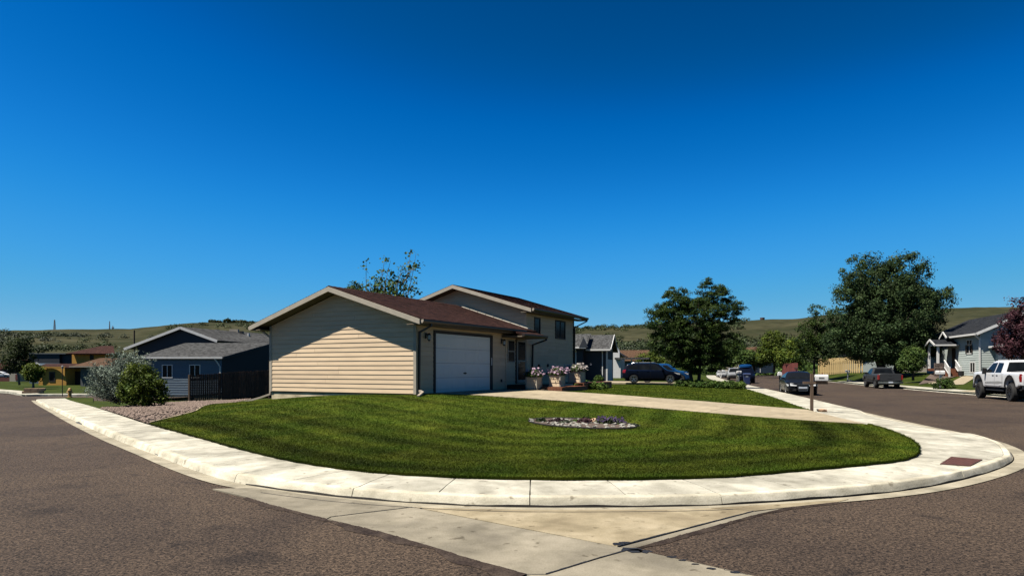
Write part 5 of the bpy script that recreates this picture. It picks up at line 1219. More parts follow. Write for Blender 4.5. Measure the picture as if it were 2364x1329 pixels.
mb = MB(); roof_slope(mb, (X(169, Y2), Y2 - .8, Z(846, Y2)), (X(305, Y2), Y2 - .8, Z(846, Y2)), (X(226, Y2 + 3), Y2 + 3.5, Z(826, Y2 + 3)), (X(290, Y2 + 3), Y2 + 3.5, Z(826, Y2 + 3)), .12, .3); mb.build('roof', 'shingle_tan', th)
MB().bar((X(169, Y2), Y2 - .86, Z(846, Y2)), (X(305, Y2), Y2 - .86, Z(846, Y2)), .1, .16).build('gutter', 'trim_cream', th)
dk_ = thing('slate_building', 'plain dark slate building behind the ochre house', 'building', (0, 0, 0))
Y3 = 140.
MB().box(X(66, Y3), X(137, Y3), Y3, Y3 + 9, Z(890, Y3), Z(817, Y3)).build('wall', 'navy_siding', dk_); MB().box(X(137, Y3) + .02, X(176, Y3), Y3 + .6, Y3 + 10, Z(890, Y3), Z(818, Y3)).build('side_wall', 'navy_siding', dk_); MB().box(X(65, Y3), X(177, Y3), Y3 - .2, Y3 + 10, Z(817, Y3) + .01, Z(817, Y3) + .2).build('roof_edge', 'galvanised', dk_)
Y4 = 118.
MB().yprism([(X(68, Y4), Z(885, Y4)), (X(103, Y4), Z(885, Y4)), (X(103, Y4), Z(850, Y4)), (X(86, Y4), Z(838, Y4)), (X(68, Y4), Z(851, Y4))], Y4, Y4 + 6).build('porch_gable', 'slate_siding', dk_)
MB().bar((X(68, Y4), Y4 - .3, Z(850.5, Y4)), (X(86, Y4), Y4 - .3, Z(837, Y4)), .15, .22).build('rake_board', 'white_paint', dk_); MB().bar((X(86, Y4), Y4 - .3, Z(837, Y4)), (X(97, Y4), Y4 - .3, Z(845, Y4)), .15, .22).build('rake_board', 'white_paint', dk_)
rh = thing('red_house', 'red house with a white rake board cut by the left frame edge', 'house', (0, 0, 0))
Y5 = 158.
MB().yprism([(X(-60, Y5), Z(880, Y5)), (X(22, Y5), Z(880, Y5)), (X(22, Y5), Z(831, Y5)), (X(14, Y5), Z(829, Y5)), (X(-60, Y5), Z(868, Y5))], Y5, Y5 + 8).build('wall', 'red_wood', rh)
MB().bar((X(-16, Y5), Y5 - .4, Z(846, Y5)), (X(15, Y5), Y5 - .4, Z(828, Y5)), .2, .45).build('rake_board', 'white_paint', rh)
Y6 = 125.
MB().box(X(22, Y6), X(44, Y6), Y6, Y6 + 5, Z(880, Y6), Z(862, Y6)).build('garage_wall', 'trim_cream', rh); MB().box(X(36, Y6), X(41, Y6), Y6 - .08, Y6 - .01, Z(877, Y6), Z(864, Y6)).build('door', 'red_wood', rh)
# stone planter box, hydrant, lamp post
px_, py_, pz_ = pos(70, 908, z_left)
sp_ = thing('stone_planter', 'low sandstone block retaining wall at the far left street corner', 'retaining wall', (px_, py_ + .4, pz_), .5)
for i in range(3):
    for j in range(2): MB().box(-.9 + i * .6 + (j % 2) * .15 + .01, -.3 + i * .6 + (j % 2) * .15 - .01, -.45, .45, j * .26 + .005, j * .26 + .255).build('stone_block', 'sandstone', sp_)
hx_, hy_, hz_ = pos(161, 917, z_walk)
hd = thing('fire_hydrant', 'small ochre fire hydrant on the grass strip at the left', 'hydrant', (hx_, hy_, hz_))
MB().lathe([(.0, 0), (.2, 0), (.2, .06), (.14, .08), (.14, .55), (.19, .57), (.19, .62), (.15, .64), (.13, .75), (.05, .83), (0, .84)], n=14).build('barrel', 'hydrant_paint', hd, angle=40)
for sx in (-1, 1): MB().lathe([(0, .25 * sx), (.07, .25 * sx), (.07, .1 * sx)], (0, 0, .45), axis='x', n=10).build('nozzle', 'hydrant_paint', hd)
lx_, ly_, lz_ = pos(144, 914, z_walk)
lp = thing('yard_lamp', 'thin dark lamp post with a small pale head on the left corner', 'lamp post', (lx_, ly_, lz_))
MB().tube([(0, 0, 0), (0, 0, 2.55)], .035, 8).build('post', 'black_metal', lp); MB().lathe([(0, 2.5), (.08, 2.52), (.11, 2.72), (.0, 2.85)], n=8).build('lantern', 'lamp_glass', lp)
# storm drain mouth in the left kerb
for i, (u, v, lb, L_) in enumerate(((190, 977, 'dark storm drain opening in the left gutter', .55), (375, 1049, 'small pipe outlet in the left kerb face', .16))):
    x, y = ray(u, v, z_road); zz0 = float(z_road(x, y)); dd_ = DIR_L; t_ = thing('drain', lb, 'drain', (x, y, zz0 + .012), math.atan2(dd_[1], dd_[0]))
    MB().box(-L_, L_, -.11, .11, 0, .012).build('frame', 'galvanised', t_)
    for k in range(6): MB().box(-L_ * .9 + k * L_ * .3, -L_ * .9 + k * L_ * .3 + L_ * .2, -.09, .09, .0125, .0165).build('slot', 'joint_dark', t_)

# ------------------------------------------------------------------ skyline: masts, pole, tower, long building
def lattice(name, label, u, vt, vb, y, w, group=None):
    m = y / FOC; x = (u - 1182) * m; zb = EYE - (vb - HORIZON) * m - 2; h = (vb - vt) * m + 2; t = thing(name, label, 'mast', (x, y, zb), 0, group); c = [(-w, -w), (w, -w), (w, w), (-w, w)]; lg = MB(); br = MB()
    for a_, b_ in c: lg.bar((a_, b_, 0), (a_ * .25, b_ * .25, h), .22)
    n = 9
    for i in range(n):
        f0, f1 = 1 - .75 * i / n, 1 - .75 * (i + 1) / n
        for k in range(4): a_, b_ = c[k], c[(k + 1) % 4]; br.bar((a_[0] * f0, a_[1] * f0, h * i / n), (b_[0] * f1, b_[1] * f1, h * (i + 1) / n), .13); br.bar((a_[0] * f1, a_[1] * f1, h * (i + 1) / n), (b_[0] * f1, b_[1] * f1, h * (i + 1) / n), .12)
    lg.build('legs', 'tower_steel', t); br.build('bracing', 'tower_steel', t); return t
lattice('radio_mast', 'tall lattice radio mast on the left skyline', 126, 738, 771, 612, .9, 'masts on the skyline')
lattice('radio_mast', 'faint slender mast right of the tall one on the left skyline', 253, 741, 769, 614, .45, 'masts on the skyline')
t_ = lattice('radio_mast', 'short mast with round dishes on the left skyline', 260.5, 752, 769, 612, .5, 'masts on the skyline')
for h_ in (4.5, 7.0): MB().lathe([(0, -.6), (1.1, -.4), (1.1, .4), (0, .6)], (0, 0, h_), n=10).build('dish', 'tower_steel', t_)
up_ = at(310, 803, 190.); t_ = thing('utility_pole', 'dark wooden utility pole rising behind the blue house roof', 'pole', (up_[0], 190., -1.)); h_ = EYE - (762 - HORIZON) * 190 / FOC + 1; MB().tube([(0, 0, 0), (0, 0, h_)], .2, 8).build('shaft', 'bark', t_)
wt = at(1760, 750, 612.); t_ = thing('water_tower', 'small tower with a brown head on a white leg on the right skyline', 'tower', (wt[0], 612., wt[2] - 1)); MB().lathe([(0, 0), (1.7, 0), (1.3, 4.2), (0, 4.2)], n=14).build('shaft', 'white_paint', t_, angle=40); MB().lathe([(0, 4.2), (1.7, 4.2), (2.1, 7.6), (1.5, 7.7), (0, 7.7)], n=14).build('tank', 'tower_brown', t_, angle=40)
lb_ = at(1422, 766, 608.); t_ = thing('ridge_building', 'long low dark building on the ridge above the grey roofed house', 'building', (lb_[0], 608., lb_[2] - 1)); MB().box(-11, 11, 0, 8, 0, 2.6).build('wall', 'slate_siding', t_); MB().yprism([(-11.6, 2.6), (11.6, 2.6), (11, 4.0), (-11, 4.0)], -.5, 8.5).build('roof', 'shingle_charcoal', t_); MB().box(-10.8, -9.8, 3, 4, 3.5, 5.2).build('chimney', 'stone', t_)
# ------------------------------------------------------------------ vehicles
def arch(cx, r, zb, n=9):        # wheel-arch points from front (larger x) to back along the underside
    a0 = math.asin(min(1, max(-1, (zb - 0) / r))) if False else 0
    return [(cx + r * math.cos(t), zb + r * math.sin(t)) for t in np.linspace(0, math.pi, n)]
def densify(poly, step):
    o = []
    for p, q in zip(poly, poly[1:] + poly[:1]):
        L = math.hypot(q[0] - p[0], q[1] - p[1]); n = max(1, int(math.ceil(L / step)))
        for i in range(n): o.append((lerp(p[0], q[0], i / n), lerp(p[1], q[1], i / n)))
    return o
class Shell:
    """car body from its side outline: half-width yf(x, z), edges rounded by er"""
    def __init__(s, outline, yf, er=.07): s.poly = densify(outline, .13); s.yf = yf; s.er = er; s.line = [np.array(p) for p in s.poly + s.poly[:1]]
    def y(s, x, z, d=None):
        if d is None: d = float(poly_dist(np.array([x]), np.array([z]), s.line)[0])
        k = max(0., 1 - d / s.er); return s.yf(x, z) - s.er * .75 * (1 - math.sqrt(max(0, 1 - k * k)))
    def build(s, name, m, parent, under_z):
        poly = s.poly; n = len(poly); xs = [p[0] for p in poly]; zs = [p[1] for p in poly]
        gx, gz = np.meshgrid(np.arange(min(xs), max(xs), .12), np.arange(min(zs), max(zs), .09)); gx = gx.ravel(); gz = gz.ravel(); dd = poly_dist(gx, gz, s.line); ok = inside(gx, gz, poly) & (dd > s.er * 1.15); pts = list(zip(gx[ok], gz[ok]))
        for ins in (.3, .8):          # rings just inside the outline
            for i in range(n):
                a = np.array(poly[i - 1]); b = np.array(poly[(i + 1) % n]); t = b - a; L = np.linalg.norm(t)
                if L < 1e-6: continue
                t /= L
                for sg in (1, -1):
                    q = np.array(poly[i]) + np.array([-t[1], t[0]]) * s.er * ins * sg
                    if inside(np.array([q[0]]), np.array([q[1]]), poly)[0] and poly_dist(np.array([q[0]]), np.array([q[1]]), s.line)[0] > s.er * ins * .8: pts.append(tuple(q))
        v, e, f, *_ = delaunay_2d_cdt([Vector(p) for p in poly] + [Vector(p) for p in pts], [], [list(range(n))], 1, 1e-4)
        v = [(p.x, p.y) for p in v]; D = poly_dist(np.array([p[0] for p in v]), np.array([p[1] for p in v]), s.line)
        mb = MB(); N = len(v)
        for sg in (1, -1): mb.v += [(x, sg * s.y(x, z, d), z) for (x, z), d in zip(v, D)]
        for t in f:
            mb.f.append(tuple(t)); mb.f.append(tuple(N + i for i in t)[::-1])
        cx, cz = sum(xs) / n, sum(zs) / n; K = 6
        area = sum(poly[i][0] * poly[(i + 1) % n][1] - poly[(i + 1) % n][0] * poly[i][1] for i in range(n)); sgn = 1 if area > 0 else -1
        rows = []
        for i in range(n):
            a = np.array(poly[i - 1]); b = np.array(poly[(i + 1) % n]); t = b - a; t = t / max(np.linalg.norm(t), 1e-6); nn = np.array([t[1], -t[0]]) * sgn; x, z = poly[i]; Y = s.y(x, z, 0.); cr = .045 if z > under_z + .25 else 0.
            row = []
            for k in range(K + 1): w = 1 - 2 * k / K; c = cr * (1 - w * w); row.append(len(mb.v)); mb.v.append((x + nn[0] * c, w * Y, z + nn[1] * c))
            rows.append(row)
        for i in range(n):
            r0, r1 = rows[i], rows[(i + 1) % n]
            for k in range(K): mb.f.append((r0[k], r1[k], r1[k + 1], r0[k + 1]))
        me = bpy.data.meshes.new(name); me.from_pydata(mb.v, [], mb.f); bm = bmesh.new(); bm.from_mesh(me); bmesh.ops.remove_doubles(bm, verts=bm.verts, dist=.002); bmesh.ops.recalc_face_normals(bm, faces=bm.faces); bm.to_mesh(me); bm.free()
        me.polygons.foreach_set('use_smooth', [True] * len(me.polygons)); me.set_sharp_from_angle(angle=math.radians(38)); me.materials.append(MATS[m]); me.update()
        o = bpy.data.objects.new(name, me); COL.objects.link(o); o.parent = parent; return o
    def patch(s, name, poly, m, parent, off=.012, side=1):
        poly = densify(poly, .12); n = len(poly); xs = [p[0] for p in poly]; zs = [p[1] for p in poly]; gx, gz = np.meshgrid(np.arange(min(xs), max(xs), .12), np.arange(min(zs), max(zs), .1)); gx = gx.ravel(); gz = gz.ravel(); ok = inside(gx, gz, poly)
        v, e, f, *_ = delaunay_2d_cdt([Vector(p) for p in poly] + [Vector(p) for p in zip(gx[ok], gz[ok])], [], [list(range(n))], 1, 1e-4)
        mb = MB(); mb.v = [(p.x, side * (s.y(p.x, p.y) + off), p.y) for p in v]; mb.f = [tuple(t) if side < 0 else tuple(t)[::-1] for t in f]
        return mb.build(name, m, parent, smooth=True)
    def across(s, name, a, b, m, parent, inset=.08, off=.02, w0=None, w1=None):
        """panel across the car between outline points a and b (windscreen, tailgate ...)"""
        a = np.array(a); b = np.array(b); t = (b - a) / np.linalg.norm(b - a); nn = np.array([-t[1], t[0]]); mid = (a + b) / 2
        if inside(np.array([mid[0] + nn[0] * .05]), np.array([mid[1] + nn[1] * .05]), s.poly)[0]: nn = -nn
        mb = MB(); K = 6; R = 4
        for i in range(R + 1):
            p = a + (b - a) * i / R; Y = (s.y(p[0], p[1], .0) - inset) if w0 is None else lerp(w0, w1, i / R)
            for k in range(K + 1): w = 1 - 2 * k / K; c = .045 * (1 - (w * (Y / (Y + inset))) ** 2) + off; mb.v.append((p[0] + nn[0] * c, w * Y, p[1] + nn[1] * c))
        for i in range(R):
            for k in range(K): q = i * (K + 1) + k; mb.f.append((q, q + 1, q + K + 2, q + K + 1))
        return mb.build(name, m, parent, smooth=True)
def wheel(parent, x, y, r, w, rim='alloy', spokes=5, rr=.66):
    sg = 1 if y > 0 else -1; wh = MB().lathe([(r * rr, -w / 2), (r * .90, -w / 2), (r * .985, -w * .38), (r, -w * .2), (r, w * .2), (r * .985, w * .38), (r * .90, w / 2), (r * rr, w / 2)], (x, y, r), axis='y', n=28).build('wheel', 'rubber', parent, angle=35)
    rm = MB(); rm.lathe([(r * rr, sg * w * .5), (r * rr * .93, sg * w * .5), (r * rr * .9, sg * w * .12), (0, sg * w * .10)], (x, y, r), axis='y', n=24)
    for k in range(spokes):
        t = 6.283 * k / spokes + .3; rm.bar((x, y + sg * w * .36, r), (x + math.cos(t) * r * rr * .95, y + sg * w * .43, r + math.sin(t) * r * rr * .95), r * .16, w * .14, up=(0, 1, 0))
    rm.lathe([(0, sg * w * .44), (r * .13, sg * w * .43), (r * .15, sg * w * .3)], (x, y, r), axis='y', n=10); rm.build('rim', rim, wh)
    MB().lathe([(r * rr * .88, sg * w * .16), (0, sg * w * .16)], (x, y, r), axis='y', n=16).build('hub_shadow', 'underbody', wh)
def seams(parent, sh, lines, name='door_seam'):
    mb = MB()
    for pl in lines:
        pl = densify(list(pl) + [pl[-1]], .1)[:-1] if len(pl) > 1 else pl
        for p, q in zip(pl[:-1], pl[1:]):
            for sg in (1, -1):
                ya, yb = sg * (sh.y(*p) + .003), sg * (sh.y(*q) + .003); d = np.array([q[0] - p[0], q[1] - p[1]]); n = np.array([-d[1], d[0]]) / max(np.linalg.norm(d), 1e-6) * .007
                mb.add([(p[0] - n[0], ya, p[1] - n[1]), (q[0] - n[0], yb, q[1] - n[1]), (q[0] + n[0], yb, q[1] + n[1]), (p[0] + n[0], ya, p[1] + n[1])], [(0, 1, 2, 3)])
    mb.build(name, 'underbody', parent)
def ymaker(w, belt, roof, tumble, L, nose=.10, barrel=.03, x0=None):
    def yf(x, z):
        e = max(0., (abs(x) - L / 2 * .72) / (L / 2 * .28)); y = w * (1 - nose * e * e)
        y -= barrel * ((z - belt * .72) / (belt * .5)) ** 2 if z < belt else barrel * .31
        if z > belt: y -= tumble * (z - belt) / (roof - belt)
        return y
    return yf
def vehicle(name, label, cat, loc, heading, S, group=None):
    """S: dict describing the vehicle; local x is forwards"""
    t = thing(name, label, cat, loc, heading, group); W = S['w']
    sh = Shell(S['outline'], ymaker(W, S['belt'], S['roof'], S['tumble'], S['len'], S.get('nose', .1), S.get('barrel', .03)), S.get('er', .07))
    sh.build('body', S['paint'], t, S['under'])
    MB().box(-S['len'] / 2 + .25, S['len'] / 2 - .3, -W + .12, W - .12, S['under'] - .10, S['under'] + .30).build('underbody', 'underbody', t)
    ub = MB()
    for ax in S['axles']: ub.box(ax - S['wr'] * 1.15, ax + S['wr'] * 1.15, -W + .26, W - .26, .25, S['wr'] * 2.05)
    ub.build('wheel_well', 'underbody', t)
    for poly in S['glass']:
        for sd in (1, -1): sh.patch('side_window', poly, 'window_glass', t, .010, sd)
    a, b = S['screen']; sh.across('windscreen', a, b, 'window_glass', t, .09, .006); a, b = S['rear']; sh.across('rear_window', a, b, 'window_glass', t, .11, .006)
    for ax in S['axles']:
        for sg in (1, -1): wheel(t, ax, sg * (W - S['ww'] / 2 - S.get('inset', .02)), S['wr'], S['ww'], S['rim'], S.get('spokes', 5), S.get('rr', .66))
    seams(t, sh, S['seams'])
    for x, z in S['handles']:
        for sg in (1, -1): y = sg * (sh.y(x, z) + .02); MB().box(x - .09, x + .09, min(y, y - sg * .025), max(y, y - sg * .025), z - .018, z + .018).build('door_handle', S.get('hm', S['paint']), t)
    mx, mz, mw_, mh = S['mirror']
    for sg in (1, -1):
        y = sg * (W - .04); mb = MB(); mb.hexa([(mx - .06, y, mz - mh / 2), (mx + .06, y, mz - mh / 2), (mx + .05, y + sg * mw_, mz - mh / 2), (mx - .08, y + sg * mw_, mz - mh / 2)], [(mx - .06, y, mz + mh / 2 - .02), (mx + .05, y, mz + mh / 2 - .02), (mx + .03, y + sg * mw_, mz + mh / 2), (mx - .08, y + sg * mw_, mz + mh / 2)]); mb.build('wing_mirror', S.get('mm', S['paint']), t)
    for poly in S['head']:
        for sd in (1, -1): sh.patch('headlight', poly, 'headlight', t, .012, sd)
    for poly in S['tail']:
        for sd in (1, -1): sh.patch('taillight', poly, 'taillight', t, .012, sd)
    return t, sh

zr0 = .58
def pickup(hood, belt, roof, wr, ax, L, under, cabx, bedz, w, paint, rim, arch_r, slope_f=.72):
    xb, xf = -L / 2, L / 2; c0, c1 = cabx
    out = [(xb + .02, bedz), (xb, bedz - .35), (xb + .02, under + .16), (xb + .30, under + .10)] + arch(ax[0], arch_r, under)[::-1] + arch(ax[1], arch_r, under)[::-1] + [(xf - .18, under), (xf - .01, under + .18), (xf, hood - .28), (xf - .07, hood - .09), (xf - .25, hood - .02), (c1 + .12, hood + .03), (c1, belt + .02),
          (c1 - slope_f, roof - .05), (c1 - slope_f - .25, roof), (c0 + .35, roof), (c0 + .13, roof - .05), (c0, belt + .04), (c0 - .02, bedz)]
    return dict(outline=out, w=w, belt=belt, roof=roof, tumble=.22, len=L, nose=.05, barrel=.025, under=under, er=.06, axles=ax, wr=wr, ww=.30, paint=paint, rim=rim, screen=((c1 - .04, belt + .06), (c1 - slope_f + .03, roof - .08)), rear=((c0 + .01, belt + .08), (c0 + .12, roof - .09)))
# --- white lifted crew-cab pickup, right edge
S = pickup(1.46, 1.38, 2.02, .44, (-1.85, 2.1), 6.1, .66, (-.95, 1.42), 1.44, 1.02, 'paint_white', 'dark_alloy', .54)
S.update(glass=[[(-.78, 1.42), (-.72, 1.90), (-.10, 1.93), (-.05, 1.42)], [(.06, 1.42), (.04, 1.93), (.62, 1.91), (1.20, 1.42)]], seams=[[(-.86, 1.36), (-.86, .72)], [(.0, 1.38), (.0, .70)], [(1.22, 1.36), (1.22, .74)], [(-.98, 1.42), (-.98, .75)], [(-.86, .74), (1.22, .74)]],
         handles=[(-.30, 1.27), (.68 - .5, 1.27)], hm='dark_alloy', mirror=(1.12, 1.50, .20, .34), mm='black_plastic', head=[[(2.72, 1.22), (2.98, 1.20), (2.97, 1.02), (2.80, 1.02)]], tail=[[(-3.03, 1.36), (-2.86, 1.36), (-2.80, 1.18), (-2.86, .98), (-3.03, .98)]], inset=-.03, spokes=8, rr=.60)
dirR = math.atan2(.963, .27)
t, sh = vehicle('pickup_truck', 'lifted white crew cab pickup with black wheels cut by the right frame edge', 'pickup truck', (26.0, 35.0, 0), dirR, S)
for sd in (1, -1):
    sh.patch('side_decal', [(-1.1, .92), (-.6, .98), (1.2, .93), (1.2, .84), (-.4, .84)], 'paint_silver', t, .006, sd)
    for ax in S['axles']: sh.patch('arch_flare', [(p[0], p[1]) for p in arch(ax, .66, .66)] + [(p[0], p[1]) for p in arch(ax, .545, .66)[::-1]], 'black_plastic', t, .03, sd)
    MB().box(-.9, 1.3, sd * .86 - .09, sd * .86 + .09, .48, .54).build('running_board', 'black_plastic', t)
MB().box(-3.18, -3.02, -.95, .95, .62, .82).build('rear_bumper', 'black_plastic', t); MB().box(3.0, 3.14, -.95, .95, .55, .85).build('front_bumper', 'black_plastic', t)
MB().box(-3.06, -3.035, -.78, .78, .95, 1.40).build('tailgate', 'paint_white', t); MB().box(-2.9, -1.0, -.82, .82, 1.445, 1.47).build('bed_cover', 'black_plastic', t)
# --- grey extended-cab pickup across the street
S = pickup(1.12, 1.10, 1.68, .36, (-1.55, 1.85), 5.4, .46, (-.55, 1.35), 1.18, .93, 'paint_grey', 'alloy', .45)
S.update(glass=[[(-.42, 1.16), (-.36, 1.56), (.12, 1.59), (.16, 1.16)], [(.24, 1.16), (.22, 1.59), (.62, 1.57), (1.15, 1.16)]], seams=[[(.2, 1.12), (.2, .52)], [(1.15, 1.1), (1.15, .55)], [(-.58, 1.18), (-.58, .5)], [(.2, .52), (1.15, .52)]], handles=[(.36, 1.02)], mirror=(1.08, 1.22, .2, .18), mm='black_plastic',
         head=[[(2.4, .95), (2.66, .93), (2.66, .75), (2.45, .75)]], tail=[[(-2.68, 1.12), (-2.56, 1.12), (-2.56, .72), (-2.68, .72)]], spokes=6)
t, sh = vehicle('pickup_truck', 'grey pickup parked tailgate towards us across the street', 'pickup truck', (31.15, 57.3, .02), dirR, S)
MB().box(-2.86, -2.70, -.90, .90, .40, .58).build('rear_bumper', 'chrome', t); MB().box(-2.735, -2.705, -.76, .76, .64, 1.15).build('tailgate', 'paint_grey', t); MB().box(-2.88, -2.865, -.16, .16, .45, .57).build('number_plate', 'plate_white', t)
MB().box(-2.74, -2.733, -.1, .1, .98, 1.04).build('gate_handle', 'black_plastic', t); MB().box(-2.6, -.62, -.74, .74, 1.185, 1.20).build('bed_floor', 'underbody', t)
for sd in (1, -1): MB().box(-2.6, 2.6, min(sd * .925, sd * .945), max(sd * .925, sd * .945), .68, .74).build('side_moulding', 'chrome', t); MB().box(-2.76, -2.70, min(sd * .79, sd * .90), max(sd * .79, sd * .90), .72, 1.1).build('taillight', 'taillight', t)

def sedan(L, paint, rim, roof=1.42, belt=.93, w=.90, wr=.33):
    xb, xf = -L / 2, L / 2; ax = (-L / 2 + .95, L / 2 - .90); u = .24
    out = [(xb + .03, .95), (xb, .72), (xb + .04, .42), (xb + .14, u + .06)] + arch(ax[0], .38, u)[::-1] + arch(ax[1], .38, u)[::-1] + [(xf - .16, u), (xf - .02, .34), (xf, .56), (xf - .06, .68), (xf - .35, .79), (xf - 1.05, .90), (xf - 1.22, .94), (xf - 1.88, roof - .08), (xf - 2.25, roof), (xf - 2.75, roof - .01), (xb + 1.15, roof - .13), (xb + .62, 1.03), (xb + .3, 1.0)]
    return dict(outline=out, w=w, belt=belt, roof=roof, tumble=.26, len=L, nose=.16, barrel=.04, under=u, er=.09, axles=ax, wr=wr, ww=.22, paint=paint, rim=rim, screen=((xf - 1.27, .97), (xf - 1.88, roof - .10)), rear=((xb + .70, 1.07), (xb + 1.18, roof - .14)),
                glass=[[(xb + .85, 1.0), (xb + 1.25, roof - .18), (-.28, roof - .09), (-.28, .97)], [(-.20, .97), (-.20, roof - .09), (xf - 2.05, roof - .12), (xf - 1.42, .97)]], seams=[[(-.24, .95), (-.24, .36)], [(xf - 1.38, .93), (xf - 1.42, .40)], [(xb + 1.3, .95), (xb + 1.42, .62)], [(-1.0, .34), (xf - 1.42, .34)]], handles=[(-.42, .84), (-1.25, .86)], mirror=(xf - 1.5, 1.02, .2, .13),
                head=[[(xf - .50, .73), (xf - .10, .66), (xf - .10, .55), (xf - .32, .56)]], tail=[[(xb + .03, .90), (xb + .35, .90), (xb + .22, .74), (xb + .03, .74)]])
# --- black sedan facing us at the near kerb
S = sedan(4.7, 'paint_black', 'alloy')
t, sh = vehicle('sedan', 'black sedan parked facing us on the street behind the mailbox post', 'car', (18.15, 43.2, .0), dirR + math.pi, S)
gr = MB(); gr.add([(2.352, -.30, .66), (2.352, .30, .66), (2.36, .24, .30), (2.36, -.24, .30)], [(0, 1, 2, 3)]); gr.build('grille', 'black_plastic', t); fr2 = MB()
for p, q in (((-.31, .67), (.31, .67)), ((.31, .67), (.25, .29)), ((.25, .29), (-.25, .29)), ((-.25, .29), (-.31, .67))): fr2.bar((2.362, p[0], p[1]), (2.366, q[0], q[1]), .03, .03)
fr2.build('grille_frame', 'chrome', t)
for k in range(4): MB().bar((2.364, -.27 + k * .01, .38 + k * .075), (2.364, .27 - k * .01, .38 + k * .075), .012, .012).build('grille_bar', 'chrome', t)
MB().box(2.372, 2.38, -.24, .24, .42, .54).build('number_plate', 'plate_white', t)
em = MB()
for k in range(4):
    c = (-.075 + k * .05); em.tube([(2.372, c + .034 * math.cos(a_), .60 + .034 * math.sin(a_)) for a_ in np.linspace(0, 6.283, 13)], .0055, 4, cap=False)
em.build('ring_emblem', 'chrome', t)
for sd in (1, -1):
    mb = MB(); mb.add([(2.24, sd * .71, .735), (2.28, sd * .36, .705), (2.395, sd * .36, .575), (2.37, sd * .71, .585)], [(0, 1, 2, 3)]); mb.build('headlight', 'headlight', t); mb = MB(); mb.add([(2.30, sd * .70, .40), (2.36, sd * .38, .40), (2.36, sd * .38, .28), (2.30, sd * .70, .28)], [(0, 1, 2, 3)]); mb.build('air_intake', 'underbody', t)

def suv(L, paint, rim, roof=1.70, belt=1.05, w=.93, wr=.37):
    xb, xf = -L / 2, L / 2; ax = (-L / 2 + 1.0, L / 2 - .92); u = .30
    out = [(xb + .12, 1.05), (xb + .02, .85), (xb + .02, .5), (xb + .14, u + .1)] + arch(ax[0], .43, u)[::-1] + arch(ax[1], .43, u)[::-1] + [(xf - .16, u), (xf - .01, .45), (xf, .72), (xf - .07, .86), (xf - .3, .95), (xf - 1.0, 1.05), (xf - 1.2, 1.09), (xf - 1.92, roof - .07), (xf - 2.3, roof), (xb + 1.1, roof - .02), (xb + .45, roof - .10), (xb + .36, roof - .16), (xb + .14, 1.15)]
    return dict(outline=out, w=w, belt=belt, roof=roof, tumble=.24, len=L, nose=.12, barrel=.04, under=u, er=.08, axles=ax, wr=wr, ww=.24, paint=paint, rim=rim, screen=((xf - 1.26, 1.12), (xf - 1.93, roof - .09)), rear=((xb + .17, 1.18), (xb + .35, roof - .18)),
                glass=[[(xb + .50, 1.14), (xb + .68, roof - .22), (xb + 1.35, roof - .14), (xb + 1.35, 1.12)], [(xb + 1.43, 1.12), (xb + 1.43, roof - .14), (-.12, roof - .12), (-.12, 1.10)], [(-.04, 1.10), (-.04, roof - .12), (xf - 2.12, roof - .12), (xf - 1.45, 1.10)]], seams=[[(-.08, 1.08), (-.08, .42)], [(xf - 1.42, 1.06), (xf - 1.45, .45)], [(xb + 1.4, 1.1), (xb + 1.5, .75)], [(-.9, .42), (xf - 1.45, .42)]], handles=[(-.28, .98), (-1.15, .99)], mirror=(xf - 1.55, 1.16, .22, .16),
                head=[[(xf - .62, .93), (xf - .12, .84), (xf - .10, .72), (xf - .35, .76)]], tail=[[(xb + .06, 1.12), (xb + .34, 1.16), (xb + .26, .88), (xb + .03, .88)]])
dirS = math.atan2(-.24, .971)
S = suv(4.95, 'paint_navy', 'alloy')
t, sh = vehicle('sport_utility_car', 'dark navy family car with roof rails parked in the next driveway, side on', 'car', (12.05, 58.6, Hs(12, 58.6) + .04), dirS, S)
for sd in (1, -1): MB().tube([(-1.7, sd * .66, 1.66), (-1.5, sd * .66, 1.76), (.2, sd * .66, 1.77), (.45, sd * .66, 1.68)], .022, 6).build('roof_rail', 'alloy', t); sh.patch('chrome_strip', [(-1.95, 1.09), (.95, 1.05), (.95, 1.07), (-1.95, 1.115)], 'chrome', t, .014, sd)
for x_ in (-1.1, -.1): MB().box(x_ - .04, x_ + .04, -.68, .68, 1.77, 1.80).build('cross_bar', 'black_plastic', t)
S = suv(4.85, 'paint_blue', 'alloy')
t, sh = vehicle('sport_utility_car', 'bright blue family car mostly hidden behind the navy one', 'car', (13.8, 61.9, Hs(13.8, 61.9) + .04), dirS, S)
# --- vehicles farther along the near kerb
S = suv(4.9, 'paint_navy', 'alloy', 1.78)
t, sh = vehicle('sport_utility_car', 'dark car carrying a blue cargo cover parked beyond the blue bin', 'car', (26.6, 77.5, .0), dirR + math.pi, S)
MB().lathe([(0, 1.80), (.75, 1.80), (.72, 1.98), (.45, 2.10), (0, 2.14)], n=16).build('cargo_cover', 'paint_blue', t, angle=40)
S = pickup(1.10, 1.08, 1.72, .36, (-1.55, 1.85), 5.4, .46, (-.75, 1.35), 1.15, .93, 'paint_silver', 'alloy', .45)
S.update(glass=[[(-.6, 1.14), (-.54, 1.58), (.12, 1.62), (.16, 1.14)], [(.24, 1.14), (.22, 1.62), (.62, 1.6), (1.15, 1.14)]], seams=[[(.2, 1.12), (.2, .52)], [(1.15, 1.1), (1.15, .55)]], handles=[(.36, 1.02)], mirror=(1.08, 1.22, .2, .18), head=[[(2.4, .95), (2.66, .93), (2.66, .75), (2.45, .75)]], tail=[[(-2.68, 1.12), (-2.56, 1.12), (-2.56, .72), (-2.68, .72)]])
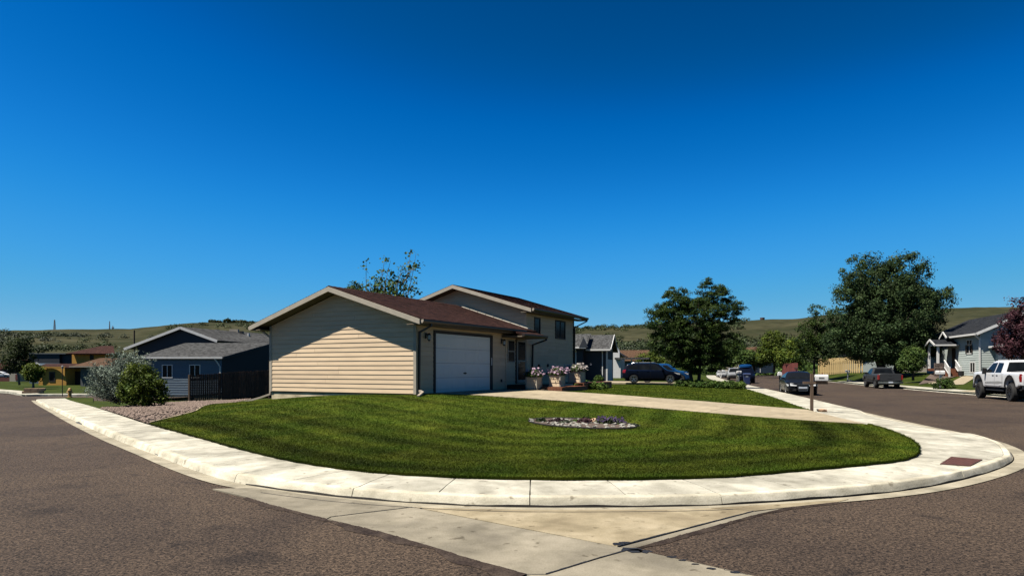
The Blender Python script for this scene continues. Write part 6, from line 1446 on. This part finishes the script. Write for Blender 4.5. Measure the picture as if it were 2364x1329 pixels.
t, sh = vehicle('pickup_truck', 'silver pickup far down the street beyond the mailbox with the white slanted post', 'pickup truck', (32.0, 98., .0), dirR + math.pi, S)
S = sedan(4.6, 'paint_silver', 'alloy'); t, sh = vehicle('sedan', 'silver car farthest down the street under the honey locust', 'car', (38.5, 125., .0), dirR + math.pi, S)
S = sedan(4.6, 'paint_white', 'alloy'); p = at(2, 872, 150.); t, sh = vehicle('sedan', 'white car at the left frame edge before the red house', 'car', (p[0], p[1], p[2]), .2, S)

# ------------------------------------------------------------------ mailboxes and bin
def mailbox(loc, rot, label, post='white_paint', box='white_paint', h=1.05, kind='post', cat='mailbox', L=.48, w=.17):
    t = thing('mailbox', label, cat, loc, rot, None); n = 8; prof_ = [(-w / 2, 0), (w / 2, 0), (w / 2, .12)] + [(w / 2 * math.cos(a_), .12 + w / 2 * math.sin(a_)) for a_ in np.linspace(0, math.pi, n)][1:]
    MB().xprism([(a_, h + b_) for a_, b_ in prof_], -L / 2, L / 2).build('box', box, t, angle=35)
    MB().xprism([(a_ * .93, h + .006 + b_ * .95) for a_, b_ in prof_], L / 2, L / 2 + .012).build('door', box, t)
    MB().box(-L / 2, L / 2, -w / 2 - .02, w / 2 + .02, h - .03, h - .002).build('shelf', 'brown_trim' if kind == 'arm' else box, t)
    MB().box(.05, .07, w / 2 + .002, w / 2 + .012, h + .1, h + .26).build('flag', 'taillight', t)
    if kind == 'post':
        MB().box(-.05, .05, -.05, .05, -.2, h - .035).build('post', post, t); MB().bar((-.2, 0, h - .06), (.0, 0, h - .4), .06).build('brace', post, t)
    elif kind == 'v':
        MB().bar((0, 0, -.1), (.22, 0, h - .02), .09).build('post', post, t); MB().bar((0, 0, .15), (-.22, 0, h - .02), .09).build('post', post, t)
    return t
bx_, by_ = ray(1874, 950, z_walk)
t = mailbox((bx_, by_, .16), dirR - math.pi / 2 + .12, 'white mailbox on a weathered wooden arm and post at the driveway corner', kind='arm', h=1.05, L=.40)
for o in list(COL.objects):
    if o.parent == t: o.location.x += .30
MB().box(-.045, .045, -.045, .045, -.3, 1.28).build('post', 'post_wood', t); MB().box(-.28, .50, -.05, .05, .93, 1.015).build('arm', 'post_wood', t)
nm_ = MB(); rr_ = random.Random(5)
for k in range(5):         # the dark house number, worn to an unreadable row
    x_ = .21 + k * .036; nm_.box(x_, x_ + .025, -.0875, -.0862, 1.10, 1.165)
nm_.build('number', 'black_metal', t)
rk = bpy.data.objects.new('rock', RM[2].copy()); rk.data.materials[0] = MATS['sandstone']; COL.objects.link(rk); rk.location = (bx_ + .35, by_ + .05, .20); rk.scale = (.2, .13, .1); tag(rk, 'brown rock lying at the foot of the wooden mailbox post', 'rock')
mailbox((ray(1703, 884, .15)[0], 69., .15), dirR + math.pi / 2 + .5, 'white mailbox on a grey post just left of the blue bin', post='galvanised')
mailbox(at(1664, 874, 99.), dirR + math.pi / 2, 'white mailbox on a slanted white post far along the near kerb', kind='v')
mailbox((18.35, 46.6, .12), dirR + math.pi, 'white round ended mailbox peeping over the roof of the black sedan', post='black_metal', h=1.05, w=.26, L=.5)
x_, y_ = 38.9, 78.8; mailbox((x_, y_, ZR(x_, y_)), 2.9, 'white mailbox on a white post before the yellow fence', h=1.15)
x_, y_ = ray(2174, 896, z_right); mailbox((x_, y_ + .2, ZR(x_, y_)), 2.9, 'white mailbox in the spiky bush across the street', h=1.12, L=.6, w=.24)
p = at(1755, 857, 132.); mailbox(p, 2.9, 'white mailbox far across the street near the spreading tree', h=1.0)
p = at(1838, 866, 105.); mailbox(p, 2.9, 'dark brown mailbox on a dark post before the red fence', post='brown_trim', box='brown_trim', h=1.0)
bn = thing('wheelie_bin', 'blue wheeled rubbish bin at the end of the low hedge', 'bin', (ray(1724, 888, .1)[0], 64., .12), dirR)
MB().hexa([(-.27, -.25, .06), (.24, -.25, .06), (.24, .25, .06), (-.27, .25, .06)], [(-.36, -.31, .98), (.32, -.31, .98), (.32, .31, .98), (-.36, .31, .98)]).build('body', 'bin_blue', bn)
MB().hexa([(-.42, -.34, .985), (.36, -.34, .985), (.36, .34, .985), (-.42, .34, .985)], [(-.38, -.32, 1.06), (.30, -.30, 1.09), (.30, .30, 1.09), (-.38, .32, 1.06)]).build('lid', 'bin_blue', bn); MB().box(-.345, -.338, -.12, .12, .74, .84).build('label_plate', 'plate_white', bn)
for sg in (1, -1): MB().lathe([(0, sg * .36), (.13, sg * .36), (.13, sg * .28), (0, sg * .28)], (.24, 0, .13), axis='y', n=12).build('wheel', 'rubber', bn)
MB().tube([(.4, -.2, .95), (.4, .2, .95)], .02, 6).build('handle', 'bin_blue', bn)

# ------------------------------------------------------------------ next houses along the near side
d2 = math.atan2(.971, .24)            # local x runs along the street, away; local y into the lot
nh = thing('grey_roof_house', 'dark blue house with grey shingle roof and small street gables beyond the corner house', 'house', (9.6, 69.5, .4), d2)
GZ = 3.2; PK = 4.85
MB().box(0, 7, .0, 7, -.4, GZ).build('garage_block', 'navy_siding', nh)
fw_ = MB().yprism([(0, -.3), (7, -.3), (7, GZ), (3.5, PK - .1), (0, GZ)], -.06, -.0).build('street_gable', 'grey_siding', nh)
for k in range(14): MB().box(.25 + k * .47, .29 + k * .47, -.085, -.06, -.2, GZ - .05).build('batten', 'grey_siding', fw_)
mb = MB(); roof_slope(mb, (-.5, 9, GZ - .05), (-.5, -.5, GZ - .05), (3.5, 9, PK), (3.5, -.5, PK), .12, .2); roof_slope(mb, (7.5, 9, GZ - .05), (7.5, -.5, GZ - .05), (3.5, 9, PK), (3.5, -.5, PK), .12, .2); mb.build('garage_roof', 'shingle_grey', nh)
for a_, b_ in (((-.5, GZ - .1), (3.5, PK - .06)), ((3.5, PK - .06), (7.5, GZ - .1))): MB().bar((a_[0], -.54, a_[1]), (b_[0], -.54, b_[1]), .06, .2).build('rake_board', 'white_paint', nh)
MB().bar((-.56, -.5, GZ - .06), (-.56, 2.0, GZ - .06), .12, .16).build('gutter', 'white_paint', nh); downspout(nh, [(-.5, .35, GZ - .1), (-.06, .35, GZ - .4), (-.06, .35, .1)], 'white_paint', .09)
MB().box(.6, 5.6, -.12, -.07, -.2, 2.2).build('garage_door', 'white_paint', nh); MB().box(-.02, .2, -.16, -.01, -.2, GZ - .1).build('corner_board', 'white_paint', nh)
MB().box(-1.2, 5, 2.2, 9, -.4, GZ + .1).build('living_block', 'navy_siding', nh)
mb = MB(); roof_slope(mb, (-1.75, 9, GZ + .15), (-1.75, 1.8, GZ + .15), (2.2, 9, PK + .05), (2.2, 1.8, PK + .05), .12, .2); mb.build('living_roof', 'shingle_grey', nh)
MB().bar((-1.82, 1.8, GZ + .15), (-1.82, 9, GZ + .15), .12, .16).build('gutter', 'white_paint', nh); MB().xprism([(1.6, GZ + .15), (2.5, GZ + .15), (2.05, GZ + 1.1)], -1.9, -1.4).build('small_gable', 'navy_siding', nh)
downspout(nh, [(-1.75, 2.9, GZ), (-1.25, 2.9, GZ - .3), (-1.25, 2.9, .2)], 'white_paint', .08)
wh = thing('white_gable_house', 'white gabled house showing behind the grey roofed one', 'house', (15.6, 98., .45), d2)
MB().xprism([(-.0, -.4), (2.4, -.4), (2.4, 3.6), (1.2, 5.7), (0, 3.6)], -1.2, .0).build('street_gable', 'white_paint', wh)
MB().xprism([(-.0, -.4), (6, -.4), (6, 3.2), (3, 5.0), (0, 3.2)], 0.02, 8).build('wall', 'white_paint', wh)
mb = MB(); roof_slope(mb, (-.4, -.5, 3.0), (8.4, -.5, 3.0), (-.4, 3, 5.1), (8.4, 3, 5.1), .1, .25); roof_slope(mb, (-.4, 6.5, 3.0), (8.4, 6.5, 3.0), (-.4, 3, 5.1), (8.4, 3, 5.1), .1, .25); mb.build('roof', 'shingle_charcoal', wh)
for k in range(3): MB().box(-1.8, -1.65, -.2 - k * 1.6, -.05 - k * 1.6, -.3, 2.5).build('porch_post', 'white_paint', wh)
MB().box(-2.2, .0, -4.2, .6, 2.5, 2.75).build('porch_roof', 'shingle_grey', wh)
bh3 = thing('brown_roof_house', 'low house with a brown roof far down the near side of the street', 'house', (23.0, 118., .5), d2)
MB().box(0, 10, 0, 8, -.4, 2.6).build('wall', 'grey_siding', bh3); mb = MB(); roof_slope(mb, (-.6, 8.6, 2.5), (-.6, -.6, 2.5), (5, 8.6, 4.5), (5, -.6, 4.5), .1, .25); roof_slope(mb, (10.6, 8.6, 2.5), (10.6, -.6, 2.5), (5, 8.6, 4.5), (5, -.6, 4.5), .1, .25); mb.build('roof', 'shingle_tan', bh3)
MB().yprism([(-.2, 2.5), (10.2, 2.5), (5, 4.4)], -.1, .1).build('gable', 'grey_siding', bh3)
bh4 = thing('far_roof_house', 'small house with a reddish brown roof at the foot of the right hillside', 'house', at(1722, 850, 150.), d2 + .4)
MB().box(-5, 5, -4, 4, -1, 2.4).build('wall', 'trim_cream', bh4); mb = MB(); roof_slope(mb, (-5.6, -4.6, 2.3), (5.6, -4.6, 2.3), (-4.5, 0, 4.6), (4.5, 0, 4.6), .1, .3); roof_slope(mb, (-5.6, 4.6, 2.3), (5.6, 4.6, 2.3), (-4.5, 0, 4.6), (4.5, 0, 4.6), .1, .3); roof_slope(mb, (-5.6, 4.6, 2.3), (-5.6, -4.6, 2.3), (-4.5, 0, 4.6), (-4.5, -.01, 4.6), .1, .3); mb.build('roof', 'shingle_tan', bh4)

# ------------------------------------------------------------------ pale house across the street
ph_ = thing('pale_house', 'pale grey green split entry house with a white porch across the street', 'house', (44.1, 64.0, 1.15), math.atan2(.966, .26))
# local x along the street (away), local y to the LEFT of travel = towards the street; the house lies at negative y
def fy(y): return -y
PE, PP = 3.75, 6.1
pwall = MB().xprism([(-9, -.6), (0, -.6), (0, PE), (-4.5, PP - .2), (-9, PE)], 0, 15.4).build('wall', 'pale_siding', ph_)
pw1 = (2.0, 3.3, 2.0, 3.25); pw2 = (1.3, 2.4, .15, 1.05)
siding(pwall, (0, 0), (7.2, 0), (0, 1), [(0, -.2), (7.2, -.2), (7.2, PE - .02), (0, PE - .02)], .215, 'pale_siding', openings=[(w_[0] - .1, w_[1] + .1, w_[2] - .1, w_[3] + .1) for w_ in (pw1, pw2)], split=False, proud=.03)
siding(pwall, (0, -9), (0, 0), (-1, 0), [(0, -.2), (9, -.2), (9, PE - .02), (4.5, PP - .25), (0, PE - .02)], .215, 'pale_siding', split=False, proud=.03)
for w_ in (pw1, pw2): gable_window(ph_, w_[0], w_[1], w_[2], w_[3], 0, 1, 'white_paint', .1)
for k in (-1, 1): MB().box((pw1[0] if k < 0 else pw1[1]) + k * .1 - .12, (pw1[0] if k < 0 else pw1[1]) + k * .1 + .12, .05, .08, pw1[2] - .05, pw1[3] - .45).build('shutter', 'brown_trim', ph_)
mb = MB(); roof_slope(mb, (-.5, .55, PE - .05), (16, .55, PE - .05), (-.5, -4.5, PP), (16, -4.5, PP), .12, .25); roof_slope(mb, (-.5, -9.5, PE - .05), (16, -9.5, PE - .05), (-.5, -4.5, PP), (16, -4.5, PP), .12, .25); mb.build('main_roof', 'shingle_charcoal', ph_)
MB().bar((-.54, .55, PE - .04), (-.54, -4.5, PP - .02), .06, .24).build('rake_board', 'white_paint', ph_); MB().bar((-.54, -4.5, PP - .02), (-.54, -9.5, PE - .04), .06, .24).build('rake_board', 'white_paint', ph_)
MB().bar((-.5, .62, PE - .04), (7.6, .62, PE - .04), .12, .17).build('gutter', 'white_paint', ph_); downspout(ph_, [(-.3, .6, PE - .1), (-.05, .1, PE - .5), (-.05, .08, -.1)], 'white_paint', .12); MB().box(-.045, .12, -.0, .05, -.2, PE - .1).build('corner_board', 'white_paint', ph_)
# small gable over the upper floor
mb = MB(); roof_slope(mb, (6.0, .9, PE - .1), (6.0, -3, PE - .1), (7.1, .9, PE + .55), (7.1, -3, PE + .55), .1, .25); roof_slope(mb, (8.2, .9, PE - .1), (8.2, -3, PE - .1), (7.1, .9, PE + .55), (7.1, -3, PE + .55), .1, .25); mb.build('gable_roof', 'shingle_charcoal', ph_)
for a_ in (6.0, 8.2): MB().bar((a_, .94, PE - .12), (7.1, .94, PE + .52), .06, .18).build('rake_board', 'white_paint', ph_)
MB().yprism([(6.2, PE - .1), (8.0, PE - .1), (7.1, PE + .42)], .50, .56).build('small_gable', 'pale_siding', ph_)
# porch: gable roof, white posts, stone pier, rails, steps
mb = MB(); roof_slope(mb, (5.25, 2.2, 2.9), (5.25, .06, 2.9), (6.85, 2.2, 3.5), (6.85, .06, 3.5), .1, .2); roof_slope(mb, (8.45, 2.2, 2.9), (8.45, .06, 2.9), (6.85, 2.2, 3.5), (6.85, .06, 3.5), .1, .2); prf = mb.build('porch_roof', 'shingle_charcoal', ph_)
for a_ in (5.25, 8.45): MB().bar((a_, 2.24, 2.86), (6.85, 2.24, 3.47), .06, .2).build('rake_board', 'white_paint', prf)
MB().bar((5.19, 2.2, 2.88), (5.19, .1, 2.88), .1, .15).build('gutter', 'white_paint', prf); MB().yprism([(5.4, 2.86), (8.3, 2.86), (6.85, 3.38)], 2.0, 2.06).build('porch_gable', 'pale_siding', prf)
MB().box(5.4, 8.3, .02, 2.0, .25, .5).build('porch_floor', 'deck_wood', ph_)
for x_, y_ in ((5.5, 1.88), (8.2, 1.88)): MB().box(x_ - .1, x_ + .1, y_ - .1, y_ + .1, .5, 2.86).build('porch_post', 'white_paint', ph_)
random.seed(9); pier = MB().box(5.44, 5.62, 1.45, 2.2, -.5, 1.05).build('stone_pier', 'stone', ph_)
for j in range(5):
    for k in range(2): a_ = 1.40 + k * .42 + (j % 2) * .06; MB().box(5.26, 5.43, a_, a_ + .38, -.45 + j * .30 + .01, -.45 + j * .30 + random.uniform(.26, .29)).build('stone_block', 'stone', pier)
for y_ in (.35, 1.35):
    rl_ = MB(); rl_.bar((5.35, y_, 1.35), (3.9, y_, .50), .09, .1); rl_.bar((5.35, y_, .65), (3.9, y_, -.15), .07, .09); rl_.box(3.82, 3.97, y_ - .07, y_ + .07, -.6, .68); rl_.build('stair_rail', 'white_paint', ph_)
    for k in range(7): x_ = 4.1 + k * .19; MB().box(x_ - .02, x_ + .02, y_ - .02, y_ + .02, -.03 + k * .105, .60 + k * .112).build('baluster', 'white_paint', ph_)
for k in range(3): MB().box(4.0 + k * .45, 4.44 + k * .45, .42, 1.28, -.6, -.1 + k * .2).build('step', 'deck_wood', ph_)
MB().box(6.3, 7.3, .0, .05, .5, 2.6).build('front_door', 'brown_trim', ph_); MB().lathe([(0, 0), (.22, 0), (.28, .5), (.2, .5), (0, .45)], (3.4, .5, -.25), n=12).build('plant_pot', 'black_plastic', ph_)
# garage wing towards us
MB().box(-6, -.02, -8, -1.2, -.6, 2.45).build('garage_wing', 'pale_siding', ph_); mb = MB(); roof_slope(mb, (-6.5, -.7, 2.5), (-.06, -.7, 2.5), (-6.5, -4.6, 4.0), (-.06, -4.6, 4.0), .1, .25); mb.build('garage_roof', 'shingle_charcoal', ph_); MB().bar((-6.5, -.64, 2.5), (-.06, -.64, 2.5), .1, .16).build('gutter', 'white_paint', ph_); MB().box(-5.4, -.8, -1.21, -1.12, -.3, 1.9).build('garage_door', 'white_paint', ph_)
# paths on that lot
pm_ = MB()
def rpath(px, w, name):
    pts = resample([ray(u, v, z_right) for u, v in px], 1.); mb = MB()
    for a_, b_ in zip(pts[:-1], pts[1:]):
        n = np.array([-(b_ - a_)[1], (b_ - a_)[0]]); n = n / np.linalg.norm(n) * w / 2; q = [a_ - n, b_ - n, b_ + n, a_ + n]; mb.add([(*p, ZR(*p) + .05) for p in q], [(0, 1, 2, 3)])
    struct(mb.build(name, 'drive_concrete'))
rpath([(2095, 884), (2140, 880), (2200, 873), (2262, 866)], 1.4, 'garden_path'); fk_ = [tuple(p) for p in offset(FK, -.25) if 36. < p[1] < 45.]; fo2 = [tuple(p) for p in offset(FK, -9.) if 36. < p[1] + 2. < 45.]
struct(sheet('opposite_driveway', fk_ + fo2[::-1], z_right, 'drive_concrete', step=1.5, lift=.045))
sr = MB()
struct(sheet('stone_border', rays([(2120, 872), (2150, 866), (2240, 862), (2262, 863), (2240, 868), (2150, 876)], z_right), z_right, 'gravel_base', step=1.5, lift=.07))
# red-roofed house and fences behind
rr = thing('red_roof_house', 'red roofed house half hidden behind the cottonwood', 'house', at(2095, 862, 100.), math.atan2(.966, .26))
MB().box(-4, 6, -6, 0, -1, 2.6).build('wall', 'trim_cream', rr); mb = MB(); roof_slope(mb, (-4.6, .6, 2.5), (6.6, .6, 2.5), (-4.6, -3, 5), (6.6, -3, 5), .1, .3); roof_slope(mb, (-4.6, -6.6, 2.5), (6.6, -6.6, 2.5), (-4.6, -3, 5), (6.6, -3, 5), .1, .3); mb.build('roof', 'red_roof', rr)
bgh = thing('blue_grey_house', 'pale blue house glimpsed between the trees behind the yellow fence', 'house', at(1960, 866, 108.), math.atan2(.966, .26)); MB().box(-5, 5, -6, 0, -1, 3.2).build('wall', 'pale_siding', bgh); mb = MB(); roof_slope(mb, (-5.6, .6, 3.1), (5.6, .6, 3.1), (-5.6, -3, 5.2), (5.6, -3, 5.2), .1, .3); mb.build('roof', 'shingle_charcoal', bgh)
def board_fence(name, label, P0, P1, n, h, m, gap=.5, alt=True):
    h0_, h1_ = h if isinstance(h, tuple) else (h, h)
    t = thing(name, label, 'fence'); a_ = np.array(P0); b_ = np.array(P1); d = (b_ - a_)[:2]; L = np.linalg.norm(d); d /= L; nr = np.array([d[1], -d[0]])
    for i in range(n):
        s0, s1 = L * i / n, L * (i + .98) / n; mid_ = a_[:2] + d * (s0 + s1) / 2; gz_ = ZR(*mid_) - .05; o = .0 if (i % 2 == 0 or not alt) else -.24; p, q = a_[:2] + d * s0 + nr * o, a_[:2] + d * s1 + nr * o; z0 = lerp(a_[2], b_[2], (i + .5) / n); w = nr * .025; h = lerp(h0_, h1_, i / n)
        MB().hexa([(*(p), gz_), (*(q), gz_), (*(q + w), gz_), (*(p + w), gz_)], [(*(p), z0 + h), (*(q), z0 + h), (*(q + w), z0 + h), (*(p + w), z0 + h)]).build('board', m, t)
    for hh in (.35, h - .3): MB().bar((a_[0] - nr[0] * .05, a_[1] - nr[1] * .05, a_[2] + hh), (b_[0] - nr[0] * .05, b_[1] - nr[1] * .05, b_[2] + hh), .045, .09).build('rail', m, t)
    return t
board_fence('board_fence', 'tall pale yellow fence of alternating boards below the cottonwood', at(1889, 863, 112.), at(1988, 858, 92.), 44, (2.5, 2.05), 'yellow_wood')
board_fence('board_fence', 'short dark red wooden fence across the street', at(1806, 857, 112.), at(1842, 856, 108.), 18, 1.3, 'red_wood', alt=False)
wr_ = bpy.data.objects.new('rock', RM[1]); COL.objects.link(wr_); p = at(1947, 883, 77.); wr_.location = (38.2, 77., ZR(38.2, 77.) + .12); wr_.scale = (.4, .3, .25); tag(wr_, 'white boulder beside the mailbox before the yellow fence', 'rock')
